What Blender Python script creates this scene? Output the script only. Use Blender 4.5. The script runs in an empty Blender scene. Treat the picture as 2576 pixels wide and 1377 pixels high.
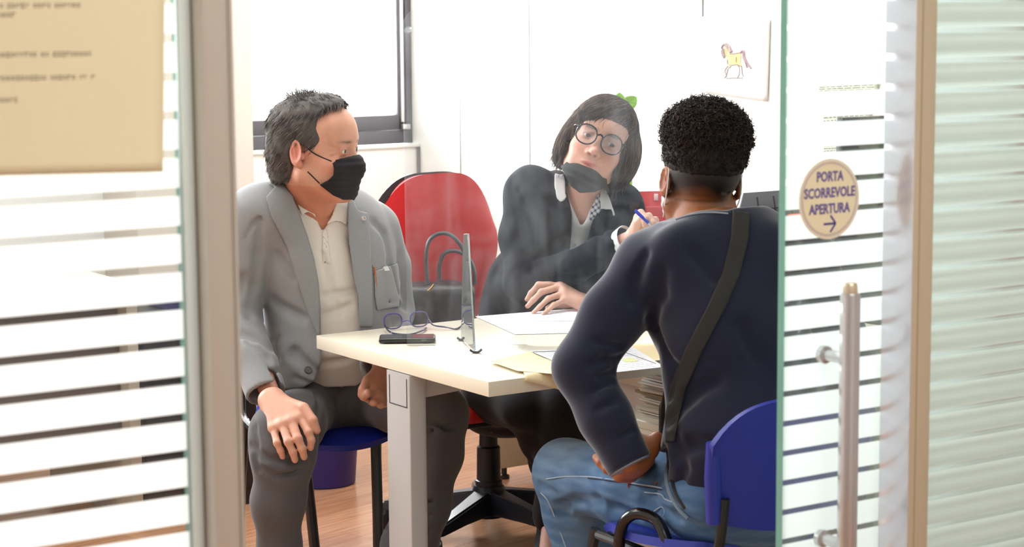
import bpy, bmesh, math, random
import numpy as np
from mathutils import Vector, Matrix

scene = bpy.context.scene
PI = math.pi

# ------------------------------------------------------------------ camera
CAM_H = 1.55
PITCH = math.atan(0.1300)
ROLL = math.radians(0.45)
FPX = 5100.0
FW, FH = 2576, 1377
_F = Vector((0, math.cos(PITCH), -math.sin(PITCH)))
_R0 = Vector((1, 0, 0)); _U0 = Vector((0, math.sin(PITCH), math.cos(PITCH)))
_R = _R0 * math.cos(ROLL) - _U0 * math.sin(ROLL)
_U = _U0 * math.cos(ROLL) + _R0 * math.sin(ROLL)
CAMP = Vector((0, 0, CAM_H))
camd = bpy.data.cameras.new('camera')
camd.sensor_width = 36.0
camd.lens = 36.0 * FPX / FW
camd.clip_start = 0.05
camd.dof.use_dof = True
camd.dof.focus_distance = 5.05
camd.dof.aperture_fstop = 7.0
cam = bpy.data.objects.new('camera', camd)
scene.collection.objects.link(cam)
M = Matrix((( _R.x, _U.x, -_F.x, 0), (_R.y, _U.y, -_F.y, 0), (_R.z, _U.z, -_F.z, CAM_H), (0, 0, 0, 1)))
cam.matrix_world = M
scene.camera = cam

# ------------------------------------------------------------------ view
scene.view_settings.view_transform = 'Standard'
scene.view_settings.look = 'None'
scene.view_settings.gamma = 1.0
scene.view_settings.use_curve_mapping = False
scene.view_settings.exposure = 0.30

# ------------------------------------------------------------------ world (overcast bright sky)
w = bpy.data.worlds.new('sky'); scene.world = w; w.use_nodes = True
w.node_tree.nodes['Background'].inputs[0].default_value = (0.93, 0.97, 1.0, 1)
w.node_tree.nodes['Background'].inputs[1].default_value = 5.0

# room axes: ua runs along the window wall and the glass partition, vb runs into the room
TH = math.radians(33.5)
CT, ST = math.cos(TH), math.sin(TH)
def RM(a, b, z=0.0):
    return Vector((a * CT - b * ST, a * ST + b * CT, z))
def to_room(p):
    return (p[0] * CT + p[1] * ST, -p[0] * ST + p[1] * CT)

def area(name, loc, normal, sx, sy, power, color=(1, 1, 1), spread=PI):
    l = bpy.data.lights.new(name, 'AREA'); l.shape = 'RECTANGLE'; l.size = sx; l.size_y = sy
    l.energy = power; l.color = color; l.spread = spread
    o = bpy.data.objects.new(name, l); scene.collection.objects.link(o)
    n = Vector(normal).normalized()
    o.rotation_euler = (-n).to_track_quat('Z', 'Y').to_euler()
    o.location = loc
    return o
VIN = (ST, -CT, -0.25)
W_A0, W_A1 = -0.9, 4.0
# daylight entering through the two windows, unseen ceiling lamps to light the office and the corridor
area('daylight_window', RM(3.62, 7.05, 1.85), VIN, 0.8, 1.6, 120, (0.95, 0.98, 1.0))
area('daylight_window', RM(1.0, 7.05, 1.85), VIN, 3.2, 1.6, 150, (0.95, 0.98, 1.0))
area('unseen_ceiling_lamp', RM(2.6, 4.9, 2.66), (0, 0, -1), 1.2, 0.6, 28, (1.0, 0.98, 0.96))
area('unseen_ceiling_lamp', RM(0.7, 4.9, 2.66), (0, 0, -1), 1.2, 0.6, 20, (1.0, 0.98, 0.96))
area('unseen_ceiling_lamp', RM(1.6, 0.6, 2.66), (0, 0, -1), 1.6, 0.6, 36, (1.0, 0.98, 0.95))
# ------------------------------------------------------------------ pixel of the photograph -> point at world depth Y
def W(px, py, Y):
    d = _F + _R * ((px - FW / 2) / FPX) + _U * ((FH / 2 - py) / FPX)
    t = Y / d.y
    return CAMP + d * t
def Wz(px, py, z):
    d = _F + _R * ((px - FW / 2) / FPX) + _U * ((FH / 2 - py) / FPX)
    return CAMP + d * ((z - CAM_H) / d.z)
def Wb(px, py, b):      # point on the vertical plane  vb = b
    d = _F + _R * ((px - FW / 2) / FPX) + _U * ((FH / 2 - py) / FPX)
    return CAMP + d * (b / (-d.x * ST + d.y * CT))
def Wa(px, py, a):
    d = _F + _R * ((px - FW / 2) / FPX) + _U * ((FH / 2 - py) / FPX)
    return CAMP + d * (a / (d.x * CT + d.y * ST))
def proj(p):
    q = Vector(p) - CAMP
    z = q.dot(_F)
    return (FW / 2 + FPX * q.dot(_R) / z, FH / 2 - FPX * q.dot(_U) / z)
def projA(X, Y, Z):     # numpy version
    Zc = Z - CAM_H
    f = X * _F.x + Y * _F.y + Zc * _F.z
    return (FW / 2 + FPX * (X * _R.x + Y * _R.y + Zc * _R.z) / f,
            FH / 2 - FPX * (X * _U.x + Y * _U.y + Zc * _U.z) / f)

# ------------------------------------------------------------------ materials
def s2l(c):
    return tuple((x / 12.92 if x <= 0.04045 else ((x + 0.055) / 1.055) ** 2.4) for x in c)
def rgb(r, g, b):
    return s2l((r / 255, g / 255, b / 255))
class NT:
    def __init__(s, name):
        s.m = bpy.data.materials.new(name); s.m.use_nodes = True
        s.t = s.m.node_tree; s.t.nodes.clear()
        s.out = s.n('ShaderNodeOutputMaterial')
    def n(s, typ, **kw):
        nd = s.t.nodes.new(typ)
        for k, v in kw.items():
            if k.startswith('i_'):
                key = k[2:].replace('_', ' ')
                if key.isdigit(): nd.inputs[int(key)].default_value = v
                else: nd.inputs[key].default_value = v
            else: setattr(nd, k, v)
        return nd
    def l(s, a, b): s.t.links.new(a, b)
    def math(s, op, a, b=None, clamp=False):
        nd = s.n('ShaderNodeMath', operation=op); nd.use_clamp = clamp
        for i, v in enumerate((a, b)):
            if v is None: continue
            if isinstance(v, (int, float)): nd.inputs[i].default_value = v
            else: s.l(v, nd.inputs[i])
        return nd.outputs[0]
def pmat(name, col, rough=0.6, metal=0.0, noise=0.0, nscale=20.0, bump=0.0, bscale=200.0, sheen=0.0, coat=0.0,
         spec=0.5, sss=0.0, attr=None, weave=0.0, wscale=600.0, trans=0.0, stretch=None):
    k = NT(name)
    p = k.n('ShaderNodeBsdfPrincipled')
    col = tuple(col) + (1,)
    p.inputs['Base Color'].default_value = col
    p.inputs['Roughness'].default_value = rough
    p.inputs['Metallic'].default_value = metal
    p.inputs['Specular IOR Level'].default_value = spec
    if sheen: p.inputs['Sheen Weight'].default_value = sheen; p.inputs['Sheen Roughness'].default_value = 0.4
    if coat: p.inputs['Coat Weight'].default_value = coat
    if trans: p.inputs['Transmission Weight'].default_value = trans
    if sss:
        p.inputs['Subsurface Weight'].default_value = sss
        p.inputs['Subsurface Radius'].default_value = (0.012, 0.005, 0.003)
        p.inputs['Subsurface Scale'].default_value = 0.6
    src = None
    if attr:
        a = k.n('ShaderNodeAttribute', attribute_name=attr); src = a.outputs['Color']
        k.l(src, p.inputs['Base Color'])
    tc = k.n('ShaderNodeTexCoord')
    co = tc.outputs['Object']
    if stretch:
        mp = k.n('ShaderNodeMapping'); mp.inputs['Scale'].default_value = stretch
        k.l(co, mp.inputs['Vector']); co = mp.outputs[0]
    if noise:
        nz = k.n('ShaderNodeTexNoise'); nz.inputs['Scale'].default_value = nscale; nz.inputs['Detail'].default_value = 5
        k.l(co, nz.inputs['Vector'])
        hs = k.n('ShaderNodeHueSaturation')
        if src is not None: k.l(src, hs.inputs['Color'])
        else: hs.inputs['Color'].default_value = col
        v = k.math('MULTIPLY_ADD', nz.outputs['Fac'], 2 * noise)
        v.node.inputs[2].default_value = 1 - noise
        k.l(v, hs.inputs['Value']); k.l(hs.outputs[0], p.inputs['Base Color'])
    h = None
    if bump:
        b1 = k.n('ShaderNodeTexNoise'); b1.inputs['Scale'].default_value = bscale; b1.inputs['Detail'].default_value = 4
        k.l(co, b1.inputs['Vector']); h = b1.outputs['Fac']
        bp = k.n('ShaderNodeBump'); bp.inputs['Strength'].default_value = bump; bp.inputs['Distance'].default_value = 0.004
        k.l(h, bp.inputs['Height']); k.l(bp.outputs[0], p.inputs['Normal'])
    if weave:
        wv = k.n('ShaderNodeTexNoise'); wv.inputs['Scale'].default_value = wscale; wv.inputs['Detail'].default_value = 2
        k.l(tc.outputs['Object'], wv.inputs['Vector'])
        mx = k.n('ShaderNodeMix', data_type='RGBA', blend_type='MULTIPLY'); mx.inputs[0].default_value = weave
        cr = k.n('ShaderNodeValToRGB'); cr.color_ramp.elements[0].position = 0.35; cr.color_ramp.elements[1].position = 0.65
        cr.color_ramp.elements[0].color = (0.35, 0.35, 0.36, 1)
        k.l(wv.outputs['Fac'], cr.inputs[0])
        lk = p.inputs['Base Color'].links
        if lk: k.l(lk[0].from_socket, mx.inputs[6])
        else: mx.inputs[6].default_value = col
        k.l(cr.outputs[0], mx.inputs[7]); k.l(mx.outputs[2], p.inputs['Base Color'])
    k.l(p.outputs[0], k.out.inputs[0])
    return k.m

# ------------------------------------------------------------------ objects
def link(o): scene.collection.objects.link(o)
def thing(name, label, cat, loc=(0, 0, 0), group=None, kind=None):
    o = bpy.data.objects.new(name, None); link(o); o.location = loc
    o.empty_display_size = 0.05
    o['label'] = label; o['category'] = cat
    if group: o['group'] = group
    if kind: o['kind'] = kind
    return o
def wloc(o):
    l = Vector(o.location)
    while o.parent: o = o.parent; l += Vector(o.location)
    return l
def mk(name, verts, faces, mats, parent=None, smooth=True, fm=None, angle=None, origin=None):
    """one mesh object; verts are world coordinates"""
    V = np.asarray(verts, dtype=np.float64).reshape(-1, 3)
    if parent is not None: org = wloc(parent); base = Vector((0, 0, 0))
    else:
        base = Vector(origin) if origin is not None else Vector(((V[:, 0].min() + V[:, 0].max()) / 2, (V[:, 1].min() + V[:, 1].max()) / 2, V[:, 2].min()))
        org = base
    V = V - np.array(org)
    me = bpy.data.meshes.new(name)
    F = np.asarray(faces) if not isinstance(faces, list) else faces
    if isinstance(F, np.ndarray) and F.ndim == 2:
        n = F.shape[1]
        me.vertices.add(len(V)); me.vertices.foreach_set('co', V.astype(np.float32).ravel())
        me.loops.add(F.size); me.loops.foreach_set('vertex_index', F.astype(np.int32).ravel())
        me.polygons.add(len(F)); me.polygons.foreach_set('loop_start', np.arange(0, F.size, n, dtype=np.int32))
        me.update(calc_edges=True); me.validate()
    else:
        me.from_pydata([tuple(v) for v in V], [], F); me.update()
    for m in (mats if isinstance(mats, (list, tuple)) else [mats]): me.materials.append(m)
    if fm is not None: me.polygons.foreach_set('material_index', np.asarray(fm, dtype=np.int32))
    me.polygons.foreach_set('use_smooth', np.full(len(me.polygons), smooth))
    if smooth and angle: me.set_sharp_from_angle(angle=math.radians(angle))
    o = bpy.data.objects.new(name, me); link(o)
    if parent is not None: o.parent = parent
    else: o.location = base
    return o
def tag(o, label=None, cat=None, group=None, kind=None):
    if label: o['label'] = label
    if cat: o['category'] = cat
    if group: o['group'] = group
    if kind: o['kind'] = kind
    return o
def copy_tree(o, loc=None, parent=None):
    c = o.copy(); link(c)
    if parent is not None: c.parent = parent
    if loc is not None: c.location = loc
    for ch in list(o.children): copy_tree(ch, None, c)
    return c

class MB:
    """collects shapes of one mesh"""
    def __init__(s): s.v = []; s.f = []; s.m = []; s.cur = 0
    def add(s, v, f, m=None):
        o = len(s.v); s.v += [tuple(x) for x in v]; s.f += [tuple(i + o for i in q) for q in f]
        s.m += [s.cur if m is None else m] * len(f)
        return s
    def bm(s, bm, m=None):
        bm.verts.ensure_lookup_table(); bm.verts.index_update()
        s.add([v.co.copy() for v in bm.verts], [[v.index for v in f.verts] for f in bm.faces], m); bm.free(); return s
    def box(s, c, size, ang=0.0, bev=0.0, seg=2, rot=None, m=None):
        bm = bmesh.new(); bmesh.ops.create_cube(bm, size=1.0)
        bmesh.ops.scale(bm, vec=size, verts=bm.verts)
        if bev: bmesh.ops.bevel(bm, geom=list(bm.edges), offset=bev, segments=seg, profile=0.5, affect='EDGES')
        R = rot if rot is not None else Matrix.Rotation(ang, 3, 'Z')
        bmesh.ops.rotate(bm, cent=(0, 0, 0), matrix=R, verts=bm.verts)
        bmesh.ops.translate(bm, vec=Vector(c), verts=bm.verts)
        return s.bm(bm, m)
    def rbox(s, a0, a1, b0, b1, z0, z1, bev=0.0, seg=2, m=None):   # box aligned with the room axes
        return s.box(RM((a0 + a1) / 2, (b0 + b1) / 2, (z0 + z1) / 2), (abs(a1 - a0), abs(b1 - b0), abs(z1 - z0)), TH, bev, seg, m=m)
    def tube(s, pts, r, seg=10, sub=0, closed=False, caps=True, flat=None, m=None):
        P = [Vector(p) for p in pts]; n = len(P)
        rr = list(r) if isinstance(r, (list, tuple, np.ndarray)) else [r] * n
        if sub:
            Q = []; RR = []
            rng = range(n if closed else n - 1)
            for i in rng:
                p0 = P[(i - 1) % n] if (closed or i > 0) else P[0] * 2 - P[1]
                p1, p2 = P[i], P[(i + 1) % n]
                p3 = P[(i + 2) % n] if (closed or i + 2 < n) else P[-1] * 2 - P[-2]
                for k in range(sub):
                    t = k / sub
                    Q.append(0.5 * ((2 * p1) + (p2 - p0) * t + (2 * p0 - 5 * p1 + 4 * p2 - p3) * t * t + (3 * p1 - p0 - 3 * p2 + p3) * t ** 3))
                    RR.append(rr[i] * (1 - t) + rr[(i + 1) % n] * t)
            if not closed: Q.append(P[-1]); RR.append(rr[-1])
            P, rr = Q, RR; n = len(P)
        verts = []; T0 = None; up = None
        for i in range(n):
            if closed: T = (P[(i + 1) % n] - P[i - 1])
            else: T = P[min(i + 1, n - 1)] - P[max(i - 1, 0)]
            T = T.normalized() if T.length > 1e-9 else Vector((0, 0, 1))
            if up is None:
                up = Vector((0, 0, 1)) if abs(T.z) < 0.9 else Vector((1, 0, 0))
                if flat is not None: up = Vector(flat[0])
            up = (up - T * up.dot(T)).normalized()
            sd = T.cross(up)
            k2 = flat[1] if flat is not None else 1.0
            for j in range(seg):
                a = 2 * PI * j / seg
                verts.append(P[i] + (sd * math.cos(a) + up * math.sin(a) * k2) * rr[i])
        f = []
        for i in range(n if closed else n - 1):
            i2 = (i + 1) % n
            for j in range(seg):
                j2 = (j + 1) % seg
                f.append((i * seg + j, i * seg + j2, i2 * seg + j2, i2 * seg + j))
        if caps and not closed:
            f.append(tuple(range(seg))[::-1]); f.append(tuple((n - 1) * seg + j for j in range(seg)))
        return s.add(verts, f, m)
    def lathe(s, c, prof, seg=32, axis=None, m=None):     # prof: (radius, height)
        c = Vector(c); ax = Vector(axis).normalized() if axis is not None else Vector((0, 0, 1))
        q = Vector((0, 0, 1)).rotation_difference(ax)
        verts = []; f = []
        for (r, h) in prof:
            for j in range(seg):
                a = 2 * PI * j / seg
                verts.append(c + q @ Vector((r * math.cos(a), r * math.sin(a), h)))
        for i in range(len(prof) - 1):
            for j in range(seg):
                j2 = (j + 1) % seg
                f.append((i * seg + j, i * seg + j2, (i + 1) * seg + j2, (i + 1) * seg + j))
        f.append(tuple(range(seg))[::-1]); f.append(tuple((len(prof) - 1) * seg + j for j in range(seg)))
        return s.add(verts, f, m)
    def prism(s, poly, vec, bev=0.0, m=None):     # planar polygon (3d points) extruded by vec
        bm = bmesh.new()
        vs = [bm.verts.new(p) for p in poly]; fa = bm.faces.new(vs)
        r = bmesh.ops.extrude_face_region(bm, geom=[fa])
        bmesh.ops.translate(bm, vec=Vector(vec), verts=[e for e in r['geom'] if isinstance(e, bmesh.types.BMVert)])
        if bev:
            bmesh.ops.bevel(bm, geom=list(bm.edges), offset=bev, segments=2, profile=0.5, affect='EDGES')
        bmesh.ops.recalc_face_normals(bm, faces=bm.faces)
        return s.bm(bm, m)
    def grid(s, fn, nu, nv, thick=0.0, m=None):   # surface fn(u,v)->Vector, optional thickness by offset vector fn2
        V = [[fn(i / nu, j / nv) for j in range(nv + 1)] for i in range(nu + 1)]
        idx = lambda i, j: i * (nv + 1) + j
        flatv = [p for row in V for p in row]
        F = [(idx(i, j), idx(i + 1, j), idx(i + 1, j + 1), idx(i, j + 1)) for i in range(nu) for j in range(nv)]
        if not thick: return s.add(flatv, F, m)
        N = []
        for i in range(nu + 1):
            for j in range(nv + 1):
                du = V[min(i + 1, nu)][j] - V[max(i - 1, 0)][j]; dv = V[i][min(j + 1, nv)] - V[i][max(j - 1, 0)]
                n_ = du.cross(dv); N.append(n_.normalized() if n_.length > 1e-12 else Vector((0, 0, 1)))
        K = len(flatv)
        allv = flatv + [p - n_ * thick for p, n_ in zip(flatv, N)]
        F2 = F + [tuple(q + K for q in reversed(f)) for f in F]
        def side(a, b): F2.append((a, a + K, b + K, b))
        for i in range(nu): side(idx(i, 0), idx(i + 1, 0)) if False else F2.append((idx(i + 1, 0), idx(i, 0), idx(i, 0) + K, idx(i + 1, 0) + K)); F2.append((idx(i, nv), idx(i + 1, nv), idx(i + 1, nv) + K, idx(i, nv) + K))
        for j in range(nv): F2.append((idx(0, j), idx(0, j + 1), idx(0, j + 1) + K, idx(0, j) + K)); F2.append((idx(nu, j + 1), idx(nu, j), idx(nu, j) + K, idx(nu, j + 1) + K))
        return s.add(allv, F2, m)
    def make(s, name, mats, parent=None, smooth=True, angle=35, origin=None):
        return mk(name, s.v, s.f, mats, parent, smooth, s.m, angle, origin)

# ------------------------------------------------------------------ signed distance modelling
def _n(v):
    v = np.asarray(v, float); return v / np.linalg.norm(v)
def frame(fwd, up):
    """columns: left, forward, up (orthonormal), for a body part that faces fwd"""
    f = _n(fwd); u = np.asarray(up, float); u = u - f * np.dot(u, f); u = _n(u)
    l = np.cross(u, f)
    return np.stack([l, f, u], axis=1)
def cap(a, b, ra, rb=None):
    a = np.asarray(a, float); b = np.asarray(b, float); rb = ra if rb is None else rb
    ba = b - a; L2 = max(float(ba @ ba), 1e-12)
    def fn(X, Y, Z):
        x = X - a[0]; y = Y - a[1]; z = Z - a[2]
        t = np.clip((x * ba[0] + y * ba[1] + z * ba[2]) / L2, 0, 1)
        return np.sqrt((x - t * ba[0]) ** 2 + (y - t * ba[1]) ** 2 + (z - t * ba[2]) ** 2) - (ra + (rb - ra) * t)
    R = max(ra, rb)
    return fn, np.minimum(a, b) - R, np.maximum(a, b) + R
def fcap(a, b, ra, rb, n, k):
    """capsule squeezed by factor k (<1) along direction n"""
    a = np.asarray(a, float); b = np.asarray(b, float); n = _n(n)
    g = 1 / k - 1
    b2 = b + n * (n @ (b - a)) * g
    ba = b2 - a; L2 = max(float(ba @ ba), 1e-12)
    def fn(X, Y, Z):
        x = X - a[0]; y = Y - a[1]; z = Z - a[2]
        q = (x * n[0] + y * n[1] + z * n[2]) * g
        x = x + n[0] * q; y = y + n[1] * q; z = z + n[2] * q
        t = np.clip((x * ba[0] + y * ba[1] + z * ba[2]) / L2, 0, 1)
        d = np.sqrt((x - t * ba[0]) ** 2 + (y - t * ba[1]) ** 2 + (z - t * ba[2]) ** 2) - (ra + (rb - ra) * t)
        return d * (0.5 + 0.5 * k) 
    R = max(ra, rb)
    return fn, np.minimum(a, b) - R, np.maximum(a, b) + R
def ell(c, r, Fm=None):
    c = np.asarray(c, float); r = np.asarray(r, float)
    Fm = np.eye(3) if Fm is None else np.asarray(Fm)
    def fn(X, Y, Z):
        x = X - c[0]; y = Y - c[1]; z = Z - c[2]
        q = [(x * Fm[0, i] + y * Fm[1, i] + z * Fm[2, i]) / r[i] for i in range(3)]
        k0 = np.sqrt(q[0] ** 2 + q[1] ** 2 + q[2] ** 2) + 1e-9
        k1 = np.sqrt((q[0] / r[0]) ** 2 + (q[1] / r[1]) ** 2 + (q[2] / r[2]) ** 2) + 1e-9
        return k0 * (k0 - 1) / k1
    e = np.sqrt(((Fm * r) ** 2).sum(1))
    return fn, c - e, c + e
def rb3(c, h, r, Fm=None):
    c = np.asarray(c, float); h = np.asarray(h, float)
    Fm = np.eye(3) if Fm is None else np.asarray(Fm)
    def fn(X, Y, Z):
        x = X - c[0]; y = Y - c[1]; z = Z - c[2]
        q = [np.abs(x * Fm[0, i] + y * Fm[1, i] + z * Fm[2, i]) - (h[i] - r) for i in range(3)]
        return np.sqrt(np.maximum(q[0], 0) ** 2 + np.maximum(q[1], 0) ** 2 + np.maximum(q[2], 0) ** 2) + np.minimum(np.maximum(np.maximum(q[0], q[1]), q[2]), 0) - r
    e = np.abs(Fm * h).sum(1)
    return fn, c - e, c + e
BIG = 1e3
def plane(p, n):
    """keeps the side opposite to n when intersected"""
    p = np.asarray(p, float); n = _n(n)
    return (lambda X, Y, Z: (X - p[0]) * n[0] + (Y - p[1]) * n[1] + (Z - p[2]) * n[2]), np.full(3, -BIG), np.full(3, BIG)
def poly2(px, py, P):
    """signed distance to a 2d polygon (negative inside)"""
    P = np.asarray(P, float); n = len(P)
    d = None; ins = np.zeros(np.broadcast(px, py).shape, bool)
    for i in range(n):
        a = P[i]; b = P[(i + 1) % n]; e = b - a
        wx = px - a[0]; wy = py - a[1]
        t = np.clip((wx * e[0] + wy * e[1]) / max(e @ e, 1e-12), 0, 1)
        dd = (wx - e[0] * t) ** 2 + (wy - e[1] * t) ** 2
        d = dd if d is None else np.minimum(d, dd)
        c = ((a[1] <= py) != (b[1] <= py)) & (px < (e[0] * (py - a[1]) / (e[1] if abs(e[1]) > 1e-9 else 1e-9) + a[0]))
        ins ^= c
    d = np.sqrt(d)
    return np.where(ins, -d, d)
def smoothpoly(P, n=6):
    P = [np.asarray(p, float) for p in P]; N = len(P); out = []
    for i in range(N):
        p0, p1, p2, p3 = P[i - 1], P[i], P[(i + 1) % N], P[(i + 2) % N]
        for k in range(n):
            t = k / n
            out.append(0.5 * ((2 * p1) + (p2 - p0) * t + (2 * p0 - 5 * p1 + 4 * p2 - p3) * t * t + (3 * p1 - p0 - 3 * p2 + p3) * t ** 3))
    return out
def pxpoly(P, scale, smooth=0):
    """outline seen from the camera position, as a prism; scale = metres per pixel at the part's distance"""
    if smooth: P = smoothpoly(P, smooth)
    def fn(X, Y, Z):
        px, py = projA(X, Y, Z)
        return poly2(px, py, P) * scale
    return fn, np.full(3, -BIG), np.full(3, BIG)
def neg(pr): 
    return (lambda X, Y, Z: -pr[0](X, Y, Z)), pr[1], pr[2]

def smin(a, b, k):
    h = np.clip(0.5 + 0.5 * (b - a) / k, 0, 1)
    return b + (a - b) * h - k * h * (1 - h)
class SD:
    def __init__(s): s.ops = []
    def u(s, pr, k=0.012): s.ops.append(('u', pr, k)); return s
    def s(s, pr, k=0.006): s.ops.append(('s', pr, k)); return s
    def i(s, pr, k=0.0): s.ops.append(('i', pr, k)); return s
    def d(s, fn, lo=None, hi=None): s.ops.append(('d', (fn, lo, hi), 0)); return s   # displacement, added
    def chain(s, pts, rr, k=0.012):
        for a, b, ra, rb in zip(pts[:-1], pts[1:], rr[:-1], rr[1:]): s.u(cap(a, b, ra, rb), k)
        return s
    def copy(s): c = SD(); c.ops = list(s.ops); return c
    def eval(s, xs, ys, zs):
        D = np.full((len(xs), len(ys), len(zs)), 0.1, np.float32)
        for op, pr, k in s.ops:
            fn, lo, hi = pr
            m = k + 0.03
            if op in ('u', 's') or (op == 'd' and lo is not None):
                i0, i1 = np.searchsorted(xs, lo[0] - m), np.searchsorted(xs, hi[0] + m)
                j0, j1 = np.searchsorted(ys, lo[1] - m), np.searchsorted(ys, hi[1] + m)
                k0, k1 = np.searchsorted(zs, lo[2] - m), np.searchsorted(zs, hi[2] + m)
                if i0 >= i1 or j0 >= j1 or k0 >= k1: continue
            else: i0, i1, j0, j1, k0, k1 = 0, len(xs), 0, len(ys), 0, len(zs)
            for ii in range(i0, i1, 48):
                ie = min(ii + 48, i1)
                X = xs[ii:ie, None, None]; Y = ys[None, j0:j1, None]; Z = zs[None, None, k0:k1]
                d = fn(X, Y, Z); sub = D[ii:ie, j0:j1, k0:k1]
                if op == 'u': r = smin(d, sub, k) if k > 0 else np.minimum(d, sub)
                elif op == 's': r = -smin(-sub, d, k) if k > 0 else np.maximum(sub, -d)
                elif op == 'i': r = -smin(-sub, -d, k) if k > 0 else np.maximum(sub, d)
                else: r = sub + d
                D[ii:ie, j0:j1, k0:k1] = r
        return D
def axis(lo, hi, h, fine=()):
    out = [lo]; x = lo
    while x < hi:
        st = h
        for (a, b, g) in fine:
            if a - 2 * h < x < b: st = min(st, g if a <= x else max(g, h * 0.6))
        x += st; out.append(x)
    return np.array(out)
def surfnet(D, xs, ys, zs):
    nx, ny, nz = D.shape
    D[0] = D[-1] = 0.05; D[:, 0] = D[:, -1] = 0.05; D[:, :, 0] = D[:, :, -1] = 0.05
    S = D < 0
    c = S[:-1, :-1, :-1].astype(np.uint8)
    for dx, dy, dz in ((1,0,0),(0,1,0),(0,0,1),(1,1,0),(1,0,1),(0,1,1),(1,1,1)):
        c = c + S[dx:nx - 1 + dx, dy:ny - 1 + dy, dz:nz - 1 + dz]
    act = (c > 0) & (c < 8)
    I, J, K = np.nonzero(act)
    vid = np.full(act.shape, -1, np.int32); vid[act] = np.arange(len(I))
    P = np.zeros((len(I), 3)); N = np.zeros(len(I))
    ax = (xs, ys, zs)
    for d in range(3):
        o1, o2 = [q for q in range(3) if q != d]
        for a in (0, 1):
            for b in (0, 1):
                off = [0, 0, 0]; off[o1] = a; off[o2] = b
                i0, j0, k0 = I + off[0], J + off[1], K + off[2]
                i1, j1, k1 = i0 + (d == 0), j0 + (d == 1), k0 + (d == 2)
                v0 = D[i0, j0, k0]; v1 = D[i1, j1, k1]
                cr = (v0 < 0) != (v1 < 0)
                t = np.where(cr, v0 / np.where(cr, v0 - v1, 1), 0)
                p = np.stack([xs[i0], ys[j0], zs[k0]], 1); q = np.stack([xs[i1], ys[j1], zs[k1]], 1)
                P += np.where(cr[:, None], p + (q - p) * t[:, None], 0); N += cr
    P /= np.maximum(N, 1)[:, None]
    faces = []
    for d in range(3):
        sl0 = [slice(None)] * 3; sl1 = [slice(None)] * 3
        sl0[d] = slice(0, -1); sl1[d] = slice(1, None)
        A = S[tuple(sl0)]; B = S[tuple(sl1)]
        cr = A != B
        ii = np.stack(np.nonzero(cr), 1)
        o1, o2 = (d + 1) % 3, (d + 2) % 3
        ok = (ii[:, o1] > 0) & (ii[:, o2] > 0) & (ii[:, o1] < D.shape[o1] - 1) & (ii[:, o2] < D.shape[o2] - 1)
        ii = ii[ok]
        def g(a, b):
            q = ii.copy(); q[:, o1] -= a; q[:, o2] -= b
            return vid[q[:, 0], q[:, 1], q[:, 2]]
        quad = np.stack([g(1, 1), g(0, 1), g(0, 0), g(1, 0)], 1)
        flip = ~A[ii[:, 0], ii[:, 1], ii[:, 2]]
        quad[flip] = quad[flip][:, ::-1]
        faces.append(quad)
    return P, np.concatenate(faces)
def relax(V, F, it=1, lam=0.5):
    if not len(V): return V
    e = np.concatenate([F[:, [0, 1]], F[:, [1, 2]], F[:, [2, 3]], F[:, [3, 0]]])
    for _ in range(it):
        A = np.zeros_like(V); c = np.zeros(len(V))
        for q in (0, 1):
            for k in range(3): A[:, k] += np.bincount(e[:, q], V[e[:, 1 - q], k], len(V))
            c += np.bincount(e[:, q], minlength=len(V))
        V = V * (1 - lam) + A / np.maximum(c, 1)[:, None] * lam
    return V
def sdmesh(name, sd, lo, hi, h, mat, parent, fine=((), (), ()), it=1, color=None, keep=0):
    xs = axis(lo[0], hi[0], h, fine[0]); ys = axis(lo[1], hi[1], h, fine[1]); zs = axis(lo[2], hi[2], h, fine[2])
    D = sd.eval(xs, ys, zs)
    V, F = surfnet(D, xs, ys, zs)
    if len(V) == 0: print('EMPTY', name); return None
    if keep:       # drop loose crumbs smaller than keep vertices
        lab = np.arange(len(V))
        for _ in range(400):
            m = lab[F].min(1); new = lab.copy()
            for q in range(4): np.minimum.at(new, F[:, q], m)
            new = new[new]
            if (new == lab).all(): break
            lab = new
        cnt = np.bincount(lab, minlength=len(V))
        F = F[cnt[lab[F[:, 0]]] >= keep]
        used = np.unique(F); mp = np.full(len(V), -1); mp[used] = np.arange(len(used)); V = V[used]; F = mp[F]
    V = relax(V, F, it)
    o = mk(name, V, F, mat, parent)
    if color is not None:
        C = color(V); at = o.data.color_attributes.new('Col', 'FLOAT_COLOR', 'POINT')
        Wd = np.ones((len(V), 4), np.float32); Wd[:, :3] = C
        if len(o.data.vertices) == len(V): at.data.foreach_set('color', Wd.ravel())
        else: print('validate changed', name)
    return o
def folds(seed, amp, f=(20, 20, 20), n=5):
    """soft cloth folds: a few warped sine waves"""
    rs = np.random.RandomState(seed)
    W_ = [(rs.randn(3) * np.array(f), rs.rand() * 6.28, rs.randn(3) * np.array(f) * 0.5, rs.rand() * 6.28) for _ in range(n)]
    def fn(X, Y, Z):
        s = 0
        for k, ph, k2, p2 in W_:
            s = s + np.sin(k[0] * X + k[1] * Y + k[2] * Z + ph + 1.3 * np.sin(k2[0] * X + k2[1] * Y + k2[2] * Z + p2))
        return s * (amp / n ** 0.5)
    return fn
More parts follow.
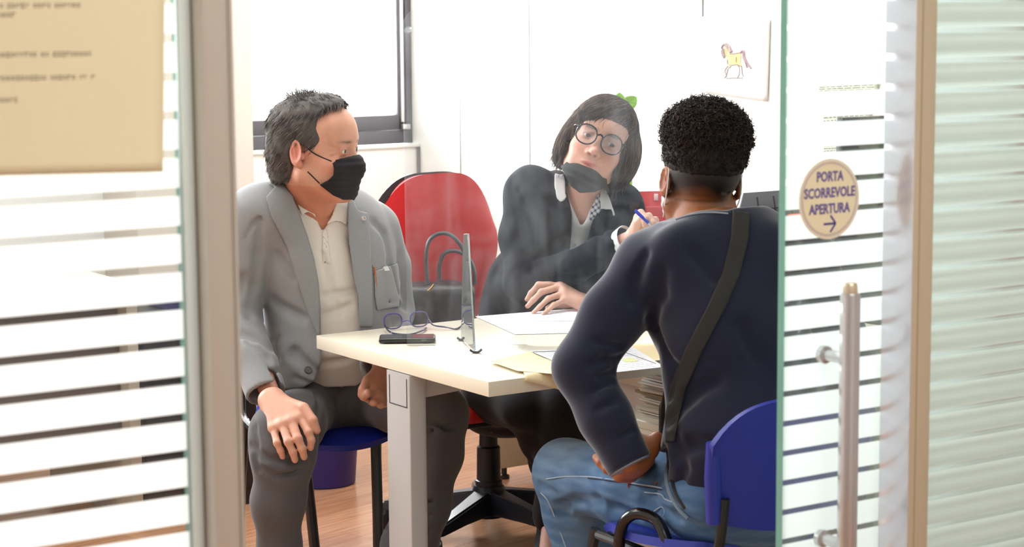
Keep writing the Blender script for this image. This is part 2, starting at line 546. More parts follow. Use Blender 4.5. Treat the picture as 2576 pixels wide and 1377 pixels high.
# ------------------------------------------------------------------ materials
M_wall = pmat('wall_paint', rgb(244, 242, 239), 0.85, noise=0.015, nscale=3, bump=0.05, bscale=60)
M_pillar = pmat('pillar_paint', rgb(226, 216, 206), 0.85, noise=0.02, nscale=4)
M_ceil = pmat('ceiling_paint', rgb(240, 240, 238), 0.9)
M_cream = pmat('cream_laminate', rgb(236, 230, 210), 0.17, noise=0.012, nscale=60)
M_creamedge = pmat('cream_edge', rgb(232, 222, 190), 0.45)
M_dgrey = pmat('dark_window_frame', rgb(92, 90, 96), 0.45)
M_steel = pmat('brushed_aluminium', rgb(205, 203, 205), 0.28, metal=0.9, bump=0.03, bscale=40, stretch=(60, 60, 1))
M_postl = pmat('warm_grey_aluminium', rgb(196, 188, 176), 0.42, metal=0.15, noise=0.03, nscale=3, stretch=(40, 40, 0.3))
M_postr = pmat('beige_aluminium', rgb(206, 193, 168), 0.42, metal=0.15, noise=0.03, nscale=3, stretch=(40, 40, 0.3))
M_side = pmat('satin_aluminium_side', rgb(214, 212, 220), 0.22, metal=0.55)
M_black = pmat('black_plastic', rgb(26, 26, 30), 0.42)
M_blackm = pmat('black_metal', rgb(20, 20, 22), 0.35)
M_grey = pmat('grey_plastic', rgb(92, 94, 98), 0.5)
M_white = pmat('white_paper', rgb(240, 240, 240), 0.8)

def parquet():
    k = NT('oak_floor')
    p = k.n('ShaderNodeBsdfPrincipled'); p.inputs['Roughness'].default_value = 0.22
    tc = k.n('ShaderNodeTexCoord'); mp = k.n('ShaderNodeMapping')
    mp.inputs['Rotation'].default_value = (0, 0, -TH - 0.25)
    k.l(tc.outputs['Object'], mp.inputs['Vector'])
    br = k.n('ShaderNodeTexBrick'); br.offset = 0.5
    br.inputs['Color1'].default_value = rgb(206, 158, 122) + (1,); br.inputs['Color2'].default_value = rgb(186, 136, 100) + (1,)
    br.inputs['Mortar'].default_value = rgb(140, 92, 62) + (1,); br.inputs['Scale'].default_value = 1.0
    br.inputs['Mortar Size'].default_value = 0.0008; br.inputs['Brick Width'].default_value = 0.9; br.inputs['Row Height'].default_value = 0.19
    k.l(mp.outputs[0], br.inputs['Vector'])
    m2 = k.n('ShaderNodeMapping'); m2.inputs['Scale'].default_value = (2.5, 40, 1); k.l(mp.outputs[0], m2.inputs['Vector'])
    nz = k.n('ShaderNodeTexNoise'); nz.inputs['Scale'].default_value = 1.5; nz.inputs['Detail'].default_value = 6; nz.inputs['Distortion'].default_value = 1.0
    k.l(m2.outputs[0], nz.inputs['Vector'])
    mx = k.n('ShaderNodeMix', data_type='RGBA', blend_type='MULTIPLY'); mx.inputs[0].default_value = 0.55
    cr = k.n('ShaderNodeValToRGB'); cr.color_ramp.elements[0].position = 0.3; cr.color_ramp.elements[1].position = 0.7
    cr.color_ramp.elements[0].color = rgb(176, 128, 98) + (1,); cr.color_ramp.elements[1].color = (1, 1, 1, 1)
    k.l(nz.outputs['Fac'], cr.inputs[0]); k.l(br.outputs['Color'], mx.inputs[6]); k.l(cr.outputs[0], mx.inputs[7])
    k.l(mx.outputs[2], p.inputs['Base Color']); k.l(p.outputs[0], k.out.inputs[0])
    return k.m
M_floor = parquet()

def glassmat(name, tint=(1, 1, 1), refl=0.05, rough=0.02):
    k = NT(name)
    t = k.n('ShaderNodeBsdfTransparent'); t.inputs[0].default_value = tuple(tint) + (1,)
    g = k.n('ShaderNodeBsdfGlossy'); g.inputs['Roughness'].default_value = rough
    fr = k.n('ShaderNodeFresnel'); fr.inputs['IOR'].default_value = 1.35
    f2 = k.math('MULTIPLY', fr.outputs[0], refl / 0.022)
    mx = k.n('ShaderNodeMixShader'); k.l(f2, mx.inputs[0]); k.l(t.outputs[0], mx.inputs[1]); k.l(g.outputs[0], mx.inputs[2])
    k.l(mx.outputs[0], k.out.inputs[0]); return k.m
M_glass = glassmat('window_glass', refl=0.03)
M_gclear = glassmat('partition_glass', (0.93, 0.965, 0.955), 0.03)
M_gedge = pmat('green_glass_edge', rgb(120, 178, 165), 0.15, noise=0.15, nscale=8)

def filmmat(name, z0, period, gap, col, tr=0.55):
    """white film bands with clear gaps on a glass pane; bands repeat with height"""
    k = NT(name)
    tc = k.n('ShaderNodeTexCoord'); sx = k.n('ShaderNodeSeparateXYZ'); k.l(tc.outputs['Object'], sx.inputs[0])
    a = k.math('SUBTRACT', sx.outputs['Z'], z0 - gap / 2)
    a = k.math('DIVIDE', a, period); a = k.math('FRACT', a)
    mask = k.math('GREATER_THAN', a, gap / period)
    t = k.n('ShaderNodeBsdfTransparent'); t.inputs[0].default_value = (0.95, 0.98, 0.97, 1)
    g = k.n('ShaderNodeBsdfGlossy'); g.inputs['Roughness'].default_value = 0.03
    mg = k.n('ShaderNodeMixShader'); mg.inputs[0].default_value = 0.05
    k.l(t.outputs[0], mg.inputs[1]); k.l(g.outputs[0], mg.inputs[2])
    d = k.n('ShaderNodeBsdfDiffuse'); d.inputs[0].default_value = tuple(col) + (1,)
    tl = k.n('ShaderNodeBsdfTranslucent'); tl.inputs[0].default_value = tuple(col) + (1,)
    m1 = k.n('ShaderNodeMixShader'); m1.inputs[0].default_value = tr
    k.l(d.outputs[0], m1.inputs[1]); k.l(tl.outputs[0], m1.inputs[2])
    m2 = k.n('ShaderNodeMixShader'); m2.inputs[0].default_value = 0.04
    k.l(m1.outputs[0], m2.inputs[1]); k.l(g.outputs[0], m2.inputs[2])
    m3 = k.n('ShaderNodeMixShader'); k.l(mask, m3.inputs[0]); k.l(mg.outputs[0], m3.inputs[1]); k.l(m2.outputs[0], m3.inputs[2])
    k.l(m3.outputs[0], k.out.inputs[0]); return k.m

# ------------------------------------------------------------------ room shell
A0, A1 = -1.9, 4.06          # left / right wall
B0, B1 = 2.29, 6.785         # glass partition / window wall
BW = 6.83                    # window frame plane
ZC = 2.75
WT = 0.2
SILL = Wb(1040, 365, BW).z
WTOP = 2.55

def st(o, **kw): o['kind'] = 'structure'; return o
st(MB().rbox(A0 - WT, A1 + WT, -2.2, B1 + 0.5, -0.1, 0).make('floor', M_floor, smooth=False, origin=(0, 0, 0)))
st(MB().rbox(A0 - WT, A1 + WT, -2.2, B1 + 0.5, ZC, ZC + 0.1).make('ceiling', M_ceil, smooth=False))
def panelled():
    k = NT('white_wall_panels')
    p = k.n('ShaderNodeBsdfPrincipled'); p.inputs['Base Color'].default_value = rgb(240, 238, 233) + (1,); p.inputs['Roughness'].default_value = 0.55
    k.l(p.outputs[0], k.out.inputs[0]); return k.m
M_panel = panelled()
# right wall, clad in tall white panels with narrow joints
wr = MB()
joints = sorted(to_room(Wa(px, 300, A1))[1] for px in (1157, 1332, 1766))
edges = [B0 + 0.07] + joints + [B1 + 0.3]
edges = [-2.2, B0 + 0.07 - 0.004] + edges[1:]
for e0, e1 in zip(edges[:-1], edges[1:]):
    wr.rbox(A1, A1 + WT, e0 + 0.0045, e1 - 0.0045, 0, ZC, 0.0015, 1)
wr.cur = 1
for e in edges[1:-1]:
    wr.rbox(A1 + 0.004, A1 + WT - 0.01, e - 0.005, e + 0.005, 0, ZC)
st(wr.make('wall_right', [M_panel, pmat('joint_grey', rgb(96, 94, 92), 0.8)], smooth=False))
st(MB().rbox(A0 - WT, A0, -2.2, B1 + 0.5, 0, ZC).make('wall_left', M_wall, smooth=False))
st(MB().rbox(A0 - WT, A1 + WT, -2.4, -2.2, 0, ZC).make('wall_corridor', M_wall, smooth=False))
PA0 = to_room(Wb(634, 200, B1 - 0.3))[0]
wb = MB()
wb.rbox(A0, A1, B1, B1 + 0.3, 0, SILL - 0.004)              # below the windows
wb.rbox(A0, A1, BW, B1 + 0.3, WTOP, ZC)                     # lintel
wb.rbox(A0, -0.9, BW, B1 + 0.3, SILL, WTOP)
wb.rbox(2.72, PA0, BW - 0.02, B1 + 0.3, SILL, WTOP)
st(wb.make('wall_back', M_wall, smooth=False))
st(MB().rbox(2.75, PA0, B1 - 0.3, B1, 0, ZC, 0.004).make('wall_pillar', M_pillar, smooth=True))
st(MB().rbox(2.75, A1, B1 - 0.012, B1 + 0.03, SILL - 0.004, SILL + 0.008, 0.003).make('trim_1', pmat('sill_stone', rgb(228, 226, 222), 0.4), smooth=True))

st(MB().rbox(A1 - 0.012, A1 - 0.001, B1 - 0.012, B1 - 0.004, 0, SILL - 0.004).make('corner_shade_strip', pmat('corner_shade_grey', rgb(120, 120, 124), 0.6), smooth=False))  # dark strip standing in for the shadow in the wall corner
def window(name, a0, a1, label, handle_side=True):
    t = thing(name, label, 'window', RM((a0 + a1) / 2, BW, SILL), kind='structure')
    f = MB()
    zs = SILL + 0.008
    b0, b1 = BW, BW + 0.06
    fw = 0.045
    for (x0, x1, z0, z1) in ((a0, a1, zs, zs + 0.052), (a0, a1, WTOP - 0.05, WTOP), (a0, a0 + fw, zs, WTOP), (a1 - fw + 0.018, a1, zs, WTOP)):
        f.rbox(x0, x1, b0, b1, z0, z1, 0.003)
    f.make('window_frame', M_dgrey, t)
    s = MB(); z2 = zs + 0.054
    s.rbox(a0 + fw, a1 - 0.03, b0 + 0.006, b1 - 0.01, z2, z2 + 0.058, 0.004)
    s.rbox(a0 + fw, a1 - 0.03, b0 + 0.006, b1 - 0.01, WTOP - 0.11, WTOP - 0.052, 0.004)
    s.rbox(a0 + fw, a0 + fw + 0.05, b0 + 0.006, b1 - 0.01, z2, WTOP - 0.052, 0.004)
    s.rbox(a1 - 0.062, a1 - 0.034, b0 + 0.006, b1 - 0.01, z2, WTOP - 0.052, 0.004)
    s.cur = 1
    s.rbox(a1 - 0.05, a1 - 0.036, b0 - 0.002, b0 + 0.008, z2 + 0.03, WTOP - 0.06, 0.002)
    s.make('sash', [M_dgrey, pmat('bright_aluminium', rgb(225, 225, 228), 0.3, metal=0.6)], t)
    MB().rbox(a0 + fw + 0.03, a1 - 0.05, b0 + 0.022, b0 + 0.03, z2 + 0.03, WTOP - 0.09).make('pane', M_glass, t, smooth=False)
    h = MB(); h.rbox(a1 - 0.055, a1 - 0.02, b0 - 0.02, b0 + 0.002, z2 + 0.002, z2 + 0.022, 0.003)
    h.make('hinge', M_steel, t)
    return t
window('window_1', PA0, A1, 'dark grey framed window with bright pane behind the man in the grey jacket')
window('window_2', -0.9, 2.72, 'wide dark framed window left of the pillar, seen as light behind the striped glass')

# ------------------------------------------------------------------ glass partition
def acoord(px, py, b): return to_room(Wb(px, py, b))[0]
GP = 0.0468
def gapz(px, py, b): return Wb(px, py, b).z
# left post
pl0, pl1 = acoord(524, 688, 2.255), acoord(604, 688, 2.255)
gl = thing('wall_partition', 'fixed glass partition with white stripes and a grey aluminium post at left', 'partition', RM(pl0, B0, 0), kind='structure')
po = MB()
po.rbox(pl0, pl1, 2.255, 2.335, 0, ZC, 0.004)
po.make('post', M_postl, gl)
g = MB(); g.rbox(pl0 + 0.034, pl0 + 0.037, 2.2535, 2.256, 0, ZC); g.make('post_groove', pmat('groove_shadow_grey', rgb(165, 158, 148), 0.6), gl, smooth=False)
MB().rbox(pl0 - 0.017, pl0 - 0.001, 2.282, 2.3, 0.0, ZC, 0.003).make('gasket', pmat('pale_gasket', rgb(222, 234, 232), 0.3), gl)
zl = gapz(440, 290, 2.29)
M_film_l = filmmat('striped_film', zl, GP, 0.0105, rgb(252, 252, 250), 0.62)
def pane(name, parent, a0, a1, b, th, film, z1=ZC, edge_left=False):
    m = MB()
    P = lambda a, bb, z: RM(a, bb, z)
    # front film face, back clear face, edges
    m.add([P(a0, b, 0), P(a1, b, 0), P(a1, b, z1), P(a0, b, z1)], [(0, 1, 2, 3)], 0)
    m.add([P(a0, b + th, 0), P(a0, b + th, z1), P(a1, b + th, z1), P(a1, b + th, 0)], [(0, 1, 2, 3)], 1)
    m.add([P(a0, b, 0), P(a0, b, z1), P(a0, b + th, z1), P(a0, b + th, 0)], [(0, 1, 2, 3)], 2)
    m.add([P(a1, b, 0), P(a1, b + th, 0), P(a1, b + th, z1), P(a1, b, z1)], [(0, 1, 2, 3)], 2)
    return m.make(name, [film, M_gclear, M_gedge], parent, smooth=False)
# film heights are measured from the part's origin (the floor)
pane('glass_pane', gl, A0, pl0 - 0.02, 2.288, 0.01, M_film_l)
# right post and fixed pane
pr0, pr1 = acoord(2295, 688, 2.255), acoord(2346, 688, 2.255)
gr = thing('wall_partition', 'fixed glass partition with beige post right of the sliding door', 'partition', RM(pr0, B0, 0), kind='structure')
po = MB(); po.rbox(pr0, pr1, 2.255, 2.322, 0, ZC, 0.0015)
vn = [i for i in range(len(po.f))]
o = po.make('post', [M_postr, M_side], gr)
nrm = Vector((-CT, -ST, 0))
for f in o.data.polygons:
    if f.normal.dot(nrm) > 0.7: f.material_index = 1
g = MB(); g.rbox(pr0 + 0.012, pr0 + 0.014, 2.2535, 2.256, 0, ZC); g.make('post_groove', pmat('groove_beige', rgb(184, 168, 140), 0.6), gr, smooth=False)
zr = gapz(2500, 434 + 7, 2.29)
M_film_r = filmmat('striped_film_green', zr, GP, 0.0075, rgb(234, 246, 240), 0.5)
pane('glass_pane', gr, pr1 + 0.001, A1 - 0.002, 2.288, 0.01, M_film_r)
# sliding door
dr0 = acoord(1974, 688, 2.335)
dt = thing('door_1', 'striped glass sliding door leaf with long steel handle', 'door', RM(dr0, 2.335, 0), kind='structure')
zd = gapz(2200, 218.5, 2.335)
M_film_d = filmmat('striped_film_door', zd, GP, 0.0088, rgb(232, 242, 240), 0.55)
o = pane('glass_leaf', dt, dr0, A1 - 0.1, 2.335, 0.015, M_film_d, z1=2.5)
hb = 2.335 - 0.062
ha = acoord(2137, 900, hb)
ht = Wb(2137, 738, hb).z
h = MB()
h.lathe(RM(ha, hb, 0.55), [(0.0150, 0), (0.0155, 0.003), (0.0155, ht - 0.55 - 0.004), (0.0140, ht - 0.55)], 28)
h.make('handle', M_steel, dt)
h = MB(); h.lathe(RM(ha, hb, ht - 0.002), [(0.0112, 0), (0.0115, 0.004), (0.0105, 0.016), (0.009, 0.018)], 24)
h.make('handle_cap', pmat('brass_tinted_cap', rgb(214, 200, 176), 0.3, metal=0.5), dt)
for zz in (Wb(2137, 905, hb).z, 0.72):
    h = MB(); h.lathe(RM(ha, hb, zz), [(0.009, 0.0), (0.009, 0.05), (0.014, 0.052), (0.014, 0.0615)], 20, axis=(-ST, CT, 0))
    h.make('handle_bracket', M_steel, dt)

# text helper: font outlines turned into a mesh lying in a vertical or horizontal plane
def text_mesh(name, body, size, origin, xdir, ydir, mat, parent=None, align='CENTER', extrude=0.0003, sx=1.0):
    cu = bpy.data.curves.new(name, 'FONT'); cu.body = body; cu.size = size; cu.align_x = align; cu.align_y = 'CENTER'; cu.extrude = extrude
    cu.resolution_u = 2; cu.offset = 0.028 * size
    to = bpy.data.objects.new(name, cu); link(to)
    dg = bpy.context.evaluated_depsgraph_get()
    me = to.evaluated_get(dg).to_mesh()
    X = Vector(xdir).normalized(); Y_ = Vector(ydir).normalized(); Z = X.cross(Y_)
    vs = [Vector(origin) + X * v.co.x * sx + Y_ * v.co.y + Z * v.co.z for v in me.vertices]
    fs = [tuple(p.vertices) for p in me.polygons]
    to.evaluated_get(dg).to_mesh_clear()
    bpy.data.objects.remove(to)
    return mk(name, vs, fs, mat, parent, smooth=False)

# sticker on the door
M_ink = pmat('violet_ink', rgb(104, 92, 160), 0.6)
sc_ = Wb(2086, 501, 2.3345)
sr = 0.0625
xd = (CT, ST, 0); yd = (0, 0, 1)
stk = thing('door_sticker', 'round cream sticker with blue lettering and an arrow on the glass door', 'sticker', sc_)
def disc(r, off, th): 
    m = MB(); q = []
    for i in range(64):
        a = 2 * PI * i / 64
        q.append(sc_ + Vector(xd) * r * math.cos(a) + Vector(yd) * r * math.sin(a) * 1.0 + Vector((ST, -CT, 0)) * off)
    m.prism(q, Vector((ST, -CT, 0)) * th); return m
disc(sr, 0.0, 0.0005).make('sticker_sheet', pmat('cream_vinyl', rgb(238, 230, 208), 0.5), stk, smooth=False)
m = MB(); N = 72
for (r0, r1) in ((sr * 0.87, sr * 0.93),):
    q = []
    for i in range(N):
        a = 2 * PI * i / N
        for r in (r0, r1): q.append(sc_ + Vector(xd) * r * math.cos(a) + Vector(yd) * r * math.sin(a) + Vector((ST, -CT, 0)) * 0.0008)
    m.add(q, [(2 * i, 2 * i + 1, (2 * i + 3) % (2 * N), (2 * i + 2) % (2 * N)) for i in range(N)])
m.make('sticker_ring', pmat('mauve_ring', rgb(212, 196, 184), 0.5), stk, smooth=False)
disc(sr * 0.865, 0.0006, 0.0003).make('sticker_face', pmat('pale_yellow_vinyl', rgb(242, 232, 196), 0.5), stk, smooth=False)
for (tx, zz, sz) in (('PORTA', 0.0345, 0.0215), ('SCORREVOLE', 0.0095, 0.0215), ('APERTURA', -0.0155, 0.0215)):
    text_mesh('lettering', tx, sz, sc_ + Vector((ST, -CT, 0)) * 0.0012 + Vector(yd) * zz, xd, yd, M_ink, stk, sx=0.80)
ar = MB(); c0 = sc_ + Vector((ST, -CT, 0)) * 0.0012 + Vector(yd) * -0.0385
def apt(x, y): return c0 + Vector(xd) * x + Vector(yd) * y
for (p, q) in (((-0.012, 0), (0.012, 0)), ((0.002, 0.013), (0.013, 0)), ((0.002, -0.013), (0.013, 0))):
    d = Vector((q[0] - p[0], q[1] - p[1])).normalized() * 0.0017; nx, ny = -d.y, d.x
    ar.add([apt(p[0] + nx, p[1] + ny), apt(p[0] - nx, p[1] - ny), apt(q[0] - nx, q[1] - ny), apt(q[0] + nx, q[1] + ny)], [(0, 1, 2, 3)])
ar.make('arrow', pmat('dark_violet_ink', rgb(66, 52, 150), 0.6), stk, smooth=False)

# notice taped to the left glass
ML_text = pmat('grey_print', rgb(120, 112, 98), 0.8)
nt = thing('paper_notice', 'cream paper notice with blurred printed lines taped to the left glass', 'notice', Wb(200, 300, 2.284))
cA, cB, cC, cD = Wb(421, -260, 2.280), Wb(403, 432, 2.272), Wb(-420, 452, 2.280), Wb(-420, -260, 2.283)
def nf(u, v):
    p = cD.lerp(cA, u).lerp(cC.lerp(cB, u), v)
    return p + Vector((ST, -CT, 0)) * (0.004 * math.sin(v * PI) * 0.5 + 0.006 * (v ** 3) * u) + Vector((-CT, -ST, 0)) * 0.001 * math.sin(v * 5)
MB().grid(nf, 20, 24, 0.0003).make('sheet', pmat('cream_paper', rgb(240, 229, 192), 0.8, noise=0.02, nscale=8), nt, angle=None)
rnd = random.Random(4)
tm = MB()
for (y0, x1) in ((10, 190), (33, 30), (133, 226), (192, 224), (247, 30)):
    x = -300
    while x < x1 - 8:
        wd = rnd.choice((7, 8, 9, 10)); 
        if rnd.random() < 0.14: x += 9
        hh = rnd.choice((9, 9, 12))
        u0 = (x + 420) / 836; u1 = (x + wd + 420) / 836
        v0 = (y0 - hh / 2 + 262) / 700; v1 = (y0 + hh / 2 + 262) / 700
        off = Vector((ST, -CT, 0)) * 0.0009
        b = nf(u0, v0), nf(u1, v0), nf(u1, v1), nf(u0, v1)
        L = [p + off for p in b]
        tm.add([L[0], L[1], L[1].lerp(L[2], 0.22), L[0].lerp(L[3], 0.22)], [(0, 1, 2, 3)])
        if rnd.random() < 0.7: tm.add([L[3].lerp(L[0], 0.22), L[2].lerp(L[1], 0.22), L[2], L[3]], [(0, 1, 2, 3)])
        tm.add([L[0], L[0].lerp(L[1], 0.25), L[3].lerp(L[2], 0.25), L[3]], [(0, 1, 2, 3)])
        x += wd + 3
tm.make('printed_text', ML_text, nt, smooth=False)
# ------------------------------------------------------------------ materials of the furniture
M_blue = pmat('blue_plastic', rgb(28, 44, 150), 0.42, bump=0.03, bscale=300)
M_bluedk = pmat('navy_blue_plastic', rgb(38, 36, 110), 0.45)
M_red = pmat('red_fabric', rgb(190, 22, 26), 0.9, noise=0.08, nscale=60, bump=0.15, bscale=600, sheen=0.3)
M_leg = pmat('grey_painted_steel', rgb(182, 183, 182), 0.45, noise=0.02, nscale=40)
M_legr = pmat('grey_painted_steel_curve', rgb(172, 173, 170), 0.45)
M_ink = M_ink
M_line = pmat('thin_dark_line', rgb(60, 60, 64), 0.7)
TZ = 0.74
DA0, DA1, DB0, DB1 = 2.375, 3.975, 3.685, 4.485

# ------------------------------------------------------------------ desk
desk = thing('desk', 'cream topped office desk with grey steel leg that the three people sit around', 'desk', RM(DA0, DB0, 0))
m = MB(); m.rbox(DA0, DA1, DB0, DB1, TZ - 0.034, TZ, 0.0015, 2)
m.make('tabletop', M_cream, desk)
def column(a0, a1, b0, b1, name, z1):
    mm = MB()
    r = 0.018; q = []
    for (ca, cb, s0) in ((a1 - r, b0 + r, -90), (a1 - r, b1 - r, 0), (a0 + 0.003, b1 - 0.003, 90), (a0 + 0.003, b0 + 0.003, 180)):
        rr = r if ca > (a0 + a1) / 2 else 0.003
        for k in range(6):
            t = math.radians(s0 + 90 * k / 5); q.append(RM(ca + rr * math.cos(t), cb + rr * math.sin(t), 0.03))
    mm.prism(q, (0, 0, z1 - 0.03)); return mm.make(name, M_leg, desk, angle=30)
LA0 = acoord(1032, 1100, 4.02) ; LB0 = 4.02
# column: long side along vb, short side along ua
column(LA0, LA0 + 0.052, LB0, LB0 + 0.108, 'leg', TZ - 0.036)
m = MB(); m.rbox(LA0 - 0.04, LA0 + 0.09, DB0 + 0.05, DB1 - 0.05, 0, 0.03, 0.008, 3); m.make('foot', M_leg, desk)
m = MB(); m.rbox(DA1 - 0.12, DA1 - 0.06, LB0, LB0 + 0.108, 0.03, TZ - 0.036, 0.006, 3); m.make('leg', M_leg, desk)
m = MB(); m.rbox(DA1 - 0.16, DA1 - 0.03, DB0 + 0.05, DB1 - 0.05, 0, 0.03, 0.008, 3); m.make('foot', M_leg, desk)
# cover plate outline on the column
m = MB()
pz0, pz1 = Wa(1000, 1020, LA0).z, TZ - 0.045
for (b0, b1, z0, z1) in ((LB0 + 0.012, LB0 + 0.0135, pz0, pz1), (LB0 + 0.092, LB0 + 0.0935, pz0, pz1), (LB0 + 0.012, LB0 + 0.0935, pz0, pz0 + 0.0022)):
    m.rbox(LA0 - 0.0012, LA0 + 0.001, b0, b1, z0, z1)
m.make('cable_cover', M_line, desk, smooth=False)
# bracket arm and beam under the top
m = MB()
zt = TZ - 0.036
q = [RM(LA0 + 0.05, LB0 + 0.02, zt), RM(LA0 + 0.05, LB0 + 0.02, zt - 0.062), RM(LA0 + 0.20, LB0 + 0.02, zt - 0.052), RM(LA0 + 0.235, LB0 + 0.02, zt - 0.03), RM(LA0 + 0.235, LB0 + 0.02, zt)]
m.prism(q, Vector((-ST, CT, 0)) * 0.06, 0.006)
m.make('bracket', M_leg, desk)
m = MB(); m.rbox(LA0 + 0.2, DA1 - 0.1, LB0 + 0.03, LB0 + 0.07, zt - 0.03, zt, 0.003)
m.make('beam', M_blackm, desk)

# low shelf with paper trays under the desk
sx0, sy0 = 3.0, 4.02
sh = thing('under_desk_shelf', 'small open cream shelf unit standing under the desk behind the young man', 'shelf', RM(3.4, 4.15, 0))
m = MB(); m.rbox(3.17, 3.62, 3.98, 4.32, 0.455, 0.475, 0.002); m.make('shelf_board', M_cream, sh)
m = MB(); m.rbox(3.17, 3.62, 4.30, 4.32, 0.0, 0.455, 0.002); m.make('back_panel', M_cream, sh)
for a in (3.17, 3.60):
    m = MB(); m.rbox(a, a + 0.02, 3.98, 4.30, 0, 0.455, 0.002); m.make('side_panel', M_cream, sh)
rs = random.Random(3)
z = 0.476
paper_labels = ['stack of loose papers and folders on the shelf under the desk', 'second stack of papers lying higher on the shelf under the desk']
for kk in range(2):
    t = thing('paper_stack', paper_labels[kk], 'papers', RM(3.38, 4.14, z))
    n = 14
    for i in range(3):
        mm = MB(); 
        th = rs.choice((0.016, 0.022, 0.02))
        nn = 5
        for j in range(nn):
            mm.box(RM(3.37 + rs.uniform(-.012, .012), 4.14 + rs.uniform(-.012, .012), z + th * (j + 0.5) / nn), (0.30, 0.215, th / nn * 0.8), TH + rs.uniform(-0.06, 0.06))
        mm.make('papers', [pmat('aged_paper', rgb(*rs.choice(((214, 205, 190), (196, 186, 168), (226, 222, 214)))), 0.85)], t, smooth=False)
        z += th
    if kk == 0:
        mm = MB(); mm.box(RM(3.37, 4.14, z + 0.004), (0.32, 0.24, 0.007), TH - 0.04); mm.make('folder', pmat('brown_folder', rgb(120, 96, 54), 0.7), t, smooth=False); z += 0.009
fo = MB()
fo.grid(lambda u, v: RM(3.545 + 0.03 * math.sin(v * 2), 4.02 + 0.22 * u, 0.478 + 0.19 * v), 8, 8, 0.003)
tag(fo.make('folder', pmat('olive_folder', rgb(132, 112, 60), 0.7)), 'olive brown folder leaning upright beside the papers under the desk', 'folder')

# ------------------------------------------------------------------ blue plastic chairs
def blue_chair(label, cx, cy, ang, bw=0.44, backz=(0.535, 0.785), seat_r=(0.215, 0.215), fx=0.19, fy=0.17, fr_=0.0135):
    """ang: direction the sitter faces"""
    t = thing('plastic_chair', label, 'chair', (cx, cy, 0), 'blue plastic chairs at the desk')
    f = Vector((math.cos(ang), math.sin(ang), 0)); l = Vector((-f.y, f.x, 0)); U = Vector((0, 0, 1)); c = Vector((cx, cy, 0))
    P = lambda x, y, z: c + l * x + f * y + U * z
    def seat(u, v):
        a = 2 * u - 1; b = 2 * v - 1
        x = seat_r[0] * a * math.sqrt(max(0, 1 - 0.42 * b * b * 0.9)); y = seat_r[1] * b * math.sqrt(max(0, 1 - 0.42 * a * a * 0.9))
        zz = 0.452 + 0.018 * (a * a) - 0.03 * max(0, b - 0.55) ** 1.5 * 3 + 0.012 * max(0, -b) 
        return P(-x, y, zz - 0.004)
    m = MB(); m.grid(seat, 24, 24, 0.018); m.make('seat', M_blue, t, angle=60)
    z0, z1 = backz
    def back(u, v):
        a = 2 * u - 1
        wz = bw / 2 * (1 - 0.10 * (1 - v))
        # rounded upper corners
        cz = 1 - (abs(a) ** 5) * 0.30 * (0.3 + 0.7 * v) - 0.05 * a * a * v
        zz = z0 + (z1 - z0) * v * cz - 0.03 * (1 - v) * (1 - a * a)
        y = -0.285 - 0.04 * v + 0.06 * a * a
        return P(-a * wz, y, zz)
    m = MB(); m.grid(back, 28, 14, 0.012)
    m.make('backrest', M_blue, t, angle=60)
    for s in (-1, 1):      # side flanges of the backrest
        m = MB()
        m.tube([P(s * bw * 0.44, -0.236, z0 + 0.0), P(s * bw * 0.455, -0.240, z0 + 0.09), P(s * bw * 0.465, -0.247, z0 + 0.165)], [0.016, 0.0175, 0.015], 14, sub=4, flat=(f, 1.0))
        m.make('backrest_flange', M_blue, t)
    for s in (-1, 1):
        m = MB()
        m.tube([P(s * fx, fy, 0.436), P(s * (fx + .02 if fx > .15 else fx - .01), fy + .045, 0.20), P(s * (fx + .035 if fx > .15 else fx - .02), fy + .075, 0.0)], fr_, 10, sub=3, flat=(l, 0.8)); m.make('leg', M_blackm, t)
        m = MB()
        m.tube([P(s * 0.19, -0.17, 0.432), P(s * 0.205, -0.24, 0.0)], 0.0135, 10, flat=(l, 0.8)); m.make('leg', M_blackm, t)
        m = MB()
        m.tube([P(s * 0.19, 0.16, 0.425), P(s * 0.19, -0.17, 0.425), P(s * 0.185, -0.235, 0.47), P(s * 0.18, -0.252, z0 + 0.05)], 0.011, 10, sub=4); m.make('frame_tube', M_blackm, t)
    return t, P
cv_f = math.atan2(CT, -ST)
yc = Vector((0.567, 4.03, 0)) - Vector((-ST, CT, 0)) * (-0.25)
ychair, YP = blue_chair('blue plastic chair under the young man in the navy sweater', yc.x, yc.y, cv_f)
m = MB()
m.tube([W(1556, 1500, 4.16), W(1560, 1345, 4.15), W(1590, 1296, 4.13), W(1640, 1302, 4.10), W(1668, 1338, 4.07), W(1690, 1420, 4.05), W(1694, 1500, 4.05)], 0.0125, 12, sub=6)
m.make('frame_loop', pmat('gloss_black_metal', rgb(14, 14, 16), 0.18), ychair)
mchair, MP = blue_chair('blue plastic chair under the man in the grey jacket, dark bin behind it', -0.505, 5.42, math.atan2(-0.94, 0.34), seat_r=(0.185, 0.22), fx=0.10, fy=0.12, fr_=0.0175)

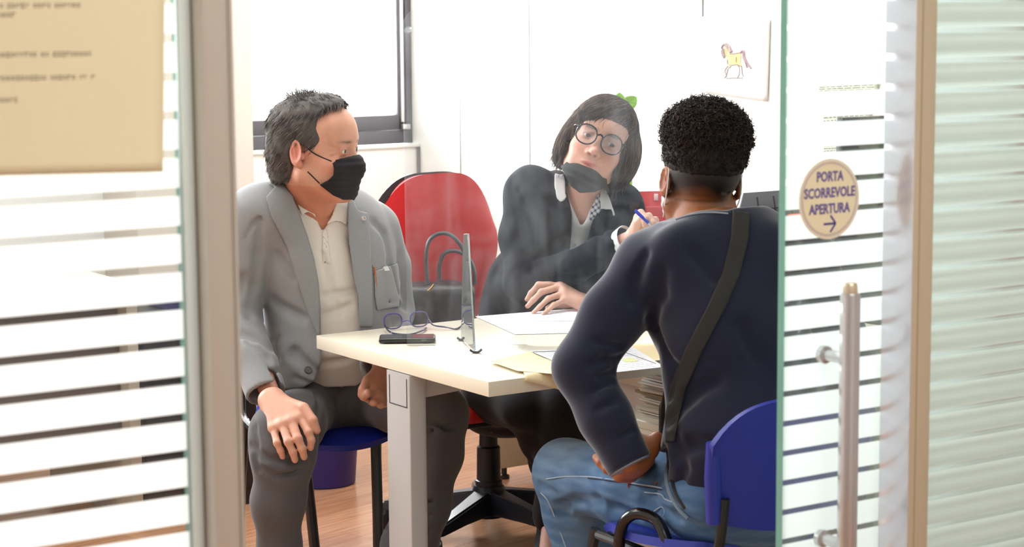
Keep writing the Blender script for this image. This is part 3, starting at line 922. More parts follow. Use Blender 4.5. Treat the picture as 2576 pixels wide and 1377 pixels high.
# ------------------------------------------------------------------ red swivel chair
HUB = W(1230, 1256, 5.9); hx, hy = HUB.x, HUB.y
sw = thing('swivel_chair', 'red upholstered swivel chair with black five-star base behind the desk', 'chair', (hx, hy, 0))
m = MB()
angs = [math.radians(169 + 72 * k) for k in range(5)]
for i, a in enumerate(angs):
    d = Vector((math.cos(a), math.sin(a), 0))
    sdv = Vector((-d.y, d.x, 0))
    p0 = Vector((hx, hy, 0.115)) + d * 0.02
    bm = bmesh.new(); secs = []
    for (r, w_, h0, h1) in ((0.0, 0.045, 0.06, 0.142), (0.07, 0.036, 0.07, 0.132), (0.18, 0.028, 0.068, 0.113), (0.30, 0.024, 0.062, 0.094), (0.325, 0.015, 0.066, 0.088)):
        c = Vector((hx, hy, 0)) + d * r
        secs.append([bm.verts.new(c - sdv * w_ + Vector((0, 0, h0))), bm.verts.new(c + sdv * w_ + Vector((0, 0, h0))), bm.verts.new(c + sdv * w_ * 0.75 + Vector((0, 0, h1))), bm.verts.new(c - sdv * w_ * 0.75 + Vector((0, 0, h1)))])
    for s0, s1 in zip(secs[:-1], secs[1:]):
        for j in range(4): bm.faces.new((s0[j], s0[(j + 1) % 4], s1[(j + 1) % 4], s1[j]))
    bm.faces.new(secs[0][::-1]); bm.faces.new(secs[-1])
    bmesh.ops.recalc_face_normals(bm, faces=bm.faces)
    bmesh.ops.bevel(bm, geom=list(bm.edges), offset=0.005, segments=2, affect='EDGES')
    m.bm(bm)
m.lathe((hx, hy, 0.055), [(0.045, 0), (0.05, 0.01), (0.05, 0.08), (0.044, 0.095)], 28)
m.make('base', pmat('satin_black_base', rgb(30, 34, 44), 0.3), sw)
for a in angs:
    c = Vector((hx + 0.315 * math.cos(a), hy + 0.315 * math.sin(a), 0.028)); ax = Vector((-math.sin(a + 0.6), math.cos(a + 0.6), 0))
    m = MB()
    for s in (-1, 1): m.lathe(c + ax * (0.004 if s > 0 else -0.022), [(0.020, 0), (0.0275, 0.003), (0.0275, 0.014), (0.02, 0.018)], 20, axis=ax)
    m.lathe(c + Vector((0, 0, 0.012)), [(0.012, 0), (0.02, 0.012), (0.012, 0.03)], 14)
    m.make('caster', M_black, sw)
m = MB(); m.lathe((hx, hy, 0.145), [(0.040, 0), (0.040, 0.02), (0.036, 0.022), (0.0345, 0.115), (0.0345, 0.12), (0.028, 0.125), (0.026, 0.17), (0.022, 0.172), (0.022, 0.21)], 28)
m.make('gas_column', M_black, sw)
VB = Vector((-ST, CT, 0)); UA = Vector((CT, ST, 0))
def SP(x, y, z): return Vector((hx, hy, 0)) + UA * x - VB * y + Vector((0, 0, z))
m = MB(); m.box(SP(0, 0.02, 0.352), (0.13, 0.2, 0.045), TH, 0.012, 3); m.box(SP(0.0, 0, 0.378), (0.24, 0.24, 0.02), TH, 0.006); m.make('tilt_mechanism', M_black, sw)
def rcushion(c, w_, d_, h_, n=28, mode='seat'):
    pass
sd = SD(); Fr = np.array([[CT, ST, 0], [ST, -CT, 0], [0, 0, 1]]).T
sd.u(rb3(SP(0, 0.02, 0.425), (0.235, 0.225, 0.034), 0.033, np.stack([np.array(UA), -np.array(VB), [0, 0, 1]], 1)), 0)
sdmesh('seat', sd, SP(0, 0, 0.425) - Vector((0.36, 0.36, 0.06)), SP(0, 0, 0.425) + Vector((0.36, 0.36, 0.06)), 0.008, M_red, sw)
m = MB(); m.box(SP(0, 0.02, 0.390), (0.44, 0.42, 0.018), TH, 0.008); m.make('seat_pan', M_black, sw)
bc = W(1100, 600, 6.14); bz = (1.062, 0.56)
def bshape(u, v, off, sc=1.0):
    a = 2 * u - 1
    wz = 0.222 * sc * (0.60 + 0.40 * math.sin(min(1, v * 1.45) * PI / 2))
    x = a * wz
    top = bz[0] + (sc - 1) * 0.25
    cz = 1 - (abs(a) ** 3.4) * 0.36 * v ** 2
    z = bz[1] + (top - bz[1]) * v * cz
    y = 0.02 * math.sin(v * PI) - 0.05 * a * a * 0.8 + off
    return Vector((bc.x, bc.y, z)) + UA * x - VB * y
m = MB(); m.grid(lambda u, v: bshape(u, v, 0.02), 30, 24, 0.05); m.make('backrest', M_red, sw, angle=70)
m = MB(); m.grid(lambda u, v: bshape(u, v, -0.028, 1.004), 30, 24, 0.02); m.make('backrest_shell', M_black, sw, angle=70)
m = MB(); m.tube([SP(0, -0.12, 0.36), SP(0, -0.24, 0.38), SP(0, -0.29, 0.55), SP(0, -0.30, 0.8)], 0.022, 12, sub=4, flat=(VB, 0.4)); m.make('back_bar', M_black, sw)

# ------------------------------------------------------------------ side unit along the right wall, pot, file box, printer
un = thing('side_unit', 'low cream side unit along the white wall behind the seated woman', 'side unit', RM(3.84, 5.0, 0))
PB = 5.515; PAa = to_room(Wz(1273, 1192, 0.04))[0]
MB().rbox(PAa - 0.03, 4.055, 4.50, PB + 0.05, TZ - 0.03, TZ, 0.002).make('top', M_cream, un)
MB().rbox(PAa, 4.05, PB, PB + 0.045, 0.04, TZ - 0.03, 0.002).make('end_panel', pmat('beige_panel', rgb(198, 186, 158), 0.5), un)
MB().rbox(4.02, 4.05, 4.52, PB, 0.3, TZ - 0.03, 0.002).make('back_panel', M_cream, un)
MB().rbox(PAa + 0.02, 4.05, 4.52, 4.56, 0.0, TZ - 0.03, 0.002).make('end_panel', M_cream, un)
for a in (PAa + 0.05, 3.98):
    m = MB(); m.lathe(RM(a, PB + 0.022, 0), [(0.018, 0), (0.018, 0.012), (0.01, 0.016), (0.01, 0.04)], 16); m.make('foot', M_black, un)

rb_ = W(1612, 560, 5.96)
rbx = thing('file_box', 'red plastic file box behind the young man and beside the pen hand', 'file box', (rb_.x + 0.09, rb_.y, TZ))
c = Vector((rb_.x + 0.09, rb_.y + 0.02, 0)); rzt = W(1640, 488, 5.96).z
m = MB()
ang = 0.12
R3 = Matrix.Rotation(ang, 3, 'Z')
def RB(x, y, z): return c + R3 @ Vector((x, y, 0)) + Vector((0, 0, z))
hw = 0.10
for (x0, x1, y0, y1, z0, z1) in ((-hw, hw, -.08, -.075, TZ + .001, rzt - 0.032), (-hw, hw, .075, .08, TZ + .001, rzt), (-hw, -hw + .005, -.08, .08, TZ + .001, rzt - .015), (hw - .005, hw, -.08, .08, TZ + .001, rzt - .015), (-hw, hw, -.08, .08, TZ + .001, TZ + .006)):
    m.box(RB((x0 + x1) / 2, (y0 + y1) / 2, (z0 + z1) / 2), (x1 - x0, y1 - y0, z1 - z0), ang, 0.0015)
m.make('box', pmat('red_plastic', rgb(206, 34, 40), 0.35), rbx)
MB().box(RB(-0.03, 0.0735, rzt - 0.018), (0.012, 0.002, 0.02), ang, 0.0005).make('label_slot', M_white, rbx)

pr = thing('printer', 'dark grey office printer with slanted paper tray on the desk beside the white wall', 'printer', RM(3.80, 4.2, TZ))
pzt = W(1880, 487, 5.62).z
m = MB(); m.rbox(3.62, 3.96, 4.02, 4.30, TZ + 0.001, TZ + 0.15, 0.012, 3); m.make('printer_body', M_grey, pr)
m = MB(); pq = [RM(3.63, 4.34, TZ + 0.15), RM(3.63, 4.40, pzt - 0.01), RM(3.645, 4.403, pzt), RM(3.95, 4.403, pzt), RM(3.96, 4.40, pzt - 0.02), RM(3.96, 4.34, TZ + 0.15)]
pq = [RM(a_, b_, z_) for a_, b_, z_ in ((3.66, 4.27, TZ + .14), (3.625, 4.33, pzt - .05), (3.65, 4.34, pzt), (3.955, 4.34, pzt), (3.96, 4.27, TZ + .14))]
m.prism(pq, VB * 0.006, 0.001); m.make('paper_tray', pmat('charcoal_plastic', rgb(96, 98, 104), 0.5), pr)
m = MB()
for k in range(5):
    a = 3.68 + 0.06 * k; m.box(RM(a, 4.302, (TZ + .14 + pzt) / 2), (0.003, 0.004, pzt - TZ - 0.16), TH, rot=(Matrix.Rotation(TH, 3, 'Z') @ Matrix.Rotation(-0.25, 3, 'X')))
m.box(RM(3.8, 4.312, pzt - 0.045), (0.29, 0.004, 0.003), TH)
m.make('tray_ribs', M_line, pr)
m = MB(); m.rbox(3.72, 3.80, 4.16, 4.24, TZ + 0.15, pzt - 0.055, 0.004); m.make('red_clip', pmat('red_cap', rgb(220, 60, 44), 0.4), pr)

mon = thing('monitor', 'black flat computer monitor seen from behind through the striped door', 'monitor', RM(3.7, 3.80, TZ))
mzt = W(2190, 298, 5.0).z
m = MB(); m.rbox(3.46, 3.985, 3.735, 3.765, 0.93, mzt, 0.006, 3); m.make('screen_housing', M_black, mon)
m = MB(); m.rbox(3.60, 3.85, 3.71, 3.74, 1.0, mzt - 0.07, 0.01, 3); m.make('rear_cover', M_black, mon)
m = MB(); m.rbox(3.70, 3.76, 3.75, 3.775, TZ + 0.015, 1.0, 0.004); m.rbox(3.62, 3.84, 3.70, 3.88, TZ + 0.001, TZ + 0.016, 0.005); m.make('stand', M_black, mon)

# potted plant on the side unit
M_leaf = pmat('leaf_green', rgb(122, 176, 34), 0.4, noise=0.15, nscale=20)
pc = RM(3.80, 5.12, TZ)
pl = thing('potted_plant', 'green leafy potted plant behind the woman, leaves showing beside her hair', 'plant', pc)
m = MB(); m.lathe(pc + Vector((0, 0, 0.001)), [(0.05, 0), (0.066, 0.11), (0.07, 0.115), (0.07, 0.13), (0.062, 0.13), (0.06, 0.115)], 28); m.make('pot', pmat('terracotta', rgb(176, 104, 74), 0.8), pl)
m = MB(); m.lathe(pc + Vector((0, 0, 0.105)), [(0.058, 0), (0.04, 0.008), (0.0, 0.01)], 20); m.make('soil', pmat('soil', rgb(62, 44, 32), 0.95), pl)
def leaf(mb, base, tip, width, nrm, seed=0):
    base, tip = Vector(base), Vector(tip); d = tip - base; L = d.length; d.normalize(); nrm = Vector(nrm); sdv = d.cross(nrm).normalized(); n2 = sdv.cross(d)
    def fn(u, v):
        w_ = width * math.sin(PI * min(1, v ** 0.8)) ** 0.7 if 0 < v < 1 else 0
        a = 2 * u - 1
        return base + d * L * v + sdv * a * w_ + n2 * (0.25 * abs(a) * w_ - 0.12 * L * v * v)
    mb.grid(fn, 6, 10, 0.0008)
stems = [(W(1560, 233, 6.32), W(1556, 262, 6.32), .018), (W(1602, 244, 6.32), W(1570, 270, 6.32), .022), (W(1560, 448, 6.36), W(1572, 470, 6.36), .014), (W(1590, 452, 6.33), W(1568, 474, 6.33), .015),
         (W(1604, 385, 6.38), W(1580, 402, 6.38), .018), (W(1545, 440, 6.30), W(1556, 466, 6.32), .013), (W(1606, 410, 6.30), W(1584, 425, 6.32), .014),
         (W(1530, 330, 6.36), W(1545, 350, 6.34), .018), (W(1520, 380, 6.34), W(1540, 400, 6.34), .018), (W(1550, 300, 6.36), W(1560, 325, 6.34), .016), (W(1600, 330, 6.37), W(1582, 345, 6.36), .002), (W(1540, 500, 6.30), W(1556, 515, 6.33), .018)]
ms = MB()
for i, (tip, base, wd) in enumerate(stems):
    ms.tube([pc + Vector((0, 0, 0.11)), pc.lerp(base, 0.5) + Vector((0.01 * math.sin(i * 2.1), 0.01, 0.05)), base], [0.003, 0.0022, 0.0012], 6, sub=5)
ms.make('stems', pmat('stem_green', rgb(96, 128, 50), 0.6), pl)
for i, (tip, base, wd) in enumerate(stems):
    ml = MB(); leaf(ml, base, tip, wd, (0.2, -1, 0.25)); ml.make('leaf', M_leaf, pl, angle=None)

# ------------------------------------------------------------------ bin, cabinet and second desk on the left
bn = thing('waste_bin', 'dark blue plastic waste bin on the floor behind the blue chair', 'bin', (-0.63, 6.58, 0))
m = MB(); m.lathe((-0.63, 6.58, 0.0), [(0.10, 0), (0.105, 0.004), (0.128, 0.30), (0.134, 0.305), (0.134, 0.315), (0.122, 0.315), (0.1, 0.01)], 40); m.make('bin_body', pmat('indigo_plastic', rgb(44, 34, 104), 0.5), bn)
cb = thing('drawer_cabinet', 'black drawer cabinet standing on the floor left of the seated man', 'cabinet', (-1.02, 6.27, 0))
ccx = Wz(360, 1285, 0.0); ccy = Wz(652, 1265, 0.0)
a0_, b0_ = to_room(Vector((-0.94, 6.27, 0)))
ca1 = to_room(ccy)[0]; cbb = to_room(ccy)[1]; ca0 = acoord(362, 1285, cbb)
m = MB(); m.rbox(ca0, ca1, cbb, cbb + 0.42, 0.0, 0.62, 0.004); m.make('cabinet_body', M_black, cb)
for k in range(3):
    m = MB(); m.rbox(ca0 + 0.008, ca1 - 0.008, cbb - 0.012, cbb, 0.06 + 0.185 * k, 0.235 + 0.185 * k, 0.003); d = m.make('drawer', M_black, cb)
    m = MB(); m.rbox((ca0 + ca1) / 2 - 0.06, (ca0 + ca1) / 2 + 0.06, cbb - 0.026, cbb - 0.012, 0.19 + 0.185 * k, 0.20 + 0.185 * k, 0.002); h_ = m.make('handle', M_steel, d)
tb = MB(); tb.rbox(acoord(437, 800, cbb + 0.1), ca1 - 0.02, cbb + 0.02, cbb + 0.3, 0.621, 0.72, 0.004)
tag(tb.make('storage_box', M_bluedk), 'blue box lying on the black drawer cabinet behind the striped glass', 'box')
d2 = thing('desk', 'second office desk with pale top and dark front behind the striped left glass', 'desk', RM(1.2, 5.0, 0))
b2 = cbb - 0.05
a1_ = acoord(356, 900, b2)
m = MB(); m.rbox(a1_ - 1.5, a1_, b2, b2 + 0.75, 0.71, 0.74, 0.003); m.make('tabletop', M_cream, d2)
m = MB(); m.rbox(a1_ - 0.035, a1_, b2 + 0.02, b2 + 0.72, 0, 0.71, 0.002); m.make('side_panel', pmat('taupe_panel', rgb(176, 166, 150), 0.5), d2)
m = MB(); m.rbox(a1_ - 1.5, a1_ - 1.465, b2 + 0.02, b2 + 0.72, 0, 0.71, 0.002); m.make('side_panel', pmat('taupe_panel', rgb(176, 166, 150), 0.5), d2)
m = MB(); m.rbox(a1_ - 1.46, a1_ - 0.04, b2 + 0.08, b2 + 0.10, 0.22, 0.70, 0.002); m.make('modesty_panel', pmat('dark_taupe_panel', rgb(92, 82, 76), 0.5), d2)
tag(MB().rbox(a1_ - 1.1, a1_ - 0.5, b2 + 0.15, b2 + 0.5, 0.741, 0.79, 0.004).make('binder', pmat('grey_green_binder', rgb(120, 128, 112), 0.6)), 'grey green binder lying on the second desk behind the left glass', 'binder')

# ------------------------------------------------------------------ handbag on the red chair
bg = thing('handbag', 'black patterned handbag with tall loop handles on the red chair', 'handbag', W(1105, 960, 5.98))
def BG(px, py, Y=5.96): return W(px, py, Y)
sd = SD()
bcn = (BG(1107, 720) + BG(1107, 905)) / 2
zt_, zb_ = BG(1107, 712).z, 0.462
cc = Vector((bcn.x, bcn.y, (zt_ + zb_) / 2))
sd.u(rb3(cc, (0.105, 0.055, (zt_ - zb_) / 2), 0.03), 0)
sd.d(folds(5, 0.003, (50, 50, 30)))
M_bag = pmat('black_patterned_leather', rgb(34, 30, 34), 0.45, noise=0.5, nscale=70, bump=0.3, bscale=80)
sdmesh('bag_body', sd, cc - Vector((.14, .09, .17)), cc + Vector((.14, .09, .17)), 0.005, M_bag, bg)
M_hnd = pmat('dark_teal_leather', rgb(44, 52, 58), 0.35)
for (pts, yy) in (([(1075, 715), (1072, 650), (1080, 605), (1110, 587), (1142, 598), (1170, 640), (1180, 712)], 5.93), ([(1106, 716), (1106, 668), (1118, 638), (1148, 632), (1178, 650), (1192, 680), (1194, 716)], 6.0)):
    m = MB(); m.tube([BG(x, y, yy) for x, y in pts], 0.0062, 10, sub=6, flat=((0, 1, 0), 1.6)); m.make('handle', M_hnd, bg)
m = MB(); m.tube([BG(1076, 732, 5.90), BG(1084, 726, 5.90), BG(1092, 715, 5.90)], 0.003, 8, sub=3); m.make('zip_pull', pmat('gold_metal', rgb(214, 180, 110), 0.25, metal=0.9), bg)

# ------------------------------------------------------------------ things on the desk
def sheet(pts, z, th=0.0005, sub=0):
    m = MB(); m.prism([Vector((p.x, p.y, z)) for p in [Wz(x, y, z) for x, y in pts]], (0, 0, th)); return m
def hatch(pts, z, rows, seed, x0=0.06, x1=0.94, dark=(150, 150, 158), gap=0.35):
    """rows of small print on a sheet given by four corners A B C D (AB top edge)"""
    r_ = random.Random(seed); A, B, C, D = [Wz(x, y, z) for x, y in pts]
    m = MB()
    for i in range(rows):
        v = (i + 1.0) / (rows + 1); u = x0; end = x1 if r_.random() < .7 else r_.uniform(.5, x1)
        while u < end:
            l = r_.uniform(0.015, 0.06)
            h = gap / (rows + 1)
            P = lambda uu, vv: (A.lerp(B, uu)).lerp(D.lerp(C, uu), vv) + Vector((0, 0, 0.0002))
            m.add([P(u, v), P(min(u + l, end), v), P(min(u + l, end), v + h), P(u, v + h)], [(0, 1, 2, 3)])
            u += l + 0.012
    return m
M_print = pmat('grey_form_print', rgb(214, 214, 222), 0.8)
M_sheet = pmat('white_form_paper', rgb(238, 238, 242), 0.75)
M_kraft = pmat('yellow_folder', rgb(246, 226, 180), 0.7, noise=0.03, nscale=12)
z0 = TZ + 0.0012
t = thing('paper_form', 'white printed form under the woman\'s hand on the desk', 'paper', Wz(1360, 810, TZ))
q = [(1196, 797), (1442, 777), (1580, 835), (1296, 842)]
sheet(q, z0).make('sheet', M_sheet, t, smooth=False); hatch(q, z0 + 0.0006, 16, 5).make('printed_text', M_print, t, smooth=False)
t = thing('folder', 'yellow paper folder on the desk, loose corner hanging over the front edge', 'folder', Wz(1380, 930, TZ))
# folder sheet that droops over the desk edge
def droop(u, v):
    A, B, C, D = [Wz(x, y, TZ) for x, y in ((1300, 905), (1500, 885), (1500, 944), (1322, 953))]
    p = A.lerp(B, u).lerp(D.lerp(C, u), v)
    a_, b_ = to_room(p)
    over = DB0 - 0.002 - b_
    z = TZ + 0.0045 + 0.001 * math.sin(6 * u)
    if over > 0:
        z -= over * 0.9; b_ = DB0 - 0.003 - over * 0.55
    q_ = RM(a_, b_, z); return q_
def droop2(u, v):
    A, B, C, D = [Wz(x, y, TZ) for x, y in ((1318, 946), (1500, 925), (1500, 962), (1405, 975))]
    return None
m = MB(); m.grid(lambda u, v: (lambda p: p)(droop(u, v)), 22, 26, 0.0006); m.make('back_cover', M_kraft, t, angle=None)
m = sheet([(1232, 910), (1330, 886), (1520, 884), (1560, 930), (1420, 944), (1302, 934)], TZ + 0.0062, 0.0006); m.make('front_cover', M_kraft, t, smooth=False)
t = thing('folder', 'second yellow folder lying farther right on the desk behind the arm', 'folder', Wz(1600, 880, TZ))
sheet([(1500, 872), (1680, 862), (1760, 900), (1600, 912)], z0 + 0.0006, 0.0008).make('cover', M_kraft, t, smooth=False)
t = thing('paper_form', 'white form with thin black lines on the yellow folder by the young man\'s elbow', 'paper', Wz(1500, 915, TZ))
q = [(1333, 884), (1590, 872), (1672, 924), (1470, 946)]
sheet(q, TZ + 0.0075).make('sheet', M_sheet, t, smooth=False); hatch(q, TZ + 0.0081, 14, 8).make('printed_text', M_print, t, smooth=False)
m = MB()
for (a, b) in (((1340, 886), (1580, 876)), ((1342, 888), (1468, 941)), ((1556, 881), (1650, 915))):
    A, B = Wz(*a, TZ + 0.0085), Wz(*b, TZ + 0.0085); m.tube([A, B], 0.0007, 5)
m.make('ruled_lines', M_line, t)
A, B, C, D = [Wz(x, y, TZ + 0.0084) for x, y in ((1558, 903), (1592, 900), (1608, 909), (1574, 912))]
MB().add([A, B, C, D], [(0, 1, 2, 3)]).make('highlight_mark', pmat('yellow_highlighter', rgb(226, 230, 170), 0.8), t, smooth=False)

# mobile phone
ph = Wz(1023, 866, TZ); t = thing('mobile_phone', 'black and grey mobile phone lying on the desk corner', 'phone', ph)
pp = Vector((ph.x, ph.y + 0.036, TZ))
m = MB(); m.box(pp + Vector((0, 0, 0.0075)), (0.139, 0.069, 0.012), 0.03, 0.005, 3); m.make('phone_body', pmat('black_glass', rgb(22, 22, 24), 0.25), t)
m = MB(); m.box(pp + Vector((0, 0, 0.0136)), (0.131, 0.061, 0.001), 0.03, 0.0004, 1); m.make('screen', pmat('phone_screen', rgb(60, 62, 66), 0.12), t)
m = MB(); m.box(pp + Vector((0.043, -0.0352, 0.0085)), (0.014, 0.0012, 0.005), 0.03, 0.0005, 1); m.make('button', M_grey, t)

# spectacles lying on the desk
def lens_ring(c, xd, yd, rx, ry, r, n=28, p=2.5):
    m = MB(); q = []
    for i in range(n):
        a = 2 * PI * i / n; ca, sa = math.cos(a), math.sin(a)
        q.append(c + xd * rx * abs(ca) ** (2 / p) * (1 if ca > 0 else -1) + yd * ry * abs(sa) ** (2 / p) * (1 if sa > 0 else -1))
    m.tube(q, r, 8, closed=True); return m, q
M_spec = pmat('violet_clear_acetate', rgb(84, 78, 140), 0.15)
M_specd = pmat('dark_navy_acetate', rgb(44, 44, 78), 0.2)
M_lens = glassmat('spectacle_lens', refl=0.12)
e0 = Wz(990, 829, TZ + 0.002); e1 = Wz(1056, 824, TZ + 0.002)
t = thing('eyeglasses', 'violet framed eyeglasses lying open on the desk behind the phone', 'eyeglasses', (e0 + e1) / 2)
xd_ = (e1 - e0).normalized(); bk = Vector((xd_.y, -xd_.x, 0)); yd_ = (Vector((0, 0, 1)) - bk * 0.15).normalized()
f = MB()
cs = []
for c_ in (e0, e1):
    cc_ = c_ + yd_ * 0.021
    mm, q = lens_ring(cc_, xd_, yd_, 0.0245, 0.0195, 0.0018); f.add(mm.v, mm.f); cs.append((cc_, q))
f.tube([cs[0][0] + xd_ * 0.0235 - yd_ * 0.004, (cs[0][0] + cs[1][0]) / 2 - yd_ * 0.001, cs[1][0] - xd_ * 0.0235 - yd_ * 0.004], 0.002, 8, sub=4)
f.make('frame_front', M_spec, t)
for cc_, q in cs:
    m = MB(); m.prism([p + (cc_ - p) * 0.03 for p in q], bk * 0.001); m.make('lens', M_lens, t, smooth=False)
m = MB(); m.tube([cs[0][0] - xd_ * 0.024 - yd_ * 0.010, Wz(985, 838, TZ + 0.006), Wz(1030, 842, TZ + 0.004), Wz(1062, 832, TZ + 0.006), Wz(1072, 826, TZ + 0.004)], [0.002, 0.0024, 0.0024, 0.0028, 0.0028], 8, sub=5); m.make('temple', M_specd, t)
m = MB(); m.tube([cs[1][0] + xd_ * 0.024 + yd_ * 0.0, Wz(1090, 818, TZ + 0.012), Wz(1125, 824, TZ + 0.006), Wz(1148, 828, TZ + 0.003), Wz(1162, 820, TZ + 0.006)], [0.0018, 0.0022, 0.0022, 0.0026, 0.0026], 8, sub=5); m.make('temple', M_specd, t)

# ------------------------------------------------------------------ clear acrylic screen
def acryl():
    k = NT('smudged_acrylic')
    tr = k.n('ShaderNodeBsdfTransparent'); tr.inputs[0].default_value = (0.95, 0.965, 0.97, 1)
    gl_ = k.n('ShaderNodeBsdfGlossy'); gl_.inputs['Roughness'].default_value = 0.04
    df = k.n('ShaderNodeBsdfDiffuse'); df.inputs[0].default_value = (0.75, 0.82, 0.88, 1)
    tl = k.n('ShaderNodeBsdfTranslucent'); tl.inputs[0].default_value = (0.8, 0.86, 0.92, 1)
    md = k.n('ShaderNodeMixShader'); md.inputs[0].default_value = 0.5; k.l(df.outputs[0], md.inputs[1]); k.l(tl.outputs[0], md.inputs[2])
    tc = k.n('ShaderNodeTexCoord'); mp = k.n('ShaderNodeMapping'); mp.inputs['Scale'].default_value = (9, 9, 1.6); k.l(tc.outputs['Object'], mp.inputs[0])
    nz = k.n('ShaderNodeTexNoise'); nz.inputs['Scale'].default_value = 1.6; nz.inputs['Detail'].default_value = 5; nz.inputs['Distortion'].default_value = 1.6
    k.l(mp.outputs[0], nz.inputs['Vector'])
    n2 = k.n('ShaderNodeTexNoise'); n2.inputs['Scale'].default_value = 7; n2.inputs['Detail'].default_value = 4; n2.inputs['Distortion'].default_value = 2.5; k.l(tc.outputs['Object'], n2.inputs['Vector'])
    cr = k.n('ShaderNodeValToRGB'); cr.color_ramp.elements[0].position = 0.42; cr.color_ramp.elements[1].position = 0.78
    cr.color_ramp.elements[0].color = (0.015, 0.015, 0.015, 1); cr.color_ramp.elements[1].color = (0.09, 0.09, 0.09, 1)
    s = k.math('ADD', k.math('MULTIPLY', nz.outputs['Fac'], 0.55), k.math('MULTIPLY', n2.outputs['Fac'], 0.45)); k.l(s, cr.inputs[0])
    m1 = k.n('ShaderNodeMixShader'); k.l(cr.outputs[0], m1.inputs[0]); k.l(tr.outputs[0], m1.inputs[1]); k.l(md.outputs[0], m1.inputs[2])
    fr = k.n('ShaderNodeFresnel'); fr.inputs['IOR'].default_value = 1.4
    m2 = k.n('ShaderNodeMixShader'); k.l(fr.outputs[0], m2.inputs[0]); k.l(m1.outputs[0], m2.inputs[1]); k.l(gl_.outputs[0], m2.inputs[2])
    k.l(m2.outputs[0], k.out.inputs[0]); return k.m
M_acr = acryl()
M_clear = glassmat('clear_acrylic', (0.96, 0.975, 0.98), 0.12, 0.03)
M_acredge = glassmat('acrylic_edge', (0.80, 0.85, 0.9), 0.35, 0.2)
s0 = Wz(1024, 869, TZ + 0.001); s0 = Vector((s0.x, s0.y, TZ))
sxd = Vector((1.0, -0.02, 0)).normalized(); syd = Vector((0, 0, 1)); sn = sxd.cross(syd)
t = thing('acrylic_screen', 'clear smudged acrylic safety screen standing upright on the desk', 'screen', s0)
Wd_, Hd_ = 0.78, W(1040, 18, s0.y).z - TZ
out = [(0, 0.001)]
c1, c2 = Wz(1326, 886, TZ), 0
x1_ = (Wz(1327, 886, TZ) - s0).x; 
out += [(x1_, 0.001), (x1_, 0.045), (x1_ + 0.012, 0.058), (x1_ + 0.30, 0.058), (x1_ + 0.31, 0.045), (x1_ + 0.31, 0.001), (Wd_, 0.001)]
out += [(Wd_, Hd_ - 0.05)] + [(Wd_ - 0.05 + 0.05 * math.cos(a), Hd_ - 0.05 + 0.05 * math.sin(a)) for a in (PI / 8, PI / 4, 3 * PI / 8)] + [(Wd_ - 0.05, Hd_)]
out += [(0.05, Hd_)] + [(0.05 - 0.05 * math.sin(a), Hd_ - 0.05 + 0.05 * math.cos(a)) for a in (PI / 8, PI / 4, 3 * PI / 8)] + [(0, Hd_ - 0.05)]
m = MB(); m.prism([s0 + sxd * x + syd * z for x, z in out], sn * -0.004)
pn = m.make('acrylic_panel', [M_acr, M_acredge], t, smooth=False)
for f_ in pn.data.polygons:
    if abs(f_.normal.dot(sn)) < 0.5: f_.material_index = 1
m = MB(); m.lathe(s0 + sxd * 0.014 + syd * (Hd_ - 0.055) + sn * 0.001, [(0.010, 0), (0.010, 0.002), (0.006, 0.003), (0.006, 0.001)], 20, axis=sn); m.make('hole_ring', M_acredge, t)
k0 = Wz(1164, 858, TZ); k1 = Wz(1197, 889, TZ); kt0 = W(1170, 590, (k0.y + k1.y) / 2 + 0.015); kt1 = W(1181, 588, (k0.y + k1.y) / 2 - 0.015)
fn_ = Vector((k1.y - k0.y, -(k1.x - k0.x), 0)).normalized()
m = MB(); m.prism([k0 + Vector((0, 0, .006)), k1 + Vector((0, 0, .006)), kt1, kt0], fn_ * 0.005, 0.0008)
fo_ = m.make('support_fin', [M_clear, M_acredge], t, smooth=False)
for f_ in fo_.data.polygons:
    if abs(f_.normal.dot(fn_)) < 0.6: f_.material_index = 1
M_clip = pmat('grey_rubber_clip', rgb(70, 72, 76), 0.5)
for kk in (k0, k1):
    m = MB(); m.tube([kk + Vector((-0.014, 0, 0.008)), kk + Vector((-0.006, 0, 0.003)), kk + Vector((0.006, 0, 0.003)), kk + Vector((0.014, 0, 0.009))], 0.0028, 8, sub=4, flat=((0, 1, 0), 2.5)); m.make('clip', M_clip, t)

# ------------------------------------------------------------------ drawing and notices on the right wall
WA = A1 - 0.004
t = thing('drawing', 'child\'s pencil drawing of an orange horse on white paper on the wall', 'drawing', Wa(1850, 150, WA))
def paperon(corners, bow=0.0015, th=0.0004):
    A, B, C, D = [Wa(x, y, WA) for x, y in corners]
    def fn(u, v): return A.lerp(B, u).lerp(D.lerp(C, u), v) - UA * (0.001 + bow * (u ** 6) * v ** 3)
    return MB().grid(fn, 14, 14, th), fn
m, _ = paperon(((1768, 42), (1938, 46), (1932, 255), (1764, 232))); m.make('sheet', pmat('drawing_paper', rgb(236, 234, 232), 0.8, noise=0.02, nscale=10), t, angle=None)
def Z6(x, y, off=0.0022): return Wa(1550 + x * 0.2178, y * 0.2178, WA) - UA * off
def flatpoly(pts, off): return MB().add([Z6(x, y, off) for x, y in pts], [tuple(range(len(pts)))])
flatpoly([(1262, 545), (1285, 570), (1320, 620), (1375, 628), (1440, 612), (1450, 650), (1440, 720), (1455, 755), (1440, 765), (1400, 745), (1350, 752), (1330, 765), (1310, 790), (1290, 770), (1300, 740), (1290, 690), (1270, 620), (1250, 590)][::-1], 0.0026).make('horse_body', pmat('orange_crayon', rgb(240, 196, 140), 0.9, noise=0.08, nscale=120), t, smooth=False)
def strokes(lines, r, off=0.003):
    m = MB()
    for L in lines: m.tube([Z6(x, y, off) for x, y in L], r, 5, sub=4)
    return m
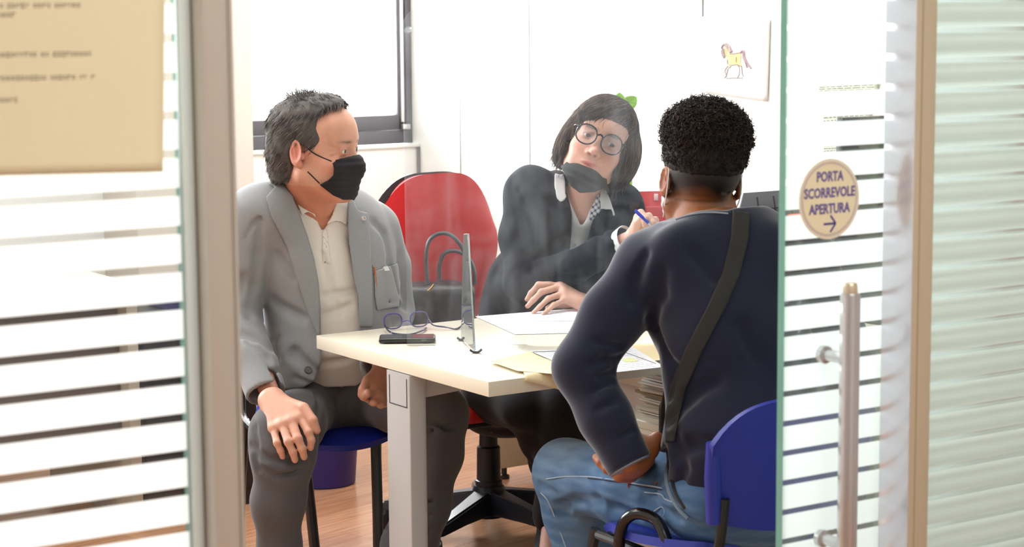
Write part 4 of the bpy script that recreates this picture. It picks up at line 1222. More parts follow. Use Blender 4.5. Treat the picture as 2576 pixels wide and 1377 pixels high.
strokes([[(1225, 560), (1240, 520), (1275, 508), (1310, 530), (1330, 570), (1345, 600)], [(1240, 560), (1240, 620), (1255, 670)], [(1228, 580), (1236, 630), (1252, 660)], [(1280, 530), (1300, 570), (1330, 605)], [(1265, 520), (1300, 545), (1340, 595)], [(1250, 575), (1250, 610), (1262, 650)]], 0.0035).make('mane', pmat('brown_crayon', rgb(176, 152, 148), 0.9), t)
strokes([[(1445, 610), (1465, 585), (1485, 600), (1490, 650), (1510, 700), (1545, 770)], [(1470, 600), (1480, 670), (1500, 720), (1520, 780)], [(1480, 620), (1500, 690), (1565, 790)]], 0.003).make('tail', pmat('violet_brown_crayon', rgb(178, 158, 164), 0.9), t)
strokes([[(1300, 765), (1270, 800), (1265, 830), (1280, 870), (1255, 905)], [(1330, 765), (1300, 800), (1285, 850), (1278, 890)], [(1410, 750), (1432, 790), (1430, 850), (1412, 895)], [(1455, 760), (1460, 800), (1465, 850), (1478, 885)], [(1280, 905), (1350, 900), (1470, 902)], [(1318, 622), (1380, 620), (1445, 605)], [(1290, 690), (1300, 740), (1350, 752), (1400, 745), (1440, 765)], [(1395, 660), (1393, 720)]], 0.0012).make('outline', pmat('pencil_grey', rgb(150, 138, 138), 0.9), t)
for (q, lab) in ((((2054, 205), (2210, 196), (2208, 236), (2052, 240)), 'wide pale notice with small print on the wall behind the door glass, topmost'), (((2066, 280), (2192, 272), (2190, 330), (2064, 340)), 'pale notice on the wall behind the door glass, under the wide one'), (((2070, 362), (2144, 358), (2142, 402), (2068, 406)), 'small pale notice on the wall behind the door glass, lowest')):
    t = thing('wall_notice', lab, 'notice', Wa(q[0][0] + 40, q[0][1] + 20, WA), 'notices on the right wall')
    m, fn = paperon(q, 0.001); m.make('sheet', pmat('pale_notice_paper', rgb(222, 222, 206), 0.8), t, angle=None)
    tm = MB(); r_ = random.Random(q[0][0])
    for i in range(6):
        v = 0.12 + 0.14 * i; u = 0.06
        while u < 0.9:
            l = r_.uniform(.03, .12); 
            P = [fn(u, v), fn(u + l, v), fn(u + l, v + .05), fn(u, v + .05)]
            tm.add([p - UA * 0.0012 for p in P], [(0, 1, 2, 3)]); u += l + 0.03
    tm.make('printed_text', pmat('faint_print', rgb(150, 148, 140), 0.8), t, smooth=False)
# ------------------------------------------------------------------ helpers for figures
def sd_at(sd, P):
    X, Y, Z = P[:, 0], P[:, 1], P[:, 2]
    D = np.full(len(P), 0.1)
    for op, (fn, lo, hi), k in sd.ops:
        if op in ('u', 's') or (op == 'd' and lo is not None):
            m = k + 0.03
            w_ = (X > lo[0] - m) & (X < hi[0] + m) & (Y > lo[1] - m) & (Y < hi[1] + m) & (Z > lo[2] - m) & (Z < hi[2] + m)
            if not w_.any(): continue
        else: w_ = np.ones(len(P), bool)
        d = fn(X[w_], Y[w_], Z[w_]); s_ = D[w_]
        if op == 'u': r = smin(d, s_, k) if k > 0 else np.minimum(d, s_)
        elif op == 's': r = -smin(-s_, d, k) if k > 0 else np.maximum(s_, -d)
        elif op == 'i': r = -smin(-s_, -d, k) if k > 0 else np.maximum(s_, d)
        else: r = s_ + d
        D[w_] = r
    return D
def sd_grad(sd, P, e=0.0015):
    G = np.stack([sd_at(sd, P + np.eye(3)[i] * e) - sd_at(sd, P - np.eye(3)[i] * e) for i in range(3)], 1)
    return G / (np.linalg.norm(G, axis=1, keepdims=True) + 1e-9)
def surf(sd, px, py, Y0, Y1, off=0.0):
    """first surface point met on the line of sight through a pixel between two depths"""
    a = np.array(W(px, py, Y0)); b = np.array(W(px, py, Y1)); n = 260
    T = np.linspace(0, 1, n)[:, None]; P = a + (b - a) * T; d = sd_at(sd, P)
    i = np.nonzero(d < off)[0]
    return Vector(P[i[0]] if len(i) else P[np.argmin(d)])
def ysheet(y0, y1):     # keeps a range of depth
    return (lambda X, Y, Z: np.maximum(y0 - Y, Y - y1) + 0 * X + 0 * Z), np.full(3, -BIG), np.full(3, BIG)
def shell(base, off, th, cuts):
    """thin layer lying on a base shape, limited by cuts"""
    sd = base.copy()
    sd.d(lambda X, Y, Z: -off)
    out = SD()
    class _(SD):
        def eval(s, xs, ys, zs):
            D = np.abs(sd.eval(xs, ys, zs)) - th / 2
            for fn, lo, hi in cuts: D = np.maximum(D, fn(xs[:, None, None], ys[None, :, None], zs[None, None, :]))
            return D
    return _()
def box_of(pts, pad):
    A = np.array([np.array(p) for p in pts]); return A.min(0) - pad, A.max(0) + pad

class Head:
    def __init__(s, c, F, sc=1.0): s.c = np.array(c, float); s.F = np.asarray(F, float); s.s = sc
    def p(s, x, y, z): return s.c + s.F @ (np.array((x, y, z), float) * s.s)
    def loc(s, V): return ((V - s.c) @ s.F) / s.s
    def e(s, x, y, z, rx, ry, rz, rot=None):
        F = s.F if rot is None else s.F @ np.array(Matrix.Rotation(rot[1], 3, rot[0]))
        return ell(s.p(x, y, z), np.array((rx, ry, rz)) * s.s, F)
    def c2(s, a, b, ra, rb=None): return cap(s.p(*a), s.p(*b), ra * s.s, (rb if rb is not None else ra) * s.s)

def head_ops(sd, H, fem=0.0, age=0.0, nose=1.0):
    S = H.s; k = lambda v: v * S
    sd.u(H.e(0, -.018, .035, .0765, .098, .088), k(.02))
    sd.u(H.e(0, .028, -.015, .064, .066, .088), k(.03))
    sd.u(H.e(0, .03, -.055, .054, .055, .06), k(.02))
    for q in (-1, 1):
        sd.u(H.c2((q * .058, -.005, -.055), (q * .022, .062, -.104), .019, .015), k(.03))
        sd.u(H.e(q * .040, .058, -.032, .022, .022, .018), k(.02))      # cheek
        sd.u(H.e(q * .034, .068, -.062, .018, .016, .022), k(.02))
    sd.u(H.e(0, .072, -.103, .020, .016, .015), k(.018))                # chin
    sd.u(H.c2((-.036, .073, .022), (.036, .073, .022), .011 * (1 - .4 * fem)), k(.018))
    sd.u(H.e(0, .05, .05, .055, .040, .040), k(.03))                    # forehead
    for q in (-1, 1):
        sd.s(H.e(q * .032, .099, .000, .019, .017, .0135), k(.012))      # sockets
        sd.u(H.e(q * .032, .0745, .000, .0148, .0148, .0138), k(.004))   # lids over the eye
        sd.s(H.e(q * .032, .0905, -.0016, .0124, .012, .0040 - .0004 * age), k(.0015))
        sd.u(H.c2((q * .020, .087, .0105), (q * .043, .080, .0100), .0032, .0028), k(.004))    # upper lid fold
    sd.u(H.c2((0, .081, .010), (0, .100 * nose, -.030), .0075, .010), k(.010))
    sd.u(H.e(0, .108 * nose, -.036, .0115, .012, .0105), k(.008))
    for q in (-1, 1):
        sd.u(H.e(q * .0125, .096, -.040, .0075, .0105, .0075), k(.006))
        sd.s(H.e(q * .0066, .104, -.0470, .0042, .0065, .0055), k(.003))
    sd.u(H.e(0, .079, -.070, .028, .014, .019), k(.012))                 # muzzle
    sd.u(H.e(0, .0905, -.0655, .0215, .007, .0046), k(.003))
    sd.u(H.e(0, .0885, -.0765, .0180, .0075, .0058), k(.003))
    sd.s(H.e(0, .0985, -.0710, .0215, .010, .0017), k(.002))
    if age:
        for q in (-1, 1):
            for a, b, r in (((.047, .077, .004), (.058, .062, .012), .0012), ((.048, .076, -.001), (.060, .060, .000), .0012), ((.047, .077, -.006), (.058, .062, -.012), .0012),
                            ((.020, .090, -.013), (.044, .078, -.015), .0016), ((.016, .092, -.038), (.032, .080, -.066), .0022)):
                sd.s(H.c2((q * a[0], a[1] + r * .2, a[2]), (q * b[0], b[1] + r * .2, b[2]), r), k(.005))
    for q in (-1, 1):
        R = ('Z', -q * 0.42)
        sd.u(H.e(q * .0790, -.016, -.004, .0070, .0205, .031, R), k(.003))
        sd.s(H.e(q * .0850, -.012, .000, .0058, .0140, .0220, R), k(.003))
        sd.u(H.c2((q * .0790, -.020, .012), (q * .0785, -.015, -.012), .0030, .0026), k(.003))
        sd.u(H.e(q * .0755, .000, -.012, .005, .0055, .009), k(.004))     # tragus
        sd.u(H.e(q * .0775, -.008, -.030, .0058, .009, .009), k(.004))    # lobe
def eyeballs(H, parent, gaze, iris=(90, 62, 42)):
    Mw = pmat('eye_white', rgb(226, 220, 214), 0.15); Mi = pmat('iris', rgb(*iris), 0.15); Mp = pmat('pupil', (0.004, 0.004, 0.004), 0.1)
    g = Vector(H.F @ np.array(gaze)).normalized()
    for q in (-1, 1):
        c = Vector(H.p(q * .032, .0745, 0)); r = .0130 * H.s
        m = MB(); pr = []; 
        for i in range(25):
            t = PI - PI * i / 24; pr.append((max(r * math.sin(t), 1e-6), r * math.cos(t)))
        m.lathe(c, pr, 24, axis=g)
        fm = []
        for f in m.f:
            cz = sum((Vector(m.v[i]) - c).dot(g) for i in f) / len(f) / r
            fm.append(2 if cz > .955 else 1 if cz > .87 else 0)
        m.m = fm
        m.make('eye', [Mw, Mi, Mp], parent, angle=None)
def hand_ops(sd, wrist, kn, fingers, thumb, rw=0.022, rf=0.0088, k=0.008, flat=None):
    """kn: four knuckles; fingers: for each the joints after the knuckle; thumb: points from its root"""
    w_ = np.array(wrist, float); K = [np.array(p, float) for p in kn]
    for i, q in enumerate(K):
        a = w_ + (q - K[1]) * 0.45 * 0.6
        sd.u(cap(a, q, rw * 0.72, rf * 1.28), 0.014)
    for a, b in zip(K[:-1], K[1:]): sd.u(cap(a, b, rf * 1.15, rf * 1.1), 0.01)
    for i, (q, fs) in enumerate(zip(K, fingers)):
        r0 = rf * (1.03, 1.06, 1.0, .88)[i]
        pts = [q] + [np.array(p, float) for p in fs]; n = len(pts)
        rr = [r0 * (1.1 - 0.28 * j / (n - 1)) for j in range(n)]
        t = SD()
        for j in range(n - 1):
            sd.u(cap(pts[j], pts[j + 1], rr[j], rr[j + 1]), 0.0025 if j else 0.004)
            if 0 < j: sd.u(ell(pts[j], np.array((1, 1, 1)) * rr[j] * 1.09), 0.003)
    T = [np.array(p, float) for p in thumb]; n = len(T)
    for j in range(n - 1):
        r = [rf * 1.45, rf * 1.22, rf * 1.15, rf * .95]
        sd.u(cap(T[j], T[j + 1], r[min(j, 3)], r[min(j + 1, 3)]), 0.009 if j == 0 else 0.003)
def vnoise(V, f, seed=0):
    rs = np.random.RandomState(seed); s = np.zeros(len(V))
    for i in range(6):
        k = rs.randn(3) * f * (1 + .5 * i); s += np.sin(V @ k + rs.rand() * 6.28) / (1 + .5 * i)
    return s / 3
def mixc(C, c, w_):
    w_ = np.clip(w_, 0, 1)[:, None]; return C * (1 - w_) + np.array(c)[None] * w_
def gell(L, c, r, p=1.0):
    d = (((L - np.array(c)) / np.array(r)) ** 2).sum(1); return np.exp(-d * 1.2) * p
def skin_color(base, red, brow, lips, H, extra=None, brow_w=1.0):
    base, red, brow, lips = [np.array(rgb(*c)) for c in (base, red, brow, lips)]
    def fn(V):
        C = np.tile(base, (len(V), 1)) * (1 + 0.05 * vnoise(V, 90, 3))[:, None]
        L = H.loc(V)
        A = L.copy(); A[:, 0] = np.abs(A[:, 0])
        near = (np.abs(L) < 0.16).all(1)
        def g(c, r, p=1.0): return gell(A, c, r, p) * near
        C = mixc(C, red, g((.079, -.012, -.005), (.012, .03, .035), .7) + g((.045, .075, -.035), (.025, .03, .022), .5) + g((0, .11, -.036), (.014, .02, .014), .6))
        C = mixc(C, red * .75, g((.032, .085, -.008), (.02, .02, .012), .35))
        C = mixc(C, lips, g((0, .095, -.066), (.021, .014, .0042), 1.2) + g((0, .095, -.0765), (.018, .014, .0052), 1.2))
        C = mixc(C, brow, brow_w * (g((.024, .088, .0195), (.012, .02, .0035), 1.2) + g((.040, .078, .0205), (.010, .02, .0030), 1.0)))
        C = mixc(C, base * .18, g((.0066, .102, -.0455), (.0042, .008, .0045), 1.3))  # shade inside the nostrils, painted into the skin colour
        if extra: C = extra(C, L, V)
        return np.clip(C, 0.002, 1)
    return fn
def skinmat(name, rough=0.5, sss=0.12):
    return pmat(name, (1, 1, 1), rough, attr='Col', sss=sss, bump=0.12, bscale=350, noise=0.05, nscale=60)

def strands(name, roots, dirs, lens, rad, palette, mat, parent, segs=5, bend=None, seed=0, sd=None, lift=0.003, wave=0.0, sides=3):
    """thin tapered hair locks; dirs(P, t) gives the direction at a point"""
    rs = np.random.RandomState(seed); n = len(roots)
    P = [roots.copy()]; step = (lens / segs)[:, None]
    cur = roots.copy()
    jit = rs.randn(n, 3) * wave
    for i in range(segs):
        D = dirs(cur, i / segs) + jit * (0.5 + i / segs)
        D /= np.linalg.norm(D, axis=1, keepdims=True) + 1e-9
        cur = cur + D * step
        if sd is not None:
            d = sd_at(sd, cur); G = sd_grad(sd, cur)
            tgt = lift
            push = np.where(np.abs(d - tgt) < 0.05, tgt - d, 0)
            cur = cur + G * (push * 0.9)[:, None]
        P.append(cur.copy())
    P = np.stack(P, 1)      # n, segs+1, 3
    T = np.gradient(P, axis=1); T /= np.linalg.norm(T, axis=2, keepdims=True) + 1e-9
    up = rs.randn(n, 1, 3); A = np.cross(T, up); A /= np.linalg.norm(A, axis=2, keepdims=True) + 1e-9; B = np.cross(T, A)
    tt = np.linspace(0, 1, segs + 1)
    r = rad * (1 - 0.8 * tt ** 2)[None, :, None] * (0.7 + 0.6 * rs.rand(n, 1, 1))
    ring = [P + (A * math.cos(2 * PI * j / sides) + B * math.sin(2 * PI * j / sides)) * r for j in range(sides)]
    V = np.stack(ring, 2).reshape(-1, 3)      # n, segs+1, sides
    base = (np.arange(n) * (segs + 1) * sides)[:, None, None]
    i = np.arange(segs)[None, :, None] * sides; j = np.arange(sides)[None, None, :]; j2 = (j + 1) % sides
    F = np.stack([base + i + j, base + i + j2, base + i + sides + j2, base + i + sides + j], -1).reshape(-1, 4)
    o = mk(name, V, F, mat, parent)
    pal = np.array([rgb(*c) for c in palette]); ci = pal[rs.randint(0, len(pal), n)] * (0.8 + 0.4 * rs.rand(n, 1))
    C = np.ones((len(V), 4), np.float32); C[:, :3] = np.repeat(ci, (segs + 1) * sides, 0)
    if len(o.data.vertices) == len(V):
        at = o.data.color_attributes.new('Col', 'FLOAT_COLOR', 'POINT'); at.data.foreach_set('color', C.ravel())
    return o
def join_into(dst, srcs):
    """merge mesh data of hair tufts into one hair object (all share the parent)"""
    bm = bmesh.new(); bm.from_mesh(dst.data)
    for s_ in srcs: bm.from_mesh(s_.data)
    bm.to_mesh(dst.data); bm.free()
    for s_ in srcs: bpy.data.objects.remove(s_)
    dst.data.polygons.foreach_set('use_smooth', np.ones(len(dst.data.polygons), bool))
M_hair = pmat('hair', (1, 1, 1), 0.75, attr='Col', spec=0.3)
def seam(name, sd, pts, y0, y1, r, mat, parent, off=0.001, sub=3):
    q = [surf(sd, x, y, y0, y1, off) for x, y in pts]
    m = MB(); m.tube(q, r, 6, sub=sub); return m.make(name, mat, parent)
def pixel_scale(Y): return Y / FPX

def crease(sd, q, r, k, depth=0.45):
    """presses a soft groove into a shape along surface points"""
    q = [Vector(p) for p in q]; G = sd_grad(sd, np.array([tuple(p) for p in q]))
    c = [p + Vector(g) * r * (1 - depth * 2) for p, g in zip(q, G)]
    for a, b in zip(c[:-1], c[1:]): sd.s(cap(a, b, r, r), k)
# ================================================================== the man in the grey jacket
man = thing('person', 'seated grey-haired man in grey jacket, white polo shirt and black mask, hand on his knee', 'person', (-0.47, 5.4, 0))
mf = np.array((0.38, -0.925, 0)); mF = frame(mf, (0, 0, 1))
Hm = Head(W(797, 375, 5.20), frame((math.sin(math.radians(70)), -math.cos(math.radians(70)), -0.01), (0.0, 0.0, 1)), 1.11)
mN = np.array(W(795, 505, 5.31)); mP = np.array(W(850, 985, 5.42))
shR, shL = np.array(W(648, 535, 5.24)), np.array(W(938, 575, 5.42))
elR, elL = np.array(W(600, 800, 5.24)), np.array(W(985, 785, 5.47))
wrR, wrL = np.array(W(684, 1000, 5.03)), np.array(W(958, 938, 5.10))
hpR, hpL = np.array(W(790, 975, 5.38)), np.array(W(905, 985, 5.44))
knR, knL = np.array(W(712, 1092, 4.99)), np.array(W(1100, 1045, 5.12))
anR, anL = np.array(W(706, 1515, 5.02)), np.array(W(1010, 1500, 5.08))
ms_ = (mN + mP) / 2
# torso shape shared by body and clothes
def man_torso(o=0.0, k=0.05):
    sd = SD()
    zc = lambda z, y=0, x=0: np.array((mN[0] + (mP[0] - mN[0]) * (mN[2] - z) / (mN[2] - mP[2]), mN[1] + (mP[1] - mN[1]) * (mN[2] - z) / (mN[2] - mP[2]), z)) + mf * y + mF[:, 0] * x
    sd.u(ell(zc(0.90, .015), (.175 + o, .118 + o, .19 + o), mF), k)
    sd.u(ell(zc(0.72, .035), (.172 + o, .138 + o, .19 + o), mF), k)
    sd.u(ell(zc(0.575, .0), (.180 + o, .135 + o, .12 + o), mF), k)
    sd.u(cap(shR + np.array((.03, 0, 0)), mN + np.array((-.04, 0, -.035)), .066 + o, .06 + o), k)
    sd.u(cap(shL + np.array((-.03, 0, 0)), mN + np.array((.03, 0, -.045)), .064 + o, .058 + o), k)
    return sd, zc
neck0, neck1 = Hm.p(0, -.028, -.055), mN + np.array((0, .01, -.03))
# ---- body
sd, _z = man_torso(-0.022)
sd.u(cap(neck0, neck1, .060, .066), .03)
sd.u(cap(Hm.p(0, .012, -.085), mN + mf * .035 + np.array((0, 0, -.03)), .034, .035), .03)
head_ops(sd, Hm, age=1)
for a, b, c in ((shR, elR, wrR), (shL, elL, wrL)):
    sd.chain([a, b, c], [.05, .036, .024], .02)
for a, b, c in ((hpR, knR, anR), (hpL, knL, anL)):
    sd.chain([a + np.array((0, 0, -.02)), b, c], [.060, .050, .04], .03)
    sd.u(cap(c, c + np.array((.0, -.12, -.045)), .035, .025), .02)
wr = W(682, 998, 5.00)
hand_ops(sd, W(686, 1004, 4.985), [W(756, 1050, 4.905), W(733, 1060, 4.895), W(711, 1069, 4.90), W(688, 1078, 4.91)],
         [[W(776, 1088, 4.872), W(783, 1108, 4.868), W(781, 1127, 4.87)], [W(749, 1104, 4.858), W(760, 1130, 4.856), W(765, 1150, 4.862)],
          [W(725, 1112, 4.858), W(737, 1138, 4.856), W(742, 1158, 4.862)], [W(697, 1115, 4.872), W(706, 1134, 4.872), W(711, 1150, 4.876)]],
         [W(712, 1010, 4.97), W(764, 1026, 4.91), W(787, 1058, 4.885), W(797, 1084, 4.885)], rw=.034, rf=.0104)
hand_ops(sd, W(955, 945, 5.09), [W(940, 985, 5.02), W(955, 998, 5.03), W(968, 1004, 5.05), W(978, 1000, 5.07)],
         [[W(925, 990, 4.99), W(915, 1000, 5.01), W(925, 1006, 5.04)], [W(940, 1014, 5.0), W(932, 1012, 5.03)], [W(958, 1020, 5.02), W(948, 1014, 5.05)], [W(972, 1018, 5.04), W(960, 1012, 5.07)]],
         [W(938, 945, 5.07), W(922, 958, 5.03), W(912, 980, 5.01), W(908, 994, 5.01)], rw=.026, rf=.0096)
lo, hi = box_of([anR, anL, knR, knL, shR, shL, elR, elL, Hm.c], (.17, .2, .2)); lo[2] = -0.0
def stub(C, L, V):
    m = gell(L, (0, .05, -.09), (.06, .06, .035), .35); C = mixc(C, np.array(rgb(150, 122, 108)), m * (np.abs(L) < .16).all(1))
    nk = (V[:, 2] < Hm.c[2] - .09) & (V[:, 2] > mN[2] - .1)
    return mixc(C, np.array(rgb(196, 120, 90)), nk * .6)
fr = ([(Hm.c[0] - .125, Hm.c[0] + .14, .0026), (wr.x - .05, wr.x + .15, .004)], [(Hm.c[1] - .14, Hm.c[1] + .13, .0026), (4.84, 5.04, .004)], [(Hm.c[2] - .15, Hm.c[2] + .16, .0026), (.36, .61, .0035)])
sdmesh('body', sd, lo, hi, .0085, skinmat('man_skin'), man, fr, it=1, color=skin_color((206, 152, 128), (204, 116, 98), (96, 80, 70), (184, 110, 98), Hm, stub, .8))
man_body = sd
eyeballs(Hm, man, (0.15, 1, -.12), (86, 84, 80))
# ---- polo shirt
sh_, _ = man_torso(-0.006)
sh_.u(cap(neck0 + (neck1 - neck0) * .75, neck1, .062, .072), .03)
px0 = pixel_scale(5.25)
vneck = [(722, 425), (729, 455), (746, 484), (770, 511), (791, 540), (812, 581), (832, 548), (846, 512), (852, 497), (872, 484), (880, 420)]
sp = sh_.copy(); sp.i(ysheet(3, 9)); sp.s(pxpoly(vneck, px0, 0), .003)
sp.s((lambda X, Y, Z: np.maximum(np.maximum(poly2(*projA(X, Y, Z), [(560, 300), (1020, 300), (1020, 470), (560, 470)]) * px0, -9), -9), np.full(3, -BIG), np.full(3, BIG)), .002)
sp.i(plane((0, 0, .565), (0, 0, -1)), .004); 
sp.d(folds(2, .0022, (26, 26, 14)))
# soft creases over the belly
for a, b, r in (((815, 745), (900, 730), .006), ((800, 800), (880, 770), .007), ((830, 880), (900, 850), .006), ((800, 915), (880, 905), .006), ((812, 640), (850, 790), .005), ((880, 600), (900, 690), .005)):
    crease(sp, [surf(sh_, a[0], a[1], 4.8, 5.6), surf(sh_, b[0], b[1], 4.8, 5.6)], r, .016)
lo, hi = box_of([shR, shL, mP, mN], (.02, .2, .06)); 
M_polo = pmat('white_cotton', rgb(232, 226, 216), 0.85, weave=0.12, wscale=900, sheen=0.1)
polo = sdmesh('polo_shirt', sp, lo, hi, .0055, M_polo, man)
colbase = sh_.copy()
for nm, pl_ in (('collar', [(717, 430), (726, 466), (740, 497), (760, 543), (768, 536), (776, 534), (788, 541), (797, 552), (791, 536), (770, 507), (746, 480), (728, 442)]),
                ('collar', [(872, 486), (858, 490), (850, 497), (845, 512), (833, 546), (820, 566), (832, 561), (845, 556), (858, 559), (874, 569), (876, 530), (878, 488)])):
    s3 = shell(colbase, .0075, .0045, [pxpoly(pl_, px0), ysheet(4.9, 5.42)])
    P = [W(x, y, 5.22) for x, y in pl_]; lo, hi = box_of(P, (.03, .22, .03)); sdmesh(nm, s3, lo, hi, .0028, M_polo, polo, keep=300)
s3 = shell(sp, .001, .003, [pxpoly([(809, 583), (824, 575), (832, 655), (834, 664), (812, 664), (811, 655)], px0), ysheet(4.9, 5.4)])
lo, hi = box_of([W(x, y, 5.2) for x, y in ((805, 570), (836, 668))], (.01, .15, .01)); sdmesh('placket', s3, lo, hi, .0028, M_polo, polo)
# ---- trousers
M_trs = pmat('grey_twill', rgb(92, 90, 92), 0.9, weave=0.5, wscale=900, sheen=0.15, noise=.06, nscale=14)
tr = SD()
tr.u(ell(mP + np.array((0, 0, .0)), (.185, .145, .115), mF), .02)
tr.chain([hpR + np.array((0, 0, -.03)), np.array(W(735, 1068, 5.12)), knR, np.array(W(712, 1150, 4.96)), np.array(W(702, 1260, 4.97)), np.array(W(704, 1377, 4.99)), anR], [.080, .080, .080, .076, .065, .052, .050], .03)
tr.chain([hpL, np.array(W(1010, 1010, 5.26)), knL, np.array(W(1090, 1140, 5.10)), np.array(W(1062, 1270, 5.08)), np.array(W(1030, 1377, 5.07)), anL], [.092, .086, .076, .072, .069, .067, .066], .03)
tr.i(plane((0, 0, .12), (0, 0, -1)), .004)
tr.d(folds(11, .0030, (30, 30, 22)))
for pts, r in (([(622, 1020), (640, 1075), (648, 1120)], .006), ([(630, 1120), (660, 1150), (700, 1160), (770, 1155)], .008), ([(640, 1150), (650, 1180)], .007), ([(795, 990), (800, 1040), (790, 1060)], .007),
               ([(860, 980), (845, 1020)], .006), ([(955, 1270), (1090, 1262)], .004), ([(950, 1300), (1080, 1300)], .004), ([(950, 1330), (1080, 1335)], .004), ([(660, 1180), (690, 1200), (770, 1180)], .006), ([(1080, 1060), (1130, 1075), (1160, 1050)], .006), ([(1075, 1085), (1150, 1075)], .004)):
    q = [surf(tr, x, y, 4.7, 5.5) for x, y in pts]
    crease(tr, q, r, .012)
lo, hi = box_of([anR, anL, knR, knL, mP], (.13, .17, .14)); lo[2] = .08
sdmesh('trousers', tr, lo, hi, .0055, M_trs, man, it=1)
# ---- shoes
M_shoe = pmat('black_leather', rgb(24, 23, 24), 0.35)
for c, d in ((anR, np.array((-.05, -1, 0))), (anL, np.array((.15, -1, 0)))):
    s4 = SD(); d = d / np.linalg.norm(d); b = np.array((c[0], c[1], 0))
    s4.u(cap(b + np.array((0, 0, .10)), b + np.array((0, 0, .05)), .046, .046), .02)
    s4.u(fcap(b + d * -.05 + np.array((0, 0, .04)), b + d * .17 + np.array((0, 0, .035)), .042, .042, (0, 0, 1), .85), .02)
    s4.i(plane((0, 0, .002), (0, 0, -1)), .002)
    sdmesh('shoe', s4, b - np.array((.13, .26, .0)) - 0.002, b + np.array((.13, .12, .17)), .006, M_shoe, man)
# ---- jacket
M_jkt = pmat('grey_jersey', rgb(150, 152, 154), 0.92, weave=0.38, wscale=1100, sheen=0.25, noise=.05, nscale=160, stretch=None)
jt, _ = man_torso(0.016)
jt.u(cap(neck1 + np.array((-.02, .015, .055)), neck1 + np.array((0, 0, -.02)), .068, .085), .035)
jbase = jt.copy()
jo = jt.copy()
# flared skirt of the jacket over the hips
jo.u(ell(_z(0.61, .045, -.05), (.180, .165, .13), mF), .05)
opening = [(690, 395), (714, 428), (728, 470), (748, 528), (772, 595), (788, 650), (799, 710), (804, 780), (806, 850), (806, 905), (800, 940), (786, 962), (762, 975), (735, 980), (700, 981), (640, 1005), (560, 1100), (1010, 1100), (985, 930), (905, 905), (902, 860), (903, 800), (900, 745), (889, 690), (879, 615), (874, 560), (876, 500), (884, 470), (870, 395)]
def front_of(prm, y1): return (lambda X, Y, Z: np.maximum(prm[0](X, Y, Z), Y - y1)), prm[1], prm[2]
jo.s(front_of(pxpoly(opening, px0), 5.46), .003)
jo.s((lambda X, Y, Z: np.maximum(poly2(*projA(X, Y, Z), [(560, 300), (1020, 300), (1020, 425), (560, 425)]) * px0, -9), np.full(3, -BIG), np.full(3, BIG)), .002)
neckhole = cap(neck0, neck1, .070, .072)
jo.s(neckhole, .006)
inner, _ = man_torso(0.004); 
jo.i(plane((0, 0, .555), (0, 0, -1)), .003)
sl = SD()
sl.chain([shR, np.array(W(618, 660, 5.24)), elR, np.array(W(640, 905, 5.12)), np.array(W(667, 985, 5.05))], [.078, .070, .062, .057, .052], .02)
sl.chain([shL, np.array(W(972, 670, 5.45)), elL, np.array(W(975, 860, 5.32)), np.array(W(952, 920, 5.17))], [.073, .063, .056, .050, .047], .02)
# cuff ends
cR = np.array(W(667, 985, 5.05)); dR = _n(cR - np.array(W(640, 905, 5.12)))
cL = np.array(W(952, 920, 5.17)); dL = _n(cL - np.array(W(975, 860, 5.32)))
class Sl(SD):
    pass
sl.s(cap(cR + dR * .005, cR + dR * .2, .2, .2), .004) if False else None
sl.i(((lambda X, Y, Z: np.where(((X - cR[0]) ** 2 + (Y - cR[1]) ** 2 + (Z - cR[2]) ** 2) < .02, (X - cR[0]) * dR[0] + (Y - cR[1]) * dR[1] + (Z - cR[2]) * dR[2] - .008, -1)), np.full(3, -BIG), np.full(3, BIG)))
sl.i(((lambda X, Y, Z: np.where(((X - cL[0]) ** 2 + (Y - cL[1]) ** 2 + (Z - cL[2]) ** 2) < .02, (X - cL[0]) * dL[0] + (Y - cL[1]) * dL[1] + (Z - cL[2]) * dL[2] - .006, -1)), np.full(3, -BIG), np.full(3, BIG)))
sl.s(cap(cR - dR * .02, cR + dR * .05, .042, .046), .002); sl.s(cap(cL - dL * .02, cL + dL * .05, .037, .041), .002)
jk = jo.copy(); 
for op in sl.ops:
    if op[0] == 'u': jk.ops.append(('u', op[1], .014))
    else: jk.ops.append(op)
jk.d(folds(7, .0030, (18, 18, 16)))
for pts, r, kk in (([(700, 500), (640, 560), (618, 600)], .003, .008), ([(655, 560), (648, 640), (640, 720), (628, 800)], .006, .018), ([(610, 840), (680, 870), (740, 890), (790, 935)], .010, .022), ([(700, 905), (690, 860), (700, 850)], .005, .012),
                   ([(612, 700), (600, 740)], .008, .02), ([(940, 560), (968, 590), (980, 660), (1000, 740)], .007, .016), ([(975, 760), (1020, 775)], .007, .014), ([(690, 930), (740, 950), (780, 965)], .004, .012),
                   ([(625, 860), (670, 900), (700, 960)], .006, .014), ([(700, 640), (740, 700)], .006, .02), ([(690, 760), (760, 800)], .008, .024)):
    q = [surf(jk, x, y, 4.7, 5.6) for x, y in pts]
    crease(jk, q, r, kk)
lo, hi = box_of([shR, shL, elR, elL, cR, cL, mN], (.1, .12, .05)); lo[2] = min(lo[2], .5); hi[2] = 1.17
lo[1] = 4.95; hi[1] = 5.68
jacket = sdmesh('jacket', jk, lo, hi, .0045, M_jkt, man, it=1)
